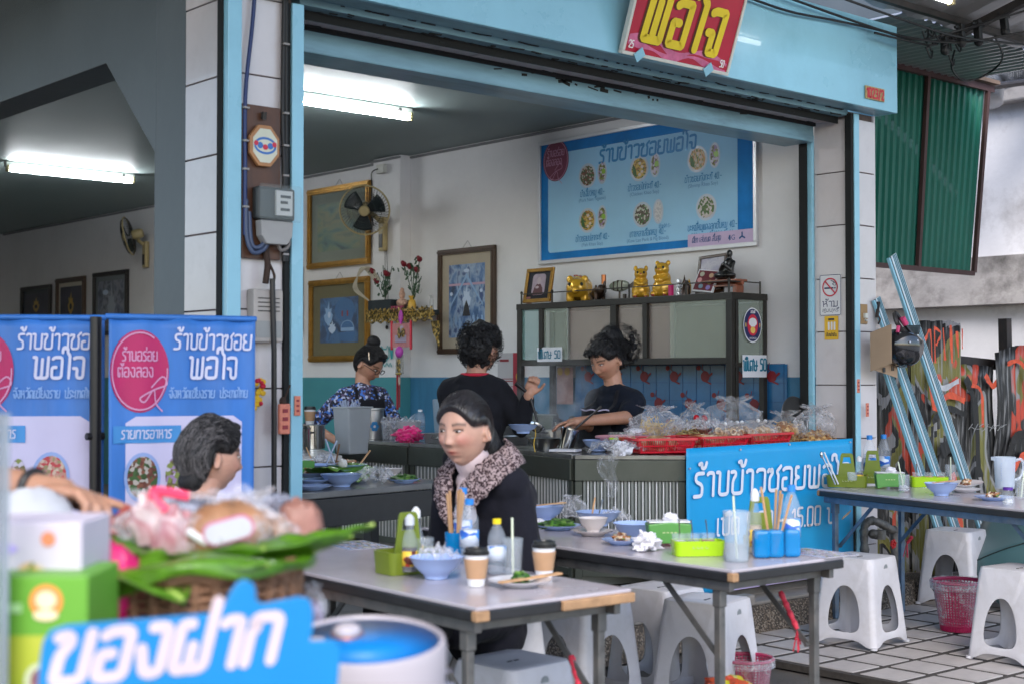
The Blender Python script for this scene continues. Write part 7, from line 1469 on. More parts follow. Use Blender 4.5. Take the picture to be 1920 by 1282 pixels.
gt=T('plastic_tub','olive clear food tub with leftovers behind the ladling cook','tub',(6.45,7.15,ZC+.03));b=MB();b.box((0,0,.075),(.2,.3,.15),taper=.9);b.build('body',mat('tub_olive',(.25,.28,.2),.3,alpha=.85),gt,bevel=.015);b=MB();b.box((0,0,.152),(.22,.32,.008));b.build('lid',mat('tub_lid',(.35,.38,.34),.3),gt,bevel=.003)
bb=T('burner_box','dark gas burner under a square steel pan at the back','burner',(6.75,7.75,ZC-.04));b=MB();b.box((0,0,.09),(.3,.5,.12));b.build('body',BLKF,bb,bevel=.01);b=MB();b.box((0,0,.175),(.34,.54,.05),taper=.93);b.build('pan',ALU2,bb,bevel=.006)
pot('low steel pot behind the right end of the trays',(6.45,6.85,ZC),.13,.09,lid=False);
ic=T('ice_bucket','pale blue plastic container at the dado behind the ladling cook','container',(7.2,8.95,.95));b=MB();b.box((0,0,.14),(.16,.2,.28),taper=.85);b.build('body',mat('cont_blue',(.35,.45,.55),.3,alpha=.85),ic,bevel=.01)
# pots at the noodle station
pot('lidded steel pot by the oilcloth, right of the ladle',(7.05,7.35,.952),.115,.11);pot('dark rimmed pot partly behind the ladling cook',(7.05,7.75,.952),.10,.14)
pot('tall steel pot left of the lidded pot',(7.08,7.56,.952),.065,.13)
crumple('clear plastic sheet lying over the pots by the curly haired cook',(7.0,7.15,1.03),(.16,.2,.06),5.2)
ns_=T('noodle_boiler','stainless steel noodle boiler with steam behind the narrow cart','boiler',(6.25,6.55,.15));b=MB();b.box((0,0,.40),(.62,.66,.79));b.build('body',OLIVE,ns_,bevel=.01);b=MB();b.box((0,0,.812),(.66,.70,.03));b.build('top',CTOP,ns_,bevel=.004);b=MB();b.lathe([(.13,.83),(.14,.842),(.125,.842),(.12,.80),(0,.80)],28,(-.08,.04,0));b.build('pot_opening',STEELP,ns_,smooth=40)
stn=T('noodle_strainer','tall steel noodle strainer cup leaning in the boiler','strainer',(5.83,6.14,.97),rad(-40));b=MB();b.M=Matrix.Rotation(rad(14),4,'Y');b.lathe([(0,0),(.042,0),(.055,.13),(.059,.13),(.059,.137),(.05,.135),(.038,.006),(0,.006)],26);b.build('cup',STEELP,stn,smooth=40);b=MB();b.tube([(.05,0,.12),(.22,.05,.26)],.007,8);b.build('handle',BLKF,stn)
pt_=T('wide_bowl','wide steel bowl behind the strainer cup','bowl',(5.80,6.28,.965));b=MB();b.lathe([(0,0),(.05,0),(.11,.075),(.115,.078),(.105,.075),(.045,.008),(0,.008)],30);b.build('body',STEELP,pt_,smooth=40)
bowl('blue bowl waiting by the curly haired cook',(5.90,5.93,.975),r=.095,h=.065)
ct=T('plastic_tub','clear square tub with green band left of the pink basket','tub',(5.98,5.82,.975),rad(-42));b=MB();b.box((0,0,.055),(.15,.12,.11),taper=.92);b.build('body',FILM,ct,bevel=.01);b=MB();b.box((0,0,.075),(.149,.119,.010));b.build('green_band',LIMEP,ct);lump('content',mat('pinkish',(.5,.3,.33),.5),ct,(0,0,.03),(.06,.045,.025),2)
bt2=bag('small bag of white discs on the pink basket',(6.12,5.85,1.06),(.07,.05,.06),3.9,m=FILM,content=.6,cm=TISS)
# baskets
NOOD=blobs('fried_noodles',[(.42,.20,.05),(.6,.36,.12),(.28,.1,.02),(.68,.45,.2)],50,.6,bump=1.);CRISP=blobs('crispy_rings',[(.5,.3,.15),(.62,.42,.24),(.35,.18,.08),(.7,.55,.38)],38,.6,bump=1.)
def slat_basket(label,loc,rz,L,Wd,h,m_,group='plastic baskets',nx=26):
  t=T('plastic_basket',label,'basket',loc,rz,group);tp=.86
  b=MB()
  def ring(z,o,hh,w_):
    f=tp+(1-tp)*z/h;P=rrpts(-L/2*f,-Wd/2*f,L/2*f,Wd/2*f,.02,3)
    b.tube([(x,y,z) for x,y in P],w_,6,closed=True,flat=1.)
  ring(.006,0,0,.006);ring(h*.48,0,0,.0045)
  for sgn,LL,ax in ((1,L,0),(-1,L,0),(1,Wd,1),(-1,Wd,1)):
    n=int(nx*LL/L)
    for k in range(n+1):
      u=-1+2*k/n;w_=.012 if k % (n//2 if n > 2 else 2) == 0 else .0042
      if ax == 0: a=(u*L/2*tp*.94,sgn*Wd/2*tp,.004);c=(u*L/2*.94,sgn*Wd/2,h-.004);up=(0,1,0)
      else: a=(sgn*L/2*tp,u*Wd/2*tp*.94,.004);c=(sgn*L/2,u*Wd/2*.94,h-.004);up=(1,0,0)
      b.bar(a,c,w_,.003,up=up)
  b.build('slat_sides',m_,t)
  b=MB();b.box((0,0,.004),(L*tp,Wd*tp,.004));b.build('floor',m_,t)
  b=MB();P=rrpts(-L/2,-Wd/2,L/2,Wd/2,.024,4);O=rrpts(-L/2-.014,-Wd/2-.014,L/2+.014,Wd/2+.014,.03,4);N=len(P);b.v=[(x,y,h) for x,y in P]+[(x,y,h) for x,y in O]+[(x,y,h-.012) for x,y in O]
  for i in (0,1):
    for k in range(N): b.f.append((i*N+k,i*N+(k+1)%N,(i+1)*N+(k+1)%N,(i+1)*N+k));b.mi.append(0)
  b.build('rim',m_,t,thick=.003);return t
REDB=mat('red_plastic',(.62,.01,.025),.3,var=.05,coat=.3);PKB=mat('pink_plastic',(.72,.33,.38),.35,var=.05)
slat_basket('leftmost red slatted basket, nearest to the crinkled bag',(6.05,5.60,.975),rad(-24),.36,.27,.085,REDB)
slat_basket('middle red slatted basket behind the blue banner',(6.50,5.60,.975),rad(-3),.40,.28,.085,REDB)
slat_basket('right red slatted basket under the crispy noodle bags',(6.95,5.63,.975),rad(2),.42,.28,.09,REDB)
for x,y,w_ in ((6.05,5.60,.11),(6.50,5.60,.15),(6.95,5.63,.16)): o=lump('crispy_heap',CRISP,None,(0,0,0),(w_,.10,.045),x,rough=.4,n=26,k=14);o.location=(x,y,1.02);lab(o,{6.05:'heap of crisp snacks in the leftmost red basket',6.50:'heap of crisp snacks in the middle red basket',6.95:'heap of crisp snacks in the right red basket'}[x],'snacks')
pb=T('oval_basket','pale pink oval colander basket behind the leftmost red basket','basket',(6.08,5.90,.975),rad(-30),'plastic baskets');b=MB()
for k in range(40):
  a=2*PI*k/40;b.bar((.10*math.cos(a),.08*math.sin(a),.0),(.145*math.cos(a),.12*math.sin(a),.075),.005,.003,up=(math.cos(a),math.sin(a),0))
for z in (.02,.038,.056): f=.1+.045*z/.075;b.tube([(f*math.cos(2*PI*k/40),f*.81*math.sin(2*PI*k/40),z) for k in range(40)],.003,4,closed=True)
b.build('mesh_sides',PKB,pb);b=MB();b.lathe([(.142,.072),(.165,.085),(.17,.082),(.168,.074)],40,sy=.82);b.build('rim',PKB,pb,smooth=60,thick=.003);b=MB();b.lathe([(0,.002),(.1,.002)],30,sy=.8);b.build('floor',PKB,pb)
b=MB();b.lathe([(0,0),(.048,0),(.048,.035),(0,.035)],20);o=b.build('amber_jar',mat('amber_jar',(.35,.13,.03),.3,var=.3),smooth=35);o.location=(6.42,5.62,1.03);lab(o,'brown round jar in the middle red basket','jar')
def noodle_heap(name,parent,c,r,m_,n=60,seed=1,tr=.0025,zz=1.):
  random.seed(seed);b=MB()
  for k in range(n):
    a=random.uniform(0,6.28);q=random.random()**.5;x=q*r[0]*math.cos(a);y=q*r[1]*math.sin(a);z=r[2]*(1-q*q)*random.uniform(.4,1)
    P=[V(c[0]+x,c[1]+y,c[2]+z)]
    d=V(random.uniform(-1,1),random.uniform(-1,1),random.uniform(-.2,.3)).normalized()
    for j in range(4): d=(d+V(random.uniform(-.8,.8),random.uniform(-.8,.8),random.uniform(-.5,.4))).normalized();P.append(P[-1]+d*r[0]*.22)
    for p in P: p.z=max(p.z,c[2]+.002)
    b.tube(P,tr,4,caps=False)
  return stuff(b.build(name,m_,parent))
for k,(x,y,s) in enumerate(((6.62,5.58,1),(6.80,5.60,1.05),(6.98,5.62,1.1),(7.10,5.66,1.05),(6.90,5.72,1.0))):
  t=bag('knotted clear bag of crispy fried rings, number %s from the left on the red baskets' % ('one','two','three','four','five')[k],(x,y,1.0),(.095*s,.085*s,.125*s),2.1+k*1.7,m=FILMP,group='bags of crispy noodles',kind='snack_bag');t['label']=('leftmost small knotted bag of crispy rings on the red baskets','second small knotted bag of crispy rings from the left','middle small bag of crispy rings with a white tie','rightmost small bag of crispy rings on the red baskets','small bag of crispy rings behind the other four')[k]
  random.seed(k);b=MB()
  for j in range(38): p=V(random.gauss(0,.035),random.gauss(0,.03),random.uniform(.012,.085));a=random.uniform(0,3);b.tube([p+V(.017*math.cos(2*PI*i/8)*math.cos(a),.017*math.cos(2*PI*i/8)*math.sin(a),.017*math.sin(2*PI*i/8)) for i in range(8)],.0065,5,closed=True)
  stuff(b.build('crispy_rings',CRISP,t));lump('ring_core',CRISP,t,(0,0,.045),(.055,.045,.038),k+.5,rough=.5);b=MB();b.ell((0,0,.125*s),(.012,.012,.012));b.build('tie',WH,t)
t=bag('big open clear bag above the snack bags, right of the cabinet',(6.95,5.78,1.06),(.20,.13,.22),9.4,m=FILMP)
t=bag('clear bag of brown fried noodles behind the banner, left of the round tray',(7.25,5.62,.98),(.13,.11,.21),3.4,m=FILMP,kind='snack_bag');noodle_heap('fried_noodles',t,(0,0,.01),(.11,.09,.13),NOOD,130,4);lump('noodle_core',NOOD,t,(0,0,.07),(.095,.08,.07),3)
t=bag('clear bag of golden noodles with twisted top at the right end of the banner',(7.40,5.50,.98),(.15,.12,.25),7.3,m=FILM,kind='snack_bag');noodle_heap('fried_noodles',t,(0,0,.01),(.11,.09,.06),NOOD,90,6);lump('noodle_core',NOOD,t,(0,0,.04),(.11,.09,.045),5)
rt=T('round_tray','dark round metal tray standing upright between the noodle bags','tray',(7.40,5.66,1.02),rad(0));b=MB();b.M=TR(0,0,.11) @ Matrix.Rotation(rad(80),4,'X');b.lathe([(0,0),(.13,0),(.15,.015),(.155,.012),(.13,-.006),(0,-.006)],36);b.build('body',mat('tray_dark',(.12,.12,.12),.35,metal=.6),rt,smooth=40)
t=bag('rumpled clear carrier bag with handle loop behind the red baskets',(6.32,5.85,1.03),(.17,.13,.20),5.8,m=FILM);crumple('flat clear bags lying between the carrier bag and the cabinet',(6.62,5.78,1.07),(.22,.12,.08),2.9)
crumple('crinkled bag of clear film hanging over the front cart edge',(5.78,5.66,.975),(.16,.12,.07),7.9,m=FILM)
hb=T('plastic_bag','white and clear bag tail hanging down from the front cart','plastic bag',(5.68,5.62,.80));b=MB();b.M=frame((0,0,0),(.7,-.72,0),(0,0,1));b.grid(14,16,lambda u,v: (.10*(u-.5)*(.5+.8*v)+.02*math.sin(v*7),-.06+.24*v,.03+.02*noise.noise((u*5,v*5,1))));b.build('film',FILM,hb,smooth=40)
lump('paper_lump',TISS,hb,(.06,-.03,.20),(.06,.05,.04),6,rough=.6)
pn=MB();pn.box((0,0,0),(.12,.16,.012));o=pn.build('notepad',TISS);o.location=(5.72,6.02,.982);o.rotation_euler.z=.5;lab(o,'white order pad lying on the narrow cart','notepad')
# trays of fresh noodles under the oilcloth
nt_=T('noodle_tray','black tray with loose heaps of yellow fresh noodles under the oilcloth','noodle tray',(6.95,6.35,.97));b=MB();b.box((0,0,.02),(.42,.85,.04),taper=.94);b.build('tray',BLKF,nt_,bevel=.008);YN=mat('yellow_noodle',(.72,.46,.04),.4,var=.2,vs=40);noodle_heap('yellow_noodles',nt_,(-.03,.12,.04),(.15,.17,.10),YN,220,2,.003);lump('noodle_core',YN,nt_,(-.03,.12,.05),(.10,.12,.055),3);noodle_heap('pale_noodles',nt_,(-.03,-.26,.04),(.13,.13,.06),mat('pale_noodle',(.66,.50,.22),.5,var=.2,vs=40),150,3,.003);lump('noodle_core',MT['pale_noodle'],nt_,(-.03,-.26,.045),(.09,.09,.03),4);noodle_heap('yellow_noodles',nt_,(-.03,.36,.04),(.10,.08,.04),YN,80,5,.003)
b=MB();b.box((0,0,.05),(.5,.95,.10));o=b.build('tray_stand',BLKF,bevel=.005);o.location=(6.97,6.35,.87);lab(o,'low black stand under the noodle tray','stand')
bag('clear bag standing left of the yellow noodles',(6.95,6.72,1.0),(.13,.13,.15),6.1,m=FILM,tie=False);bag('clear bag at the right of the noodles, by the red chilli packs',(6.98,6.14,1.0),(.10,.10,.24),8.8,m=FILM)
ch_=T('chilli_pack','pair of red capped brown chilli packs in front of the cabinet post','packs',(6.9,6.02,1.03),0);
for s in (-.025,.025): b=MB();b.box((0,s,.05),(.03,.045,.10),M=Matrix.Rotation(s*6,4,'X'));b.build('pack',mat('pack_brown',(.28,.09,.05),.5),ch_,bevel=.004);b=MB();b.ell((0,s*1.3,.115),(.02,.02,.022));b.build('red_top',REDB,ch_)

# ======================= people =======================
def skin_mat(key,c):
  if key in MT: return MT[key]
  m=mat(key,c,.42,var=.07,vs=25,bump=.12,bs=120,spec=.5);t=m.node_tree;p=t.nodes['Principled BSDF'];p.inputs['Subsurface Weight'].default_value=.12;p.inputs['Subsurface Radius'].default_value=(.012,.004,.002)
  l=[k for k in t.links if k.to_socket == p.inputs['Base Color']][0];src=l.from_socket
  at=t.nodes.new('ShaderNodeAttribute');at.attribute_name='tint';mx=t.nodes.new('ShaderNodeMix');mx.data_type='RGBA';mx.blend_type='MULTIPLY';mx.inputs[0].default_value=1
  t.links.new(src,mx.inputs[6]);t.links.new(at.outputs['Color'],mx.inputs[7]);t.links.new(mx.outputs[2],p.inputs['Base Color']);return m
def hair_mat(key,c,rough=.38,var=.5):
  return mat(key,c,rough,var=var,vs=9,stretch=(6,6,.7),bump=.9,bs=26,spec=.3)
def cloth_mat(key,c,var=.15,**k): return mat(key,c,.9,var=var,vs=14,bump=.3,bs=35,sheen=.04,spec=.15,**k)
def HF(c,f,u):
  f=V(*f).normalized();u=V(*u);r=f.cross(u).normalized();u=r.cross(f);A=Matrix((r,f,u)).transposed().to_4x4();A.translation=V(*c);return A
def pitchdown(f,deg):
  f=V(*f);f.z=0;f.normalize();return (f*math.cos(rad(deg))+V(0,0,-math.sin(rad(deg))),f*math.sin(rad(deg))+V(0,0,math.cos(rad(deg))))
def g_(x,z,x0,z0,sx,sz): return math.exp(-((x-x0)/sx)**2-((z-z0)/sz)**2)
def headpt(d,s,fat):
  x,y,z=d
  zz=z*.118;jaw=1-.30*max(0,-z)**1.6*(1-fat*.5);top=1-.04*max(0,z)**2
  X=x*.077*jaw*top*(1+.06*fat);Y=y*(.098 if y < 0 else .092)*(1-.10*max(0,-z)**2 if y > 0 else 1-.45*max(0,-z)**1.5);Z=zz
  if y > 0:
    e=min(1,y*2.5);ax=abs(X)
    Y+=e*(.010*g_(X,Z,0,.002,.010,.030)+.018*g_(X,Z,0,-.026,.012,.012)+.008*g_(ax,Z,.012,-.030,.007,.008)+.004*g_(ax,Z,.028,.034,.022,.009)
     -.008*g_(ax,Z,.031,.012,.017,.010)+.006*g_(ax,Z,.040,-.022,.022,.020)*(1+fat)+.008*g_(X,Z,0,-.056,.022,.006)+.008*g_(X,Z,0,-.068,.019,.007)-.005*g_(X,Z,0,-.062,.024,.0025)+.009*g_(X,Z,0,-.098,.020,.014)-.004*g_(X,Z,0,-.082,.022,.006))
  return V(X*s,Y*s,Z*s)
def add_head(b,A,s=1.,fat=0.):
  old=b.M;b.M=A;n,m=72,56;vs=[];
  for j in range(m+1):
    ph=-PI/2+PI*j/m
    for k in range(n): t=2*PI*k/n;vs.append(headpt((math.cos(ph)*math.cos(t),math.cos(ph)*math.sin(t),math.sin(ph)),s,fat))
  fs=[(j*n+k,j*n+(k+1) % n,(j+1)*n+(k+1) % n,(j+1)*n+k) for j in range(m) for k in range(n)];b.add(vs,fs)
  for q in (-1,1):
    b.tube([V(q*(.0835+fat*.003+.007*math.sin(t*.5))*s,(-.012+.011*math.sin(t))*s,(-.004+.026*math.cos(t))*s) for t in [2*PI*i/14 for i in range(14)]],.0055*s,6,closed=True);b.ell((q*.081*s,-.010*s,-.006*s),(.008*s,.010*s,.021*s));b.ell((q*.084*s,-.004*s,-.030*s),(.006*s,.006*s,.007*s));b.ell((q*.078*s,.006*s,-.004*s),(.007*s,.005*s,.012*s))
  b.M=old
def add_hand(b,w,d,nrm,s=1.,curl=.5,side=1,spread=.12,curls=None):
  """w wrist, d direction of the fingers, nrm = back of the hand"""
  d=V(*d).normalized();nrm=V(*nrm);nrm=(nrm-d*nrm.dot(d)).normalized();a=d.cross(nrm)*side;w=V(*w)
  old=b.M;A=Matrix((a,d,nrm)).transposed().to_4x4();A.translation=w;b.M=A
  b.ell((0,.045*s,0),(.040*s,.052*s,.016*s),16,10);b.ell((.022*s,.03*s,-.005*s),(.020*s,.032*s,.016*s));capsule(b,(0,-.02*s,0),(0,.03*s,0),.025*s,.026*s)
  for i,(x,L) in enumerate(((.029,.072),(.010,.080),(-.010,.075),(-.028,.060))):
    p=V(x*s,.085*s-abs(x)*.25*s,.002*s);ang=-.1;c_=curls[i] if curls else curl;dx=x*spread*8
    for q in range(3):
      L2=L*(.46,.30,.24)[q]*s;ang -= c_*(.5,.9,.7)[q];e=p+V(dx*.3*L2,math.cos(ang)*L2,math.sin(ang)*L2);r0=(.0092,.0085,.0078)[q]*s;capsule(b,p,e,r0,r0*.92,8,3);p=e
  p=V(.030*s,.018*s,-.008*s);e=V(.056*s,.050*s,-.016*s);capsule(b,p,e,.013*s,.0105*s,8,3);f=e+V(.008*s,.034*s,-.010*s*(1+curl));capsule(b,e,f,.0102*s,.0082*s,8,3);b.M=old
def paint(o,A,s,blush=.3,lips=(.85,.42,.42),brow=.22,eyeline=True,shadow=None):
  me=o.data;I=A.inverted();ca=me.color_attributes.new('tint','FLOAT_COLOR','POINT');cols=[]
  for v in me.vertices:
    p=(I @ (rootM(o.parent) @ v.co))/s;c=[1.,1.,1.]
    if p.length < .17:
      k=sst(-.1,.5,hz(p));c=[q*(1-k)+.03*k for q in c]
    if p.y > .03 and p.length < .16:
      ax=abs(p.x)
      k=min(1,1.3*g_(p.x,p.z,0,-.0615,.021,.0085)**1.5);c=[c[i]*(1-k)+c[i]*lips[i]*k for i in range(3)]
      k=blush*g_(ax,p.z,.045,-.02,.02,.02);c=[c[0]*(1-.05*k),c[1]*(1-.5*k),c[2]*(1-.45*k)]
      zb=.036-.004*abs(ax-.033)/.02;k=min(1,1.4*math.exp(-((p.z-zb)/.0042)**2)) if .014 < ax < .055 else 0;c=[q*(1-(1-brow)*k) for q in c]
      if eyeline: k=min(1,1.5*math.exp(-((p.z-.0165+ (ax-.031)**2*9)/.0028)**2)) if .017 < ax < .048 else 0;c=[q*(1-.8*k) for q in c]
      k=min(1,1.3*g_(p.x,p.z,0,-.0625,.020,.0018));c=[q*(1-.5*k) for q in c]
      k=g_(ax,p.z,.008,-.036,.004,.0035);c=[q*(1-.55*k) for q in c]
    cols+=[*c,1.]
  ca.data.foreach_set('color',cols)
def add_eyes(A,s,t,closed=False):
  I=rootM(t).inverted()
  for q in (-1,1):
    b=WB(A);b.ell((q*.031*s,.0805*s,.0115*s),(.0125*s,.008*s,.0040*s if not closed else .0026*s),14,8);e=b.build('eye',mat('eye_white',(.55,.5,.48),.25),t,smooth=180)
    b=WB(A);b.ell((q*.031*s,.0855*s,.0115*s),(.0064*s,.0044*s,.0040*s if not closed else .0024*s),12,8);b.build('iris',mat('iris_dark',(.012,.007,.005),.25),e,smooth=180)
def sst(a,b,x): t=max(0,min(1,(x-a)/(b-a)));return t*t*(3-2*t)
def hz(p,line=.074):
  t=sst(-.035,-.012,p.y);zb=-.088*(1-t)+.014*t;t2=sst(.040,.074,p.y);z=zb*(1-t2)+(line-.020*(p.x/.05)**2)*t2;return (p.z-z)/.022
def hsurf(d,fat,th,top=.006,nz=0.,nsc=25,seed=0,back=.004,line=.074,lift=0.):
  p=headpt(d,1,fat);h=hz(p,line);n=V(p.x,p.y,p.z-.01).normalized();k=sst(-.2,1.3,h)
  o=-.007+k*(th+.007+top*max(0,p.z/.118)+back*max(0,-p.y/.1))
  if nz and h > 0: q=p*nsc;o+=k*nz*(noise.noise(V(q.x*1.6+seed,q.y*.8,q.z*.8))+.6*noise.noise(q*2.3))
  return p+n*(o+lift),h
def hair_shell(b,A,s,fat,**k):
  old=b.M;b.M=A;n,m=96,80;vs=[]
  for j in range(m+1):
    ph=-PI/2+PI*j/m
    for i in range(n): t=2*PI*i/n;vs.append(hsurf((math.cos(ph)*math.cos(t),math.cos(ph)*math.sin(t),math.sin(ph)),fat,**k)[0]*s)
  b.add(vs,[(j*n+i,j*n+(i+1) % n,(j+1)*n+(i+1) % n,(j+1)*n+i) for j in range(m) for i in range(n)]);b.M=old
def combed(A,s,fat,a0=30,a1=215,wave=.0,**k):
  def g(i):
    x=random.uniform(-.93,.93);w=math.sqrt(1-x*x);P=[];st=random.uniform(a0,a0+110);en=min(a1,st+random.uniform(50,130));ph=random.uniform(0,6)
    for j in range(9):
      a=rad(st+(en-st)*j/8);xx=x+wave*math.sin(ph+j*1.3);d=V(xx,w*math.cos(a),w*math.sin(a));d.normalize();p,h=hsurf(tuple(d),fat,lift=.0012,**k)
      if h > .05: P.append(A @ (p*s))
      elif P: break
    return P if len(P) > 3 else None
  return g
def wrinkle(o,amp,sc,seed=0.,M=None):
  me=o.data;N=[v.normal.copy() for v in me.vertices]
  for v,n in zip(me.vertices,N):
    q=v.co*sc;v.co+=n*(amp*(noise.noise(V(q.x+seed,q.y,q.z*.45))+.5*abs(noise.noise(V(q.x*2.3,q.y*2.3+seed,q.z*1.1)))-.2))
  me.update()
def limb(b,pts,rs,n=16):
  for i in range(len(pts)-1): capsule(b,pts[i],pts[i+1],rs[i],rs[i+1],n)
def torso(b,hip,waist,chest,neck,f,w_=1.,infl=0.,hips=True,bust=.4):
  f=V(*f);f.z=0;f.normalize();r=f.cross(V(0,0,1)).normalized();A=Matrix((r,f,V(0,0,1))).transposed().to_4x4()
  hip,waist,chest,neck=(V(*q) for q in (hip,waist,chest,neck));i=infl
  for c,q in ((hip,(.165*w_+i,.125*w_+i,.115)),(hip.lerp(waist,.5),(.15*w_+i,.115*w_+i,.12)),(waist,(.138*w_+i,.105*w_+i,.12)),(waist.lerp(chest,.5),(.142*w_+i,.11*w_+i,.12)),(chest,(.148*w_+i,.112*w_+i,.13)),(chest.lerp(neck,.5),(.135*w_+i,.085*w_+i,.075)),(chest.lerp(neck,.85),(.10*w_+i,.065*w_+i,.055))): b.ell(c,q,24,16,A)
  for q in (-1,1): capsule(b,neck+V(0,0,-.03),neck+r*q*.12*w_+V(0,0,-.085),.046*w_+i*.8,.056*w_+i*.8)
  if bust:
    for q in (-1,1): b.ell(chest+r*q*.07*w_+f*.075*w_+V(0,0,-.03),(.068*bust*2+i*.5,.05*bust*2+i*.5,.06*bust*2+i*.5),16,12,A)
def finish(b,name,m,t,voxel,sm=3,wr=0.,wsc=9,seed=0):
  o=b.build(name,m,t,smooth=180);fuse(o,voxel,sm)
  if wr: wrinkle(o,wr,wsc,seed)
  return o
def strands(name,m,t,gen,n,r=.0016):
  b=WB()
  for k in range(n):
    P=gen(k)
    if P: b.tube(P,[r]*(len(P)-1)+[r*.3],4,caps=False)
  return stuff(b.build(name,m,t,smooth=60))
SK1=skin_mat('skin_fair',(.56,.32,.235));SK2=skin_mat('skin_tan',(.45,.23,.15));SK3=skin_mat('skin_warm',(.52,.28,.20));SKA=skin_mat('skin_arm',(.38,.20,.13))
HBLK2=mat('hair_smooth',(.016,.013,.014),.3,var=.5,vs=9,stretch=(6,6,.7),bump=.3,bs=30,spec=.8);HBLK=hair_mat('hair_black',(.012,.011,.012));HGREY=hair_mat('hair_greying',(.022,.02,.02),.55,.6)
BLKCL=cloth_mat('black_cloth',(.014,.014,.018));BLKCL2=cloth_mat('black_coat',(.013,.013,.019));NAVCL=cloth_mat('navy_tee',(.010,.013,.022));
PANTS=cloth_mat('black_trousers',(.010,.010,.011))

def legs(b,hip,f,ht=.8,z0=.15,infl=0.):
  hip=V(*hip);f=V(*f);f.z=0;f.normalize();r=f.cross(V(0,0,1)).normalized()
  for q in (-1,1):
    H=hip+r*q*.085+V(0,0,-.02);K=V(H.x,H.y,z0+.43)+f*.02;An=V(H.x,H.y,z0+.08);limb(b,[H,K,An],[.088+infl,.058+infl,.040+infl]);capsule(b,An,An+f*.13+V(0,0,-.045),.036+infl,.028+infl)

# ---- seated woman in the dark coat
wm=T('person','seated woman in a black coat with brown speckled fur collar, dark hair tied back','person',(3.62,4.26,0))
f1,u1=pitchdown((-.96,-.28,0),6);HC=V(3.455,4.195,1.198);A1=HF(HC,f1,u1);S1=1.12
hip=(3.66,4.26,.56);wai=(3.66,4.26,.76);che=(3.63,4.235,.93);nek=(3.58,4.22,1.09)
b=WB();add_head(b,A1,S1,.8);capsule(b,(3.56,4.22,1.02),(3.485,4.20,1.14),.058,.056);torso(b,hip,wai,che,nek,(-1,0,0),1.05)
SH={-1:(3.585,4.42,.965),1:(3.61,4.11,.965)}
for q in (-1,1):
  s_=V(*SH[q]);e_=s_+V(.02,-q*.05,-.27);h_=e_+V(-.22,q*.10,-.04);limb(b,[s_,e_,h_],[.055,.042,.028]);add_hand(b,h_,(-1,.4*q,-.1),(0,0,1),.95,.7,q)
  hj=V(3.60,4.26-q*.10,.52);kn=V(3.22,4.24-q*.12,.52);an=V(3.26,4.24-q*.12,.08);limb(b,[hj,kn,an],[.092,.062,.042]);capsule(b,an,an+V(-.15,0,-.045),.038,.028)
o=finish(b,'body',SK1,wm,.0045,1);paint(o,A1,S1,.6,(.80,.36,.36),.30);add_eyes(A1,S1,wm)
b=WB();torso(b,hip,wai,che,(3.585,4.222,1.085),(-1,0,0),1.06,.034,bust=0)
for q in (-1,1):
  s_=V(*SH[q]);e_=s_+V(.02,-q*.07,-.27);h_=e_+V(-.19,q*.09,-.04);limb(b,[s_,e_,h_],[.084,.072,.056])
  hj=V(3.62,4.26-q*.09,.52);limb(b,[hj,V(3.36,4.25-q*.13,.50)],[.115,.10])
b.ell((3.64,4.27,.60),(.19,.20,.16));b.ell((3.62,4.27,.42),(.17,.19,.16))
o=finish(b,'coat',BLKCL2,wm,.009,14,.016,8,3)
b=WB()
for q in (-1,1): hj=V(3.60,4.26-q*.10,.50);kn=V(3.2,4.24-q*.12,.52);an=V(3.25,4.24-q*.12,.12);limb(b,[hj,kn,an],[.10,.078,.06])
finish(b,'trousers',PANTS,wm,.009,2,.006,9)
for q in (-1,1): b=WB();an=V(3.25,4.24-q*.12,.05);capsule(b,an,an+V(-.16,0,-.01),.045,.038);finish(b,'shoe',BLKF,wm,.008,2)
b=WB();capsule(b,(3.568,4.222,1.02),(3.50,4.205,1.095),.074,.069);b.ell((3.545,4.22,1.0),(.08,.10,.06));b.ell((3.50,4.22,.93),(.05,.06,.10));finish(b,'turtleneck',cloth_mat('turtleneck',(.66,.52,.52),.05),wm,.006,3,.003,14)
FUR=blobs('speckled_fur',[(.36,.27,.27),(.04,.02,.025),(.42,.32,.32),(.07,.04,.045)],150,.95,bump=1.5)
for q in (-1,1):
  b=WB();N_=V(3.585,4.222,1.09)
  I_=curve([N_+V(.075,-q*.02,.075),N_+V(.03,-q*.085,.05),N_+V(-.075,-q*.075,-.01),N_+V(-.145,-q*.035,-.10),N_+V(-.165,-q*.012,-.24)],6)
  O_=curve([N_+V(.115,-q*.03,.0),N_+V(.065,-q*.15,-.01),N_+V(-.06,-q*.175,-.065),N_+V(-.14,-q*.125,-.155),N_+V(-.168,-q*.02,-.25)],6)
  n=len(I_)
  def fp(u,v,I_=I_,O_=O_,n=n,q=q):
    k=u*(n-1);i=min(int(k),n-2);a=I_[i].lerp(I_[i+1],k-i);c_=O_[i].lerp(O_[i+1],k-i);p=a.lerp(c_,v);return p+V(-.016,-q*.008,.020)*math.sin(PI*min(1,v*1.0))+V(-.008,-q*.004,.006)*noise.noise(p*60)*2
  b.grid(48,20,fp);b.build('fur_collar',FUR,wm,smooth=180,thick=.014)
b=WB();hair_shell(b,A1,S1,.8,th=.010,top=.010,back=.008,nz=.0015,line=.070);o=finish(b,'hair',HBLK2,wm,.004,2)
b=WB(A1);limb(b,[V(-.02,-.085,-.01)*S1,V(-.045,-.10,-.09)*S1,V(-.055,-.085,-.21)*S1],[.048,.045,.022]);finish(b,'ponytail',HBLK,wm,.005,3,.003,30)
random.seed(21);strands('hair_strands',HBLK2,wm,combed(A1,S1,.8,th=.010,top=.010,back=.008,nz=.0015,line=.070),900,.0010)
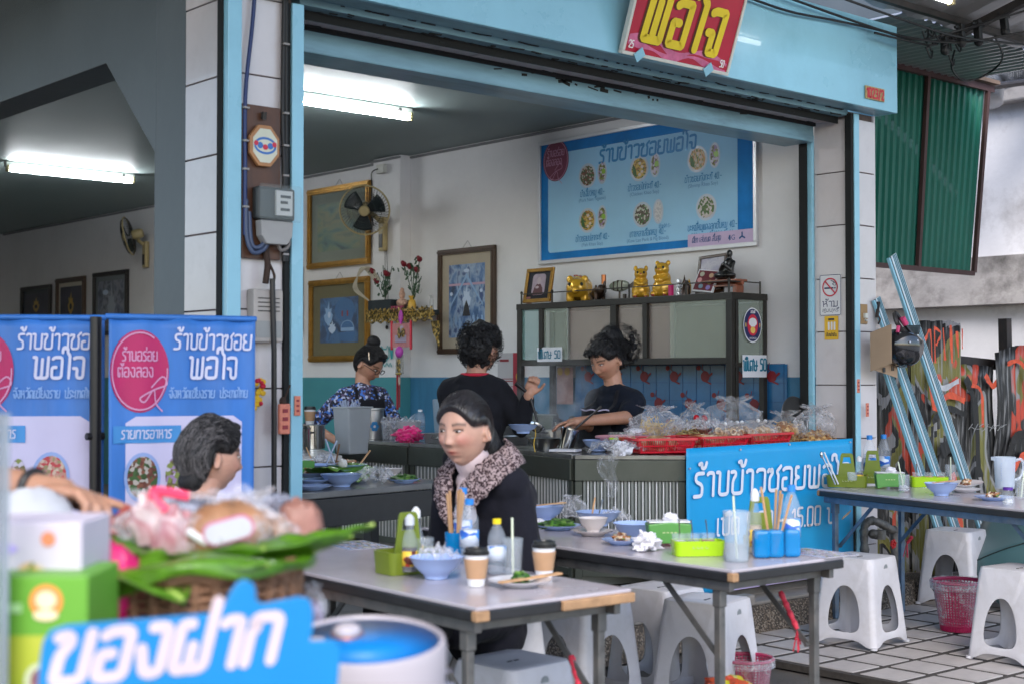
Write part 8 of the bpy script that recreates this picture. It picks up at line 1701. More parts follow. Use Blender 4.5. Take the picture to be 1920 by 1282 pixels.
# ---- greying woman seen from behind
gw=T('person','grey haired woman in a black top seen from behind at the lower left','person',(2.458,4.334,0.419))
gw.location.z=0;f2,u2=pitchdown((.97,-.22,0),6);HC2=V(*(2.451,4.316,1.129));S2=.98;A2=HF(HC2,f2,u2);bx=HC2+V(-.05,.01,-.155)
b=WB();add_head(b,A2,S2,.6);capsule(b,tuple(bx+V(-.02,0,-.02)),tuple(HC2+V(-.02,0,-.07)),.052,.055);torso(b,bx+V(-.02,0,-.53),bx+V(-.02,0,-.36),bx+V(-.02,0,-.18),bx,(1,.1,0),1.0)
for q in (-1,1):
  s_=bx+V(-.02,-q*.19,-.08);e_=s_+V(.05,-q*.03,-.26);h_=e_+V(.22,q*.05,.02);limb(b,[s_,e_,h_],[.052,.042,.028]);add_hand(b,h_,(1,.1,0),(0,0,1),.95,.5,-q)
  hj=bx+V(0,-q*.1,-.56);kn=hj+V(.38,0,0);an=V(kn.x-.02,kn.y,.08);limb(b,[hj,kn,an],[.09,.06,.04]);capsule(b,an,an+V(.14,0,-.04),.037,.028)
o=finish(b,'body',SK3,gw,.005,1);paint(o,A2,S2);add_eyes(A2,S2,gw)
b=WB();torso(b,bx+V(-.02,0,-.53),bx+V(-.02,0,-.36),bx+V(-.02,0,-.18),bx+V(-.01,0,.005),(1,.1,0),1.05,.024)
for q in (-1,1): s_=bx+V(-.02,-q*.19,-.08);e_=s_+V(.05,-q*.03,-.26);limb(b,[s_,e_],[.075,.06])
o=finish(b,'top',BLKCL,gw,.009,12,.007,9,5)
b=WB()
for q in (-1,1): hj=bx+V(0,-q*.1,-.56);kn=hj+V(.38,0,0);an=V(kn.x-.02,kn.y,.1);limb(b,[hj,kn,an],[.11,.08,.06])
finish(b,'trousers',PANTS,gw,.01,2)
FLOR=blobs('floral_print',[(.012,.014,.03),(.02,.02,.05),(.05,.16,.55),(.015,.016,.03),(.42,.45,.6),(.02,.02,.04),(.10,.07,.14)],66,.85)
b=WB();b.tube([tuple(bx+V(-.02+.14*math.cos(a),.17*math.sin(a),-.075-.01*math.cos(a))) for a in [2*PI*k/24 for k in range(24)]],.03,10,closed=True);b.build('patterned_scarf',FLOR,gw,smooth=60)
random.seed(31);b=WB();kw=dict(th=.020,top=.008,back=.012,nz=.010,nsc=22,line=.066);hair_shell(b,A2,S2,.6,**kw);b.M=A2
for c_,r_ in (((0,-.075,-.085),(.058,.035,.035)),((.04,-.065,-.08),(.03,.03,.035)),((-.04,-.065,-.08),(.03,.03,.035)),((.0,.055,.112),(.05,.03,.016))): b.ell(c_,r_,16,12)
b.M=Matrix.Identity(4);finish(b,'hair',HGREY,gw,.0045,2,.002,40)
LG=hair_mat('hair_silver',(.12,.11,.11),.5,.5)
strands('grey_strands',LG,gw,combed(A2,S2,.6,a0=60,a1=230,wave=.05,**kw),700,.0015);strands('dark_strands',HBLK,gw,combed(A2,S2,.6,wave=.05,**kw),900,.0015)

def standing(label,HCc,S_,fh,pd,ft,skin,neck_off,body_off,arms,wide=1.,fat=.3,sleeve=None,top=None,z0=.15,voxel=.0055,topname='top'):
  f,u=pitchdown(fh,pd);A=HF(HCc,f,u);HCc=V(*HCc);bx=HCc+V(*body_off);t=T('person',label,'person',(bx.x,bx.y,z0));bx=V(bx.x,bx.y,bx.z)
  F=V(*ft).normalized();R_=F.cross(V(0,0,1)).normalized();hipz=max(.80+z0-.0,bx.z-.56)
  hip_=V(bx.x,bx.y,bx.z-.55);wa=V(bx.x,bx.y,bx.z-.38);ch=V(bx.x,bx.y,bx.z-.19)+F*.0
  b=WB();add_head(b,A,S_,fat);capsule(b,tuple(bx+V(0,0,-.05)),tuple(HCc+A.to_3x3() @ V(0,-.02,-.07)),.060,.058);torso(b,hip_,wa,ch,bx,F,wide)
  legs(b,hip_,F,z0=z0)
  for q,pts in arms.items():
    s_=bx+R_*q*.142*wide+V(0,0,-.10);P=[s_]+[V(*p) for p in pts['p']];limb(b,P,[.052,.042,.028][:len(P)])
    add_hand(b,P[-1],pts['d'],pts['n'],.95,pts.get('c',.6),pts.get('s',1))
  o=finish(b,'body',skin,t,voxel,1)
  paint(o,A,S_);
  b=WB();torso(b,hip_+V(0,0,-.05),wa,ch,bx+V(0,0,.002),F,wide*1.02,.020)
  for q,pts in arms.items():
    s_=bx+R_*q*.142*wide+V(0,0,-.10);P=[s_]+[V(*p) for p in pts['p']];sl=pts.get('sl',1.0)
    k=int(sl);
    Q=P[:k+1]+([P[k].lerp(P[k+1],sl-k)] if sl-k > .01 else []);limb(b,Q,([.072,.060,.046][:len(Q)]))
  finish(b,topname,top,t,.008,12,.013,9,bx.x)
  b=WB();legs(b,hip_,F,z0=z0,infl=.014);b.ell(hip_,(.17,.17,.14));finish(b,'trousers',PANTS,t,.011,2,.004,8)
  return t,A,bx,F,R_
# ---- cook in floral blouse
H3=V(*(6.538,9.102,1.500));
t3,A3,bx3,F3,R3=standing('cook in blue floral blouse, black apron and glasses looking down, hair in a bun',H3,1.16,(.33,-.86,0),34,(-.20,-.93,0),SK2,0,(-.06,.01,-.165),{1:dict(p=[tuple(H3+V(-.36,.26,-.47)),tuple(H3+V(-.27,.0,-.60))],d=(.4,-.9,-.1),n=(0,0,1),s=-1,sl=1.3),-1:dict(p=[tuple(H3+V(.17,-.16,-.50)),tuple(H3+V(.05,-.34,-.60))],d=(-.4,-.9,-.1),n=(0,0,1),s=1,sl=1.6)},1.12,.2,top=FLOR,topname='floral_blouse')
add_eyes(A3,1.16,t3,closed=True)
b=WB();kw=dict(th=.012,top=.014,back=.008,nz=.003,line=.076);hair_shell(b,A3,1.16,.2,**kw);b.M=A3
for c_,r_ in (((0,-.055,.150),(.050,.046,.040)),((0,-.05,.115),(.045,.045,.035)),((0,.055,.108),(.050,.034,.022))): b.ell([q*1.16 for q in c_],[q*1.16 for q in r_],20,14)
b.M=Matrix.Identity(4);finish(b,'hair',HBLK,t3,.0055,2,.002,30);random.seed(33);strands('hair_strands',HBLK,t3,combed(A3,1.16,.2,**kw),350,.0013)
b=WB(A3);b.tube([V(.088,.03,.06)*1.16,V(.09,-.0,.10)*1.16],.004,6);b.build('hair_clip',SILV,t3)
gs_=WB(A3)
for q in (-1,1):
  gs_.tube([V(q*.033+.022*math.cos(a),.100+.0*math.sin(a),.006+.016*math.sin(a))*1.16 for a in [2*PI*k/16 for k in range(16)]],.0026,6,closed=True);gs_.tube([V(q*.056,.098,.010)*1.16,V(q*.080,.02,.010)*1.16,V(q*.082,-.01,-.0)*1.16],.0026,6)
gs_.tube([V(-.011,.104,.010)*1.16,V(.011,.104,.010)*1.16],.0026,6);gs_.build('glasses',BLKF,t3)
def apron(t,bx,F,R_,wide,m,w0=.11,w1=.19,top=-.20,straps=True,piping=None,L=.55):
  b=WB()
  def fp(u,v):
    z=top-L*v;hw=w0+(w1-w0)*min(1,max(0,(v-.18)/.25));a=(u-.5)*2;y=(.150*wide+.028)*math.sqrt(max(.0,1-(a*hw/(.20*wide))**2*.85))+(.03 if v < .5 else .02);return bx+R_*(a*hw)+F*y+V(0,0,z+.004*math.sin(u*14))
  b.grid(18,20,fp);b.build('apron',m,t,smooth=60,thick=.004)
  if straps:
    b=WB()
    for q in (-1,1):
      P=curve([fp(.5+.5*q*.95,0)+F*.004,bx+R_*q*.085+F*.115+V(0,0,-.10),bx+R_*q*.075+F*.06+V(0,0,-.01),bx+R_*q*.05-F*.07+V(0,0,-.0)],4);b.tube(P,.014,6,flat=.4)
    b.build('apron_strap',m,t)
  if piping:
    b=WB();b.tube([fp(u/12,0)+F*.006 for u in range(13)],.005,6);b.build('apron_piping',piping,t)
  return fp
apron(t3,bx3,F3,R3,1.12,BLKCL,top=-.10,w0=.10)
# ---- ladling cook in black shirt, seen from behind
H4=V(*(5.388,6.380,1.562))
hd4=V(*(5.466,6.053,1.309));el4=V(*(5.504,6.159,1.117));
t4,A4,bx4,F4,R4=standing('cook in black long sleeved shirt with red collar seen from behind, ladling soup',H4,1.12,(.88,.10,0),12,(.85,.45,0),SK2,0,(-.05,-.0,-.155),{1:dict(p=[tuple(el4),tuple(hd4)],d=(.25,-.15,.9),n=(.5,.75,.0),s=-1,c=1.5,sl=1.82),-1:dict(p=[tuple(H4+V(.0,.28,-.46)),tuple(H4+V(.26,.12,-.42))],d=(.8,-.5,0),n=(0,0,1),s=1,c=.9,sl=1.8)},1.16,.3,top=BLKCL,topname='black_shirt')
random.seed(41);b=WB();hair_shell(b,A4,1.12,.3,th=.024,top=.008,back=.012,nz=.010,nsc=24);b.M=A4
for k in range(26):
  a=random.uniform(0,6.28);z=random.uniform(-.10,.125);rr=math.sqrt(max(.04,1-((z-.025)/.125)**2));x=.098*rr*math.cos(a);y=-.02+.108*rr*math.sin(a)
  if y > .05 and z < .04: continue
  q=random.uniform(.015,.024);b.ell((x*1.12,y*1.12,z*1.12),(q,q,q*1.1),8,6)
b.M=Matrix.Identity(4);finish(b,'curly_hair',HBLK,t4,.0055,1,.004,45)
def cg(A,s,zmin,ylim=.05):
  def g(k):
    a=random.uniform(0,6.28);z=random.uniform(zmin,.12);rr=math.sqrt(max(.04,1-((z-.025)/.125)**2));p=V(.10*rr*math.cos(a),-.02+.11*rr*math.sin(a),z)
    if p.y > ylim and z < .045: return None
    n=(p-V(0,-.02,.02)).normalized();e1=n.orthogonal().normalized();e2=n.cross(e1);q=random.uniform(0,6);return [A @ ((p+n*(.004*j)+(e1*math.cos(q+j*.8)+e2*math.sin(q+j*.8))*.010)*s) for j in range(7)]
  return g
strands('curl_strands',HBLK,t4,cg(A4,1.12,-.10),900,.0013)
b=WB();b.tube([tuple(bx4+V(0,0,.012)+(R4*math.cos(a)*.078+F4*math.sin(a)*.072)) for a in [2*PI*k/24 for k in range(24)]],.010,8,closed=True,flat=1.);b.build('red_collar',mat('collar_red',(.5,.015,.04),.7),t4,smooth=60)
b=WB();b.grid(16,12,lambda u,v: bx4+R4*(.19*math.cos(rad(-60+75*u)))*1.05+F4*(.17*math.sin(rad(-60+75*u)))*1.1+V(0,0,-.52-.42*v));b.build('patterned_apron',blobs('apron_weave',[(.03,.03,.035),(.3,.26,.22),(.05,.04,.045),(.02,.02,.02)],90,.9,stretch=(1,1,2)),t4,smooth=60,thick=.005)
b=WB();b.tube([bx4+R4*(.19*math.cos(rad(-60+75*u/12)))*1.08+F4*(.17*math.sin(rad(-60+75*u/12)))*1.12+V(0,0,-.52+.015*math.sin(u)) for u in range(13)],.007,6);b.build('red_piping',MT['collar_red'],t4)
ld=T('ladle','long black handled ladle in the hand of the cook seen from behind','ladle',tuple(hd4));b=WB();b.tube([tuple(V(*(5.388,6.079,1.370))),tuple(hd4),tuple(V(*(5.471,5.987,1.152)))],[.014,.010,.007],8);b.build('handle',BLKF,ld,smooth=60)
b=WB();b.lathe([(0,-.028),(.03,-.02),(.045,0),(.048,.012),(.044,.012),(.038,0),(0,-.02)],20,(5.465,5.993,1.122),Matrix.Rotation(.5,4,'Y'));b.build('cup',STEELP,ld,smooth=50)
hb_=(5.377,6.004,1.109);bowl('blue bowl held up by the ladling cook',(hb_[0],hb_[1],hb_[2]-.02),r=.085,h=.05)
b=MB();b.tube(curve([(0,0,0),(.01,.0,-.04),(-.004,0,-.09),(.006,0,-.14)],4),.0022,5);o=b.build('noodle_strand',YN);o.location=(5.424,5.962,1.124);lab(o,'single yellow noodle hanging from the held bowl','noodle')
# ---- curly haired cook in navy tee
H5=V(*(6.360,6.325,1.507));el5=V(*(6.311,6.112,1.158));w5=V(*(5.908,6.135,1.140));w5b=V(*(6.110,6.251,1.114));el5b=V(*(6.381,6.519,1.122))
t5,A5,bx5,F5,R5=standing('cook with curly hair tied up in navy t-shirt and black apron, bending over the pots',H5,1.10,(-.90,-.06,0),26,(-.93,-.12,0),SK2,0,(.06,-.02,-.165),{-1:dict(p=[tuple(el5),tuple(w5)],d=(-.75,.50,-.15),n=(.1,.2,1),s=-1,c=.35,sl=.62),1:dict(p=[tuple(H5+V(.02,.10,-.44)),tuple(w5b)],d=(-.7,.4,-.2),n=(0,0,1),s=1,c=.5,sl=.6)},1.08,.35,top=NAVCL,topname='navy_tee')
add_eyes(A5,1.10,t5,closed=True)
random.seed(51);b=WB();hair_shell(b,A5,1.1,.35,th=.012,top=.010,back=.010,nz=.005,nsc=24);b.M=A5
for c_,r_ in (((0,-.10,.09),(.07,.07,.075)),((0,-.14,.01),(.065,.065,.075)),((0,.05,.095),(.05,.035,.02))): b.ell([q*1.1 for q in c_],[q*1.1 for q in r_],20,14)
for k in range(30):
  c0,R0=((0,-.02,.04),.090) if k < 14 else ((0,-.13,.035),.10);d=V(random.gauss(0,1),random.gauss(0,1),random.gauss(0,1)).normalized();p=V(*c0)+d*R0
  if p.y > .035 and p.z < .045: continue
  q=random.uniform(.014,.022);b.ell(p*1.1,(q,q,q),8,6)
b.M=Matrix.Identity(4);finish(b,'curly_hair',HBLK,t5,.0055,1,.004,45)
def gs5(k):
  c0,R0=((0,-.02,.04),.098) if k % 5 < 2 else ((0,-.135,.03),.115);d=V(random.gauss(0,1),random.gauss(0,1),random.gauss(0,1)).normalized();p=V(*c0)+d*R0
  if (p.y > .0 and p.z < .05) or (p-V(0,0,0)).length < .09: return None
  e1=d.orthogonal().normalized();e2=d.cross(e1);q=random.uniform(0,6);return [A5 @ ((p+d*(.005*j)+(e1*math.cos(q+j*1.1)+e2*math.sin(q+j*1.1))*.009)*1.1) for j in range(6)]
strands('curl_strands',HBLK,t5,gs5,1100,.0012)
b=WB(A5)
for k in range(16):
  x=-.06+.008*k;b.tube([V(x,.07,.10)*1.1,V(x+.005*math.sin(k),.095,.082)*1.1,V(x+.008*math.sin(k*2.),.096,.066)*1.1],[.005,.004,.001],5)
b.build('fringe',HBLK,t5,smooth=60)
b=WB(A5);b.ell(V(0,-.055,.13)*1.1,(.012,.02,.012));b.build('hair_tie',mat('tie_pink',(.6,.4,.5),.6),t5)
fp5=apron(t5,bx5,F5,R5,1.08,BLKCL,top=-.14,piping=mat('piping_lilac',(.5,.45,.62),.6))
b=WB();b.tube(curve([fp5(.2,.55)+F5*.01,fp5(.35,.48)+F5*.015,fp5(.5,.56)+F5*.01,fp5(.62,.62)+F5*.01],5),.004,5);b.build('apron_tie',MT['piping_lilac'],t5)
# steam above the noodle pot
stm=bpy.data.materials.new('steam');stm.use_nodes=True;nt2=stm.node_tree;nt2.nodes.remove(nt2.nodes['Principled BSDF']);pv=nt2.nodes.new('ShaderNodeVolumePrincipled');pv.inputs['Color'].default_value=(.95,.96,1,1)
tc=nt2.nodes.new('ShaderNodeTexCoord');nn_=nt2.nodes.new('ShaderNodeTexNoise');nn_.inputs['Scale'].default_value=5;nn_.inputs['Detail'].default_value=4;nn_.inputs['Distortion'].default_value=1.2;nt2.links.new(tc.outputs['Object'],nn_.inputs[0])
ln=nt2.nodes.new('ShaderNodeVectorMath');ln.operation='LENGTH';mp_=nt2.nodes.new('ShaderNodeMapping');mp_.inputs['Scale'].default_value=(3.3,3.3,2.6);nt2.links.new(tc.outputs['Object'],mp_.inputs[0]);nt2.links.new(mp_.outputs[0],ln.inputs[0])
r1=nt2.nodes.new('ShaderNodeMapRange');r1.inputs[1].default_value=1.;r1.inputs[2].default_value=.1;r1.inputs[3].default_value=0;r1.inputs[4].default_value=1;nt2.links.new(ln.outputs['Value'],r1.inputs[0])
r2=nt2.nodes.new('ShaderNodeMapRange');r2.inputs[1].default_value=.42;r2.inputs[2].default_value=.72;r2.inputs[4].default_value=5.0;nt2.links.new(nn_.outputs[0],r2.inputs[0])
mm_=nt2.nodes.new('ShaderNodeMath');mm_.operation='MULTIPLY';nt2.links.new(r1.outputs[0],mm_.inputs[0]);nt2.links.new(r2.outputs[0],mm_.inputs[1]);nt2.links.new(mm_.outputs[0],pv.inputs['Density']);nt2.links.new(pv.outputs[0],nt2.nodes['Material Output'].inputs['Volume'])
b=MB();b.ell((0,0,0),(.32,.32,.40),16,12);o=b.build('steam',stm);o.location=(6.05,6.45,1.25);tag(o,'pale steam rising from the noodle boiler between the two cooks','steam',kind='stuff')

# ======================= foreground stall =======================
st_t=thing('stall_table','souvenir stall table under the basket and the blue letter sign','table',(1.6,2.2,0));
m=WB();m.box((1.18,2.30,.72),(1.5,.75,.04),rz=rad(-41));m.build('tabletop',mat('stall_top',(.25,.22,.2),.5,var=.2),st_t)
for x,y in ((-.6,-.28),(.6,-.28),(-.6,.28),(.6,.28)):
  c=Matrix.Rotation(rad(-41),4,'Z') @ V(x,y,0)+V(1.18,2.30,.35);m=WB();m.box(c,(.05,.05,.70),rz=rad(-41));m.build('leg',DKSTEEL,st_t)
# blue "souvenirs" sign
sg=thing('stall_sign','cut out blue sign with large white Thai word for souvenirs in the foreground','sign',(0.948,1.779,0.982))
o0=V(*(0.791,1.850,0.988));o1=V(*(1.181,1.721,0.953));rr_=(o1-o0);Lg=rr_.length;A=frame(o0,rr_,(0,0,1));k_=Lg/560.
BLS=mat('acrylic_blue',(.0,.18,.44),.4,coat=.1,var=.04);
def sp(x,y): return (x*k_,y*k_)   # x px from left, y px up from 1290
out=[sp(*q) for q in ((0,-60),(0,55),(2,82),(14,103),(40,113),(160,125),(300,140),(322,150),(335,180),(347,200),(362,206),(378,198),(384,180),(384,168),(400,160),(470,176),(490,172),(500,150),(502,110),(498,90),(545,92),(560,82),(562,60),(562,-60))]
W=WB(A);W.prism(out,-.012,0.0);W.build('board',BLS,sg,bevel=.002)
W=WB(A);write(W,'ของฝาก',22*k_,6*k_,84*k_,.26,.24,slant=.16,z=.001,width=400*k_);
W.v=[tuple((A @ (V(*(lambda p: (p.x,p.y+p.x*.115,p.z))(A.inverted() @ V(*q)))))) for q in W.v];W.build('lettering',mat('sign_letter_white',(.54,.44,.47),.4),sg)
W=WB();W.tube([o0+rr_*.5+V(.0,.03,-.02),o0+rr_*.5+V(.03,.08,-.30)],.008,6);W.build('stay',DKSTEEL,sg)
# wicker basket with banana leaf
BC=V(*(1.235,2.258,1.027));wk=thing('wicker_basket','round brown wicker basket lined with a big banana leaf','basket',(BC.x,BC.y,.745))
WICK=mat('wicker',(.21,.105,.055),.6,var=.5,vs=30,stretch=(1,1,3),bump=.5,bs=60);hB=BC.z+.05-.745
random.seed(9)
for j in range(22):
  z=hB*(j+.5)/22;r=.145+.05*(j/21)**.7;b=MB();b.tube([((r+.005*math.sin(k*PI+j*PI))*math.cos(2*PI*k/72),(r+.005*math.sin(k*PI+j*PI))*math.sin(2*PI*k/72),z+.001*math.sin(k*2.3)) for k in range(72)],.0058,6,closed=True);b.build('wicker_strand',WICK,wk,smooth=60)
b=MB()
for k in range(36): a=2*PI*(k+.5)/36;b.tube([(.143*math.cos(a),.143*math.sin(a),0),(.182*math.cos(a),.182*math.sin(a),hB*.5),(.195*math.cos(a),.195*math.sin(a),hB)],.008,5)
b.build('stakes',WICK,wk);b=MB();b.tube([(.195*math.cos(2*PI*k/60),.195*math.sin(2*PI*k/60),hB+.004*math.sin(k*1.9)) for k in range(60)],.014,8,closed=True);b.build('rim',WICK,wk,smooth=60)
b=MB();b.lathe([(0,0),(.14,0),(.15,.01)],30);b.build('floor',WICK,wk)
BLF=mat('fresh_banana_leaf',(.07,.18,.008),.35,var=.22,vs=5,stretch=(10,1,1),coat=.25)
R3v=V(.75,-.661,0);B3v=V(.661,.75,0)
def leafm(name,c,L,Wd,ang,tilt,sag,parent,seed=0):
  b=MB();d=R3v*math.cos(ang)+B3v*math.sin(ang);e=V(-d.y,d.x,0);
  def f(u,v):
    s=(u-.5)*2;w_=Wd*(max(0,1-abs(s)**2.2)**.6)*(1+.06*noise.noise(V(u*7,v*3,seed)));a=(v-.5)*2
    p=V(*c)+d*(s*L)+e*(a*w_);p.z+=tilt*s*L+sag*s*s+.35*abs(a)*w_+.012*noise.noise(V(u*6,v*5,seed));return p
  b.grid(40,14,f);o=b.build(name,BLF,parent,smooth=60,thick=.0015);b=MB();b.tube([f(k/20,.5)+V(0,0,.002) for k in range(21)],.004,6);b.build('midrib',mat('midrib',(.30,.42,.08),.5),o);return o
lf=thing('banana_leaf','large glossy green banana leaf spread over the wicker basket rim','leaf',(BC.x,BC.y,BC.z+.05));
leafm('blade',(.03,-.02,-.01),.25,.09,.05,.02,.05,lf,1);leafm('blade',(-.17,-.06,.0),.15,.09,-.5,-.10,-.02,lf,7);leafm('blade',(-.06,.05,-.01),.24,.10,-.35,.0,.04,lf,2);leafm('blade',(.12,-.05,.0),.20,.06,.25,.12,.03,lf,3);leafm('blade',(-.08,-.11,-.01),.16,.06,-.2,.0,.03,lf,5)
def drape(u,v):
  ph=rad(-185+215*u);D=.034*(1-u)**.7+.008;r=.12+.10*min(1,v*1.4)+.012*noise.noise(V(u*6,v*3,2));z=.022+.01*math.sin(u*14)-(D*max(0,(v-.62)/.38)**1.1)*(1+.35*math.sin(u*23));p=R3v*(r*math.cos(ph))+B3v*(r*math.sin(ph));return (p.x,p.y,z)
b=MB();b.grid(70,14,drape);b.build('blade',BLF,lf,smooth=60,thick=.0015)
SAUS=mat('sausage_brown',(.32,.16,.08),.5,var=.35,vs=12);PKP=blobs('pink_pack',[(.42,.25,.26),(.52,.44,.44),(.34,.14,.16),(.48,.36,.36)],9,.3,kind='noise')
pk_=thing('food_pack','pink and white plastic wrapped snack bundle standing in the basket','food pack',(1.242,2.315,1.113));lump('bundle',PKP,pk_,(0,0,-.015),(.045,.04,.07),3,rough=.3);lump('bundle',PKP,pk_,(-.035,.03,.03),(.035,.03,.05),5,rough=.4);b=MB();b.tube(curve([(-.02,0,.05),(-.035,.02,.085),(.02,-.01,.075)],4),.009,6);b.build('pink_tie',mat('pink_tie',(.75,.05,.12),.5),pk_)
b=MB();b.tube([(-.01,-.06,.02),(.045,-.075,-.02)],.007,8);b.build('white_band',WH,pk_)
bn_=thing('sausage_bag','round brown sausage parcel with white oval label in the basket','food parcel',(1.327,2.280,1.119));lump('parcel',SAUS,bn_,(0,0,.0),(.085,.06,.06),2,rough=.15,n=24,k=16)
LA=frame((1.281,2.200,1.135),R3v+V(0,0,.28),(-.2,-.2,1))
b=WB(LA);b.rrect(-.046,-.023,.046,.023,.022,0);b.build('label_border',mat('label_pink',(.62,.2,.36),.4),bn_);b=WB(LA);b.rrect(-.042,-.019,.042,.019,.018,.0015);b.build('label',mat('label_white',(.62,.60,.68),.4),bn_)
for c_,r_,lb in (((1.443,2.338,1.101),(.06,.05,.045),'brown parcel right of the labelled sausage in the basket'),((1.516,2.340,1.116),(.05,.045,.05),'dark pinkish parcel at the right rim of the basket')):
  o=lump('food_parcel',SAUS if lb[0] == 'b' else mat('parcel_dark',(.26,.12,.09),.5,var=.3),None,(0,0,0),r_,4,rough=.3);o.location=c_;lab(o,lb,'food parcel')
bag('grey translucent bag behind the labelled parcel in the basket',(lambda a: (a[0],a[1],a[2]-.10))((1.408,2.435,1.141)),(.12,.09,.13),4.2,m=film('grey_film',(.42,.43,.52),.7,.4),tie=False)
bag('white translucent bag around the pink bundle in the basket',(lambda a: (a[0],a[1],a[2]-.08))((1.237,2.386,1.141)),(.06,.06,.13),5.5,m=FILM)
o=lump('red_bag',mat('magenta_bag',(.62,.005,.13),.4,bump=.4,bs=20),None,(0,0,0),(.055,.06,.085),8,rough=.25);o.location=(1.064,2.208,1.048);lab(o,'magenta plastic bag between the green box and the wicker basket','plastic bag')
o=lump('chilli_bundle',mat('chilli_dark',(.25,.04,.03),.4,var=.5,vs=20),None,(0,0,0),(.05,.04,.03),6,rough=.6);o.location=(1.254,2.504,1.121);lab(o,'dark red dried chillies at the left rim of the basket','chillies')
o=bag('small clear bag hanging at the right side of the basket',(lambda a: (a[0],a[1],a[2]-.06))((1.456,2.197,1.008)),(.022,.022,.075),3,m=FILM,content=.5,cm=mat('lilac_paste',(.5,.42,.58),.4))
bag('clear film bag wrapped over the labelled sausage parcel',(lambda a: (a[0],a[1],a[2]-.075))((1.346,2.290,1.117)),(.11,.08,.15),7.1,m=film('wrap_film',(.7,.68,.72),.35,.06))
# boxes at the left edge
bxw=thing('carton','white snack carton with faint purple print at the left edge','carton',(0.874,2.107,1.098),rz=rad(-41));W_=.30;H_=.085;b=MB();b.box((-.06,.08,H_/2),(W_,.16,H_));b.build('box',mat('carton_white',(.56,.50,.58),.5,var=.04),bxw,bevel=.003)
b=MB(TR(-.06,0,0) @ Matrix.Rotation(PI/2,4,'X'));b.disc(-.0,.045,.055,.012,.002);b.build('purple_print',mat('print_purple',(.45,.36,.72),.5),bxw);b=MB(TR(-.06,0,0) @ Matrix.Rotation(PI/2,4,'X'));b.disc(.10,.06,.011,.011,.002);b.build('orange_seal',mat('seal_orange',(.65,.22,.1),.5),bxw);b=MB(TR(-.06,0,0) @ Matrix.Rotation(PI/2,4,'X'));b.disc(.005,.012,.02,.014,.002);b.disc(.075,.012,.02,.014,.0022);b.build('snack_print',FOODS[2],bxw)
bxg=thing('carton','green and yellow snack carton with round orange seal at the lower left edge','carton',(0.842,2.047,0.941),rz=rad(-41));b=MB();b.box((-.06,.08,.0855),(.33,.17,.171));b.build('box',mat('carton_green',(.12,.33,.03),.45,var=.05),bxg,bevel=.003)
AF=TR(-.06,-.005,0) @ Matrix.Rotation(PI/2,4,'X')
b=MB(AF);b.rect(-.164,.0,.15,.085,.001);b.build('yellow_print',blobs('green_yellow',[(.16,.34,.02),(.32,.42,.02),(.42,.45,.04)],6,kind='noise'),bxg)
b=MB(AF);b.disc(.105,.135,.024,.024,.002);b.build('seal',mat('seal2',(.8,.25,.06),.5),bxg);b=MB(AF);b.disc(.105,.137,.015,.013,.003);b.disc(.105,.115,.018,.008,.0032);b.build('seal_centre',mat('seal_cream',(.8,.62,.4),.5),bxg)
b=MB(AF);b.rect(-.15,.118,.07,.132,.002);b.build('white_strip',mat('strip_pale',(.35,.6,.25),.5),bxg)
for x,y in ((.02,.06),(-.09,.06),(.0,.0),(-.09,.0),(.1,.02)): b=MB(AF);b.disc(x,y,.026,.026,.002);b.build('snack_ring',mat('ring_pale',(.55,.62,.4),.5),bxg);b=MB(AF);b.disc(x,y,.017,.019,.003);b.build('snack_print',blobs('snack_print_m',[(.3,.1,.12),(.45,.25,.2),(.2,.08,.1)],60),bxg)
o=MB().box((0,0,.04),(.01,.06,.42)).build('acrylic_panel',mat('acrylic_edge',(.28,.32,.36),.2,alpha=.7));o.location=(0.807,2.032,1.100);lab(o,'upright clear acrylic panel edge at the far left','panel')
# drinks cooler
CW=mat('cooler_white',(.42,.38,.41),.4,var=.03);cl=thing('drinks_cooler','round white cooler jug with bright blue lid in the lower foreground','cooler',(lambda a: (a[0],a[1],.38))((1.443,2.010,0.969)));cz_=(((1.443,2.010,0.972))[2]-.38)/1.1;cl.scale=(1.1,1.1,1.1);cl.rotation_euler=(rad(6),rad(-5),0)
b=MB();b.lathe([(0,0),(.105,0),(.112,cz_-.09),(.112,cz_-.07)],48);b.build('body',mat('cooler_body',(.32,.32,.45),.35,var=.1),cl,smooth=40)
b=MB();b.lathe([(.112,cz_-.075),(.122,cz_-.07),(.124,cz_-.012),(.121,cz_+.0),(.116,cz_+.002),(.113,cz_-.003)],48);b.build('rim',CW,cl,smooth=40)
b=MB();b.lathe([(0,cz_-.002),(.114,cz_-.003)],48);b.build('lid',mat('cooler_blue',(.0,.17,.50),.45,coat=.0,var=.03),cl,smooth=180)
b=MB(TR(.0,.045,cz_-.004));b.lathe([(0,.016),(.014,.016),(.020,.012),(.022,.004),(.018,.0)][::-1],24);b.build('lid_knob',CW,cl,smooth=60);b=MB(TR(.0,.045,cz_-.0045));b.lathe([(.02,.0),(.025,.004),(.027,.0)],24);b.build('knob_ring',COP,cl,smooth=60)
b=MB();b.box((-.075,.06,cz_),(.07,.016,.005),rz=-.7);b.build('lid_hinge',CW,cl)
cst=MB();cst.span((-.16,-.16,0),(.16,.16,.379));o=cst.build('cooler_stand',DKSTEEL,bevel=.01);o.location=(cl.location.x,cl.location.y,0);lab(o,'dark stand under the white cooler jug','stand')
bag('white translucent bag beside the cooler jug',(lambda a: (a[0],a[1],a[2]-.1))((1.595,2.080,0.840)),(.09,.09,.13),6.4,m=mat('white_film',(.45,.44,.55),.3,alpha=.75,spec=.8,bump=.7,bs=18))
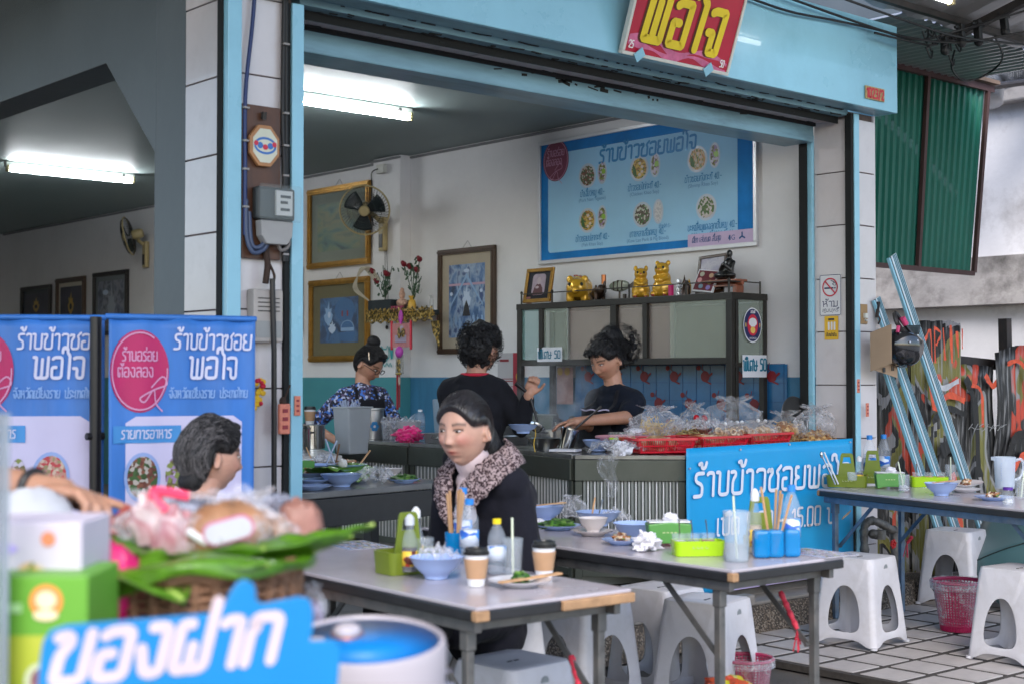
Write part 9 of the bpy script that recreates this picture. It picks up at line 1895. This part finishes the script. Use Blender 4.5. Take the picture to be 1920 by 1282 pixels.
# things poking up at the bottom edge
o=lump('candy_bag',blobs('candy_print',[(.8,.62,.03),(.75,.1,.03),(.8,.7,.2),(.7,.4,.4)],16,.3),None,(0,0,0),(.11,.08,.05),2,rough=.5,n=28,k=18);o.location=(4.569,3.850,0.120);lab(o,'bright yellow and red snack bag on the ground at the bottom edge','snack bag')
bk2=dup(wbk,(4.758,3.899,0.000),0,'magenta basket top with clear liner at the bottom edge of the picture',.8)
# ---- person at the left edge reaching in
ar=T('person','person mostly outside the left edge reaching in with a tanned forearm and watch','person',(1.003,3.272,0.736));ar.location.z=0
S0=V(*(1.003,3.185,1.341));E0=V(*(1.105,2.967,1.189));W0=V(*(1.193,2.756,1.177));hd_=(V(*(1.272,2.620,1.158))-W0).normalized()
HCa=V(*(0.929,3.310,1.571));fa,ua=pitchdown((.75,-.66,0),20);Aa=HF(HCa,fa,ua);bxa=HCa+V(0,0,-.2)
b=WB();add_head(b,Aa,1.,.3);capsule(b,tuple(bxa+V(0,0,-.04)),tuple(HCa+V(0,0,-.05)),.055,.055);torso(b,bxa+V(0,0,-.56),bxa+V(0,0,-.38),bxa+V(0,0,-.19),bxa,(.75,-.66,0),1.);legs(b,bxa+V(0,0,-.57),(.75,-.66,0),z0=0)
limb(b,[S0,E0,W0],[.055,.048,.029]);add_hand(b,W0,tuple(hd_),(.2,.1,1),1.2,.4,-1,curls=[.02,.7,.9,1.0])
s2_=bxa+V(-.12,-.14,-.07);limb(b,[s2_,s2_+V(0,0,-.28),s2_+V(.1,-.05,-.5)],[.055,.045,.03]);add_hand(b,s2_+V(.1,-.05,-.5),(.2,-.1,-1),(-.7,0,0),1.,.5,1)
o=finish(b,'body',SKA,ar,.005,2);paint(o,Aa,1.)
b=WB();torso(b,bxa+V(0,0,-.6),bxa+V(0,0,-.38),bxa+V(0,0,-.19),bxa+V(0,0,-.03),(.75,-.66,0),1.04,.02);limb(b,[S0,S0.lerp(E0,.55)],[.075,.068]);limb(b,[s2_,s2_+V(0,0,-.16)],[.075,.066]);finish(b,'grey_shirt',cloth_mat('shirt_grey',(.2,.2,.22)),ar,.009,2,.006,8)
b=WB();legs(b,bxa+V(0,0,-.57),(.75,-.66,0),z0=0,infl=.015);finish(b,'trousers',PANTS,ar,.011,2)
b=WB(Aa);b.ell((0,-.02,.035),(.087,.1,.092),20,14);finish(b,'hair',HBLK,ar,.006,2,.003,30)
wd=(W0-E0).normalized();b=WB();wc=W0-wd*.035;e1=wd.orthogonal().normalized();e2=wd.cross(e1);b.tube([wc+(e1*math.cos(a)+e2*math.sin(a))*.033 for a in [2*PI*k/20 for k in range(20)]],.010,8,closed=True);b.build('wrist_watch',BLKF,ar,smooth=60)
tr_=thing('metal_tray','blurred dark metal tray edge under the reaching hand','tray',(1.169,2.645,1.126));b=WB();a0=V(*(1.172,2.777,1.127));a1=V(*(1.244,2.540,1.119));b.M=Matrix.Identity(4);c0=(a0+a1)/2;b.lathe([(0,0),(.085,.004),(.105,.022),(.108,.020),(.088,-.002),(0,-.004)],36,c0+V(.0,.0,-.02));b.build('body',mat('tray_gun',(.16,.16,.17),.3,metal=.8),tr_,smooth=50)
o=lump('white_bag',mat('bundle_grey',(.42,.43,.46),.6,var=.06),None,(0,0,0),(.10,.09,.07),2.4,rough=.25);o.location=(1.120,2.690,1.116);lab(o,'pale grey wrapped bundle behind the white carton','bundle')  # bundle has one even pale grey
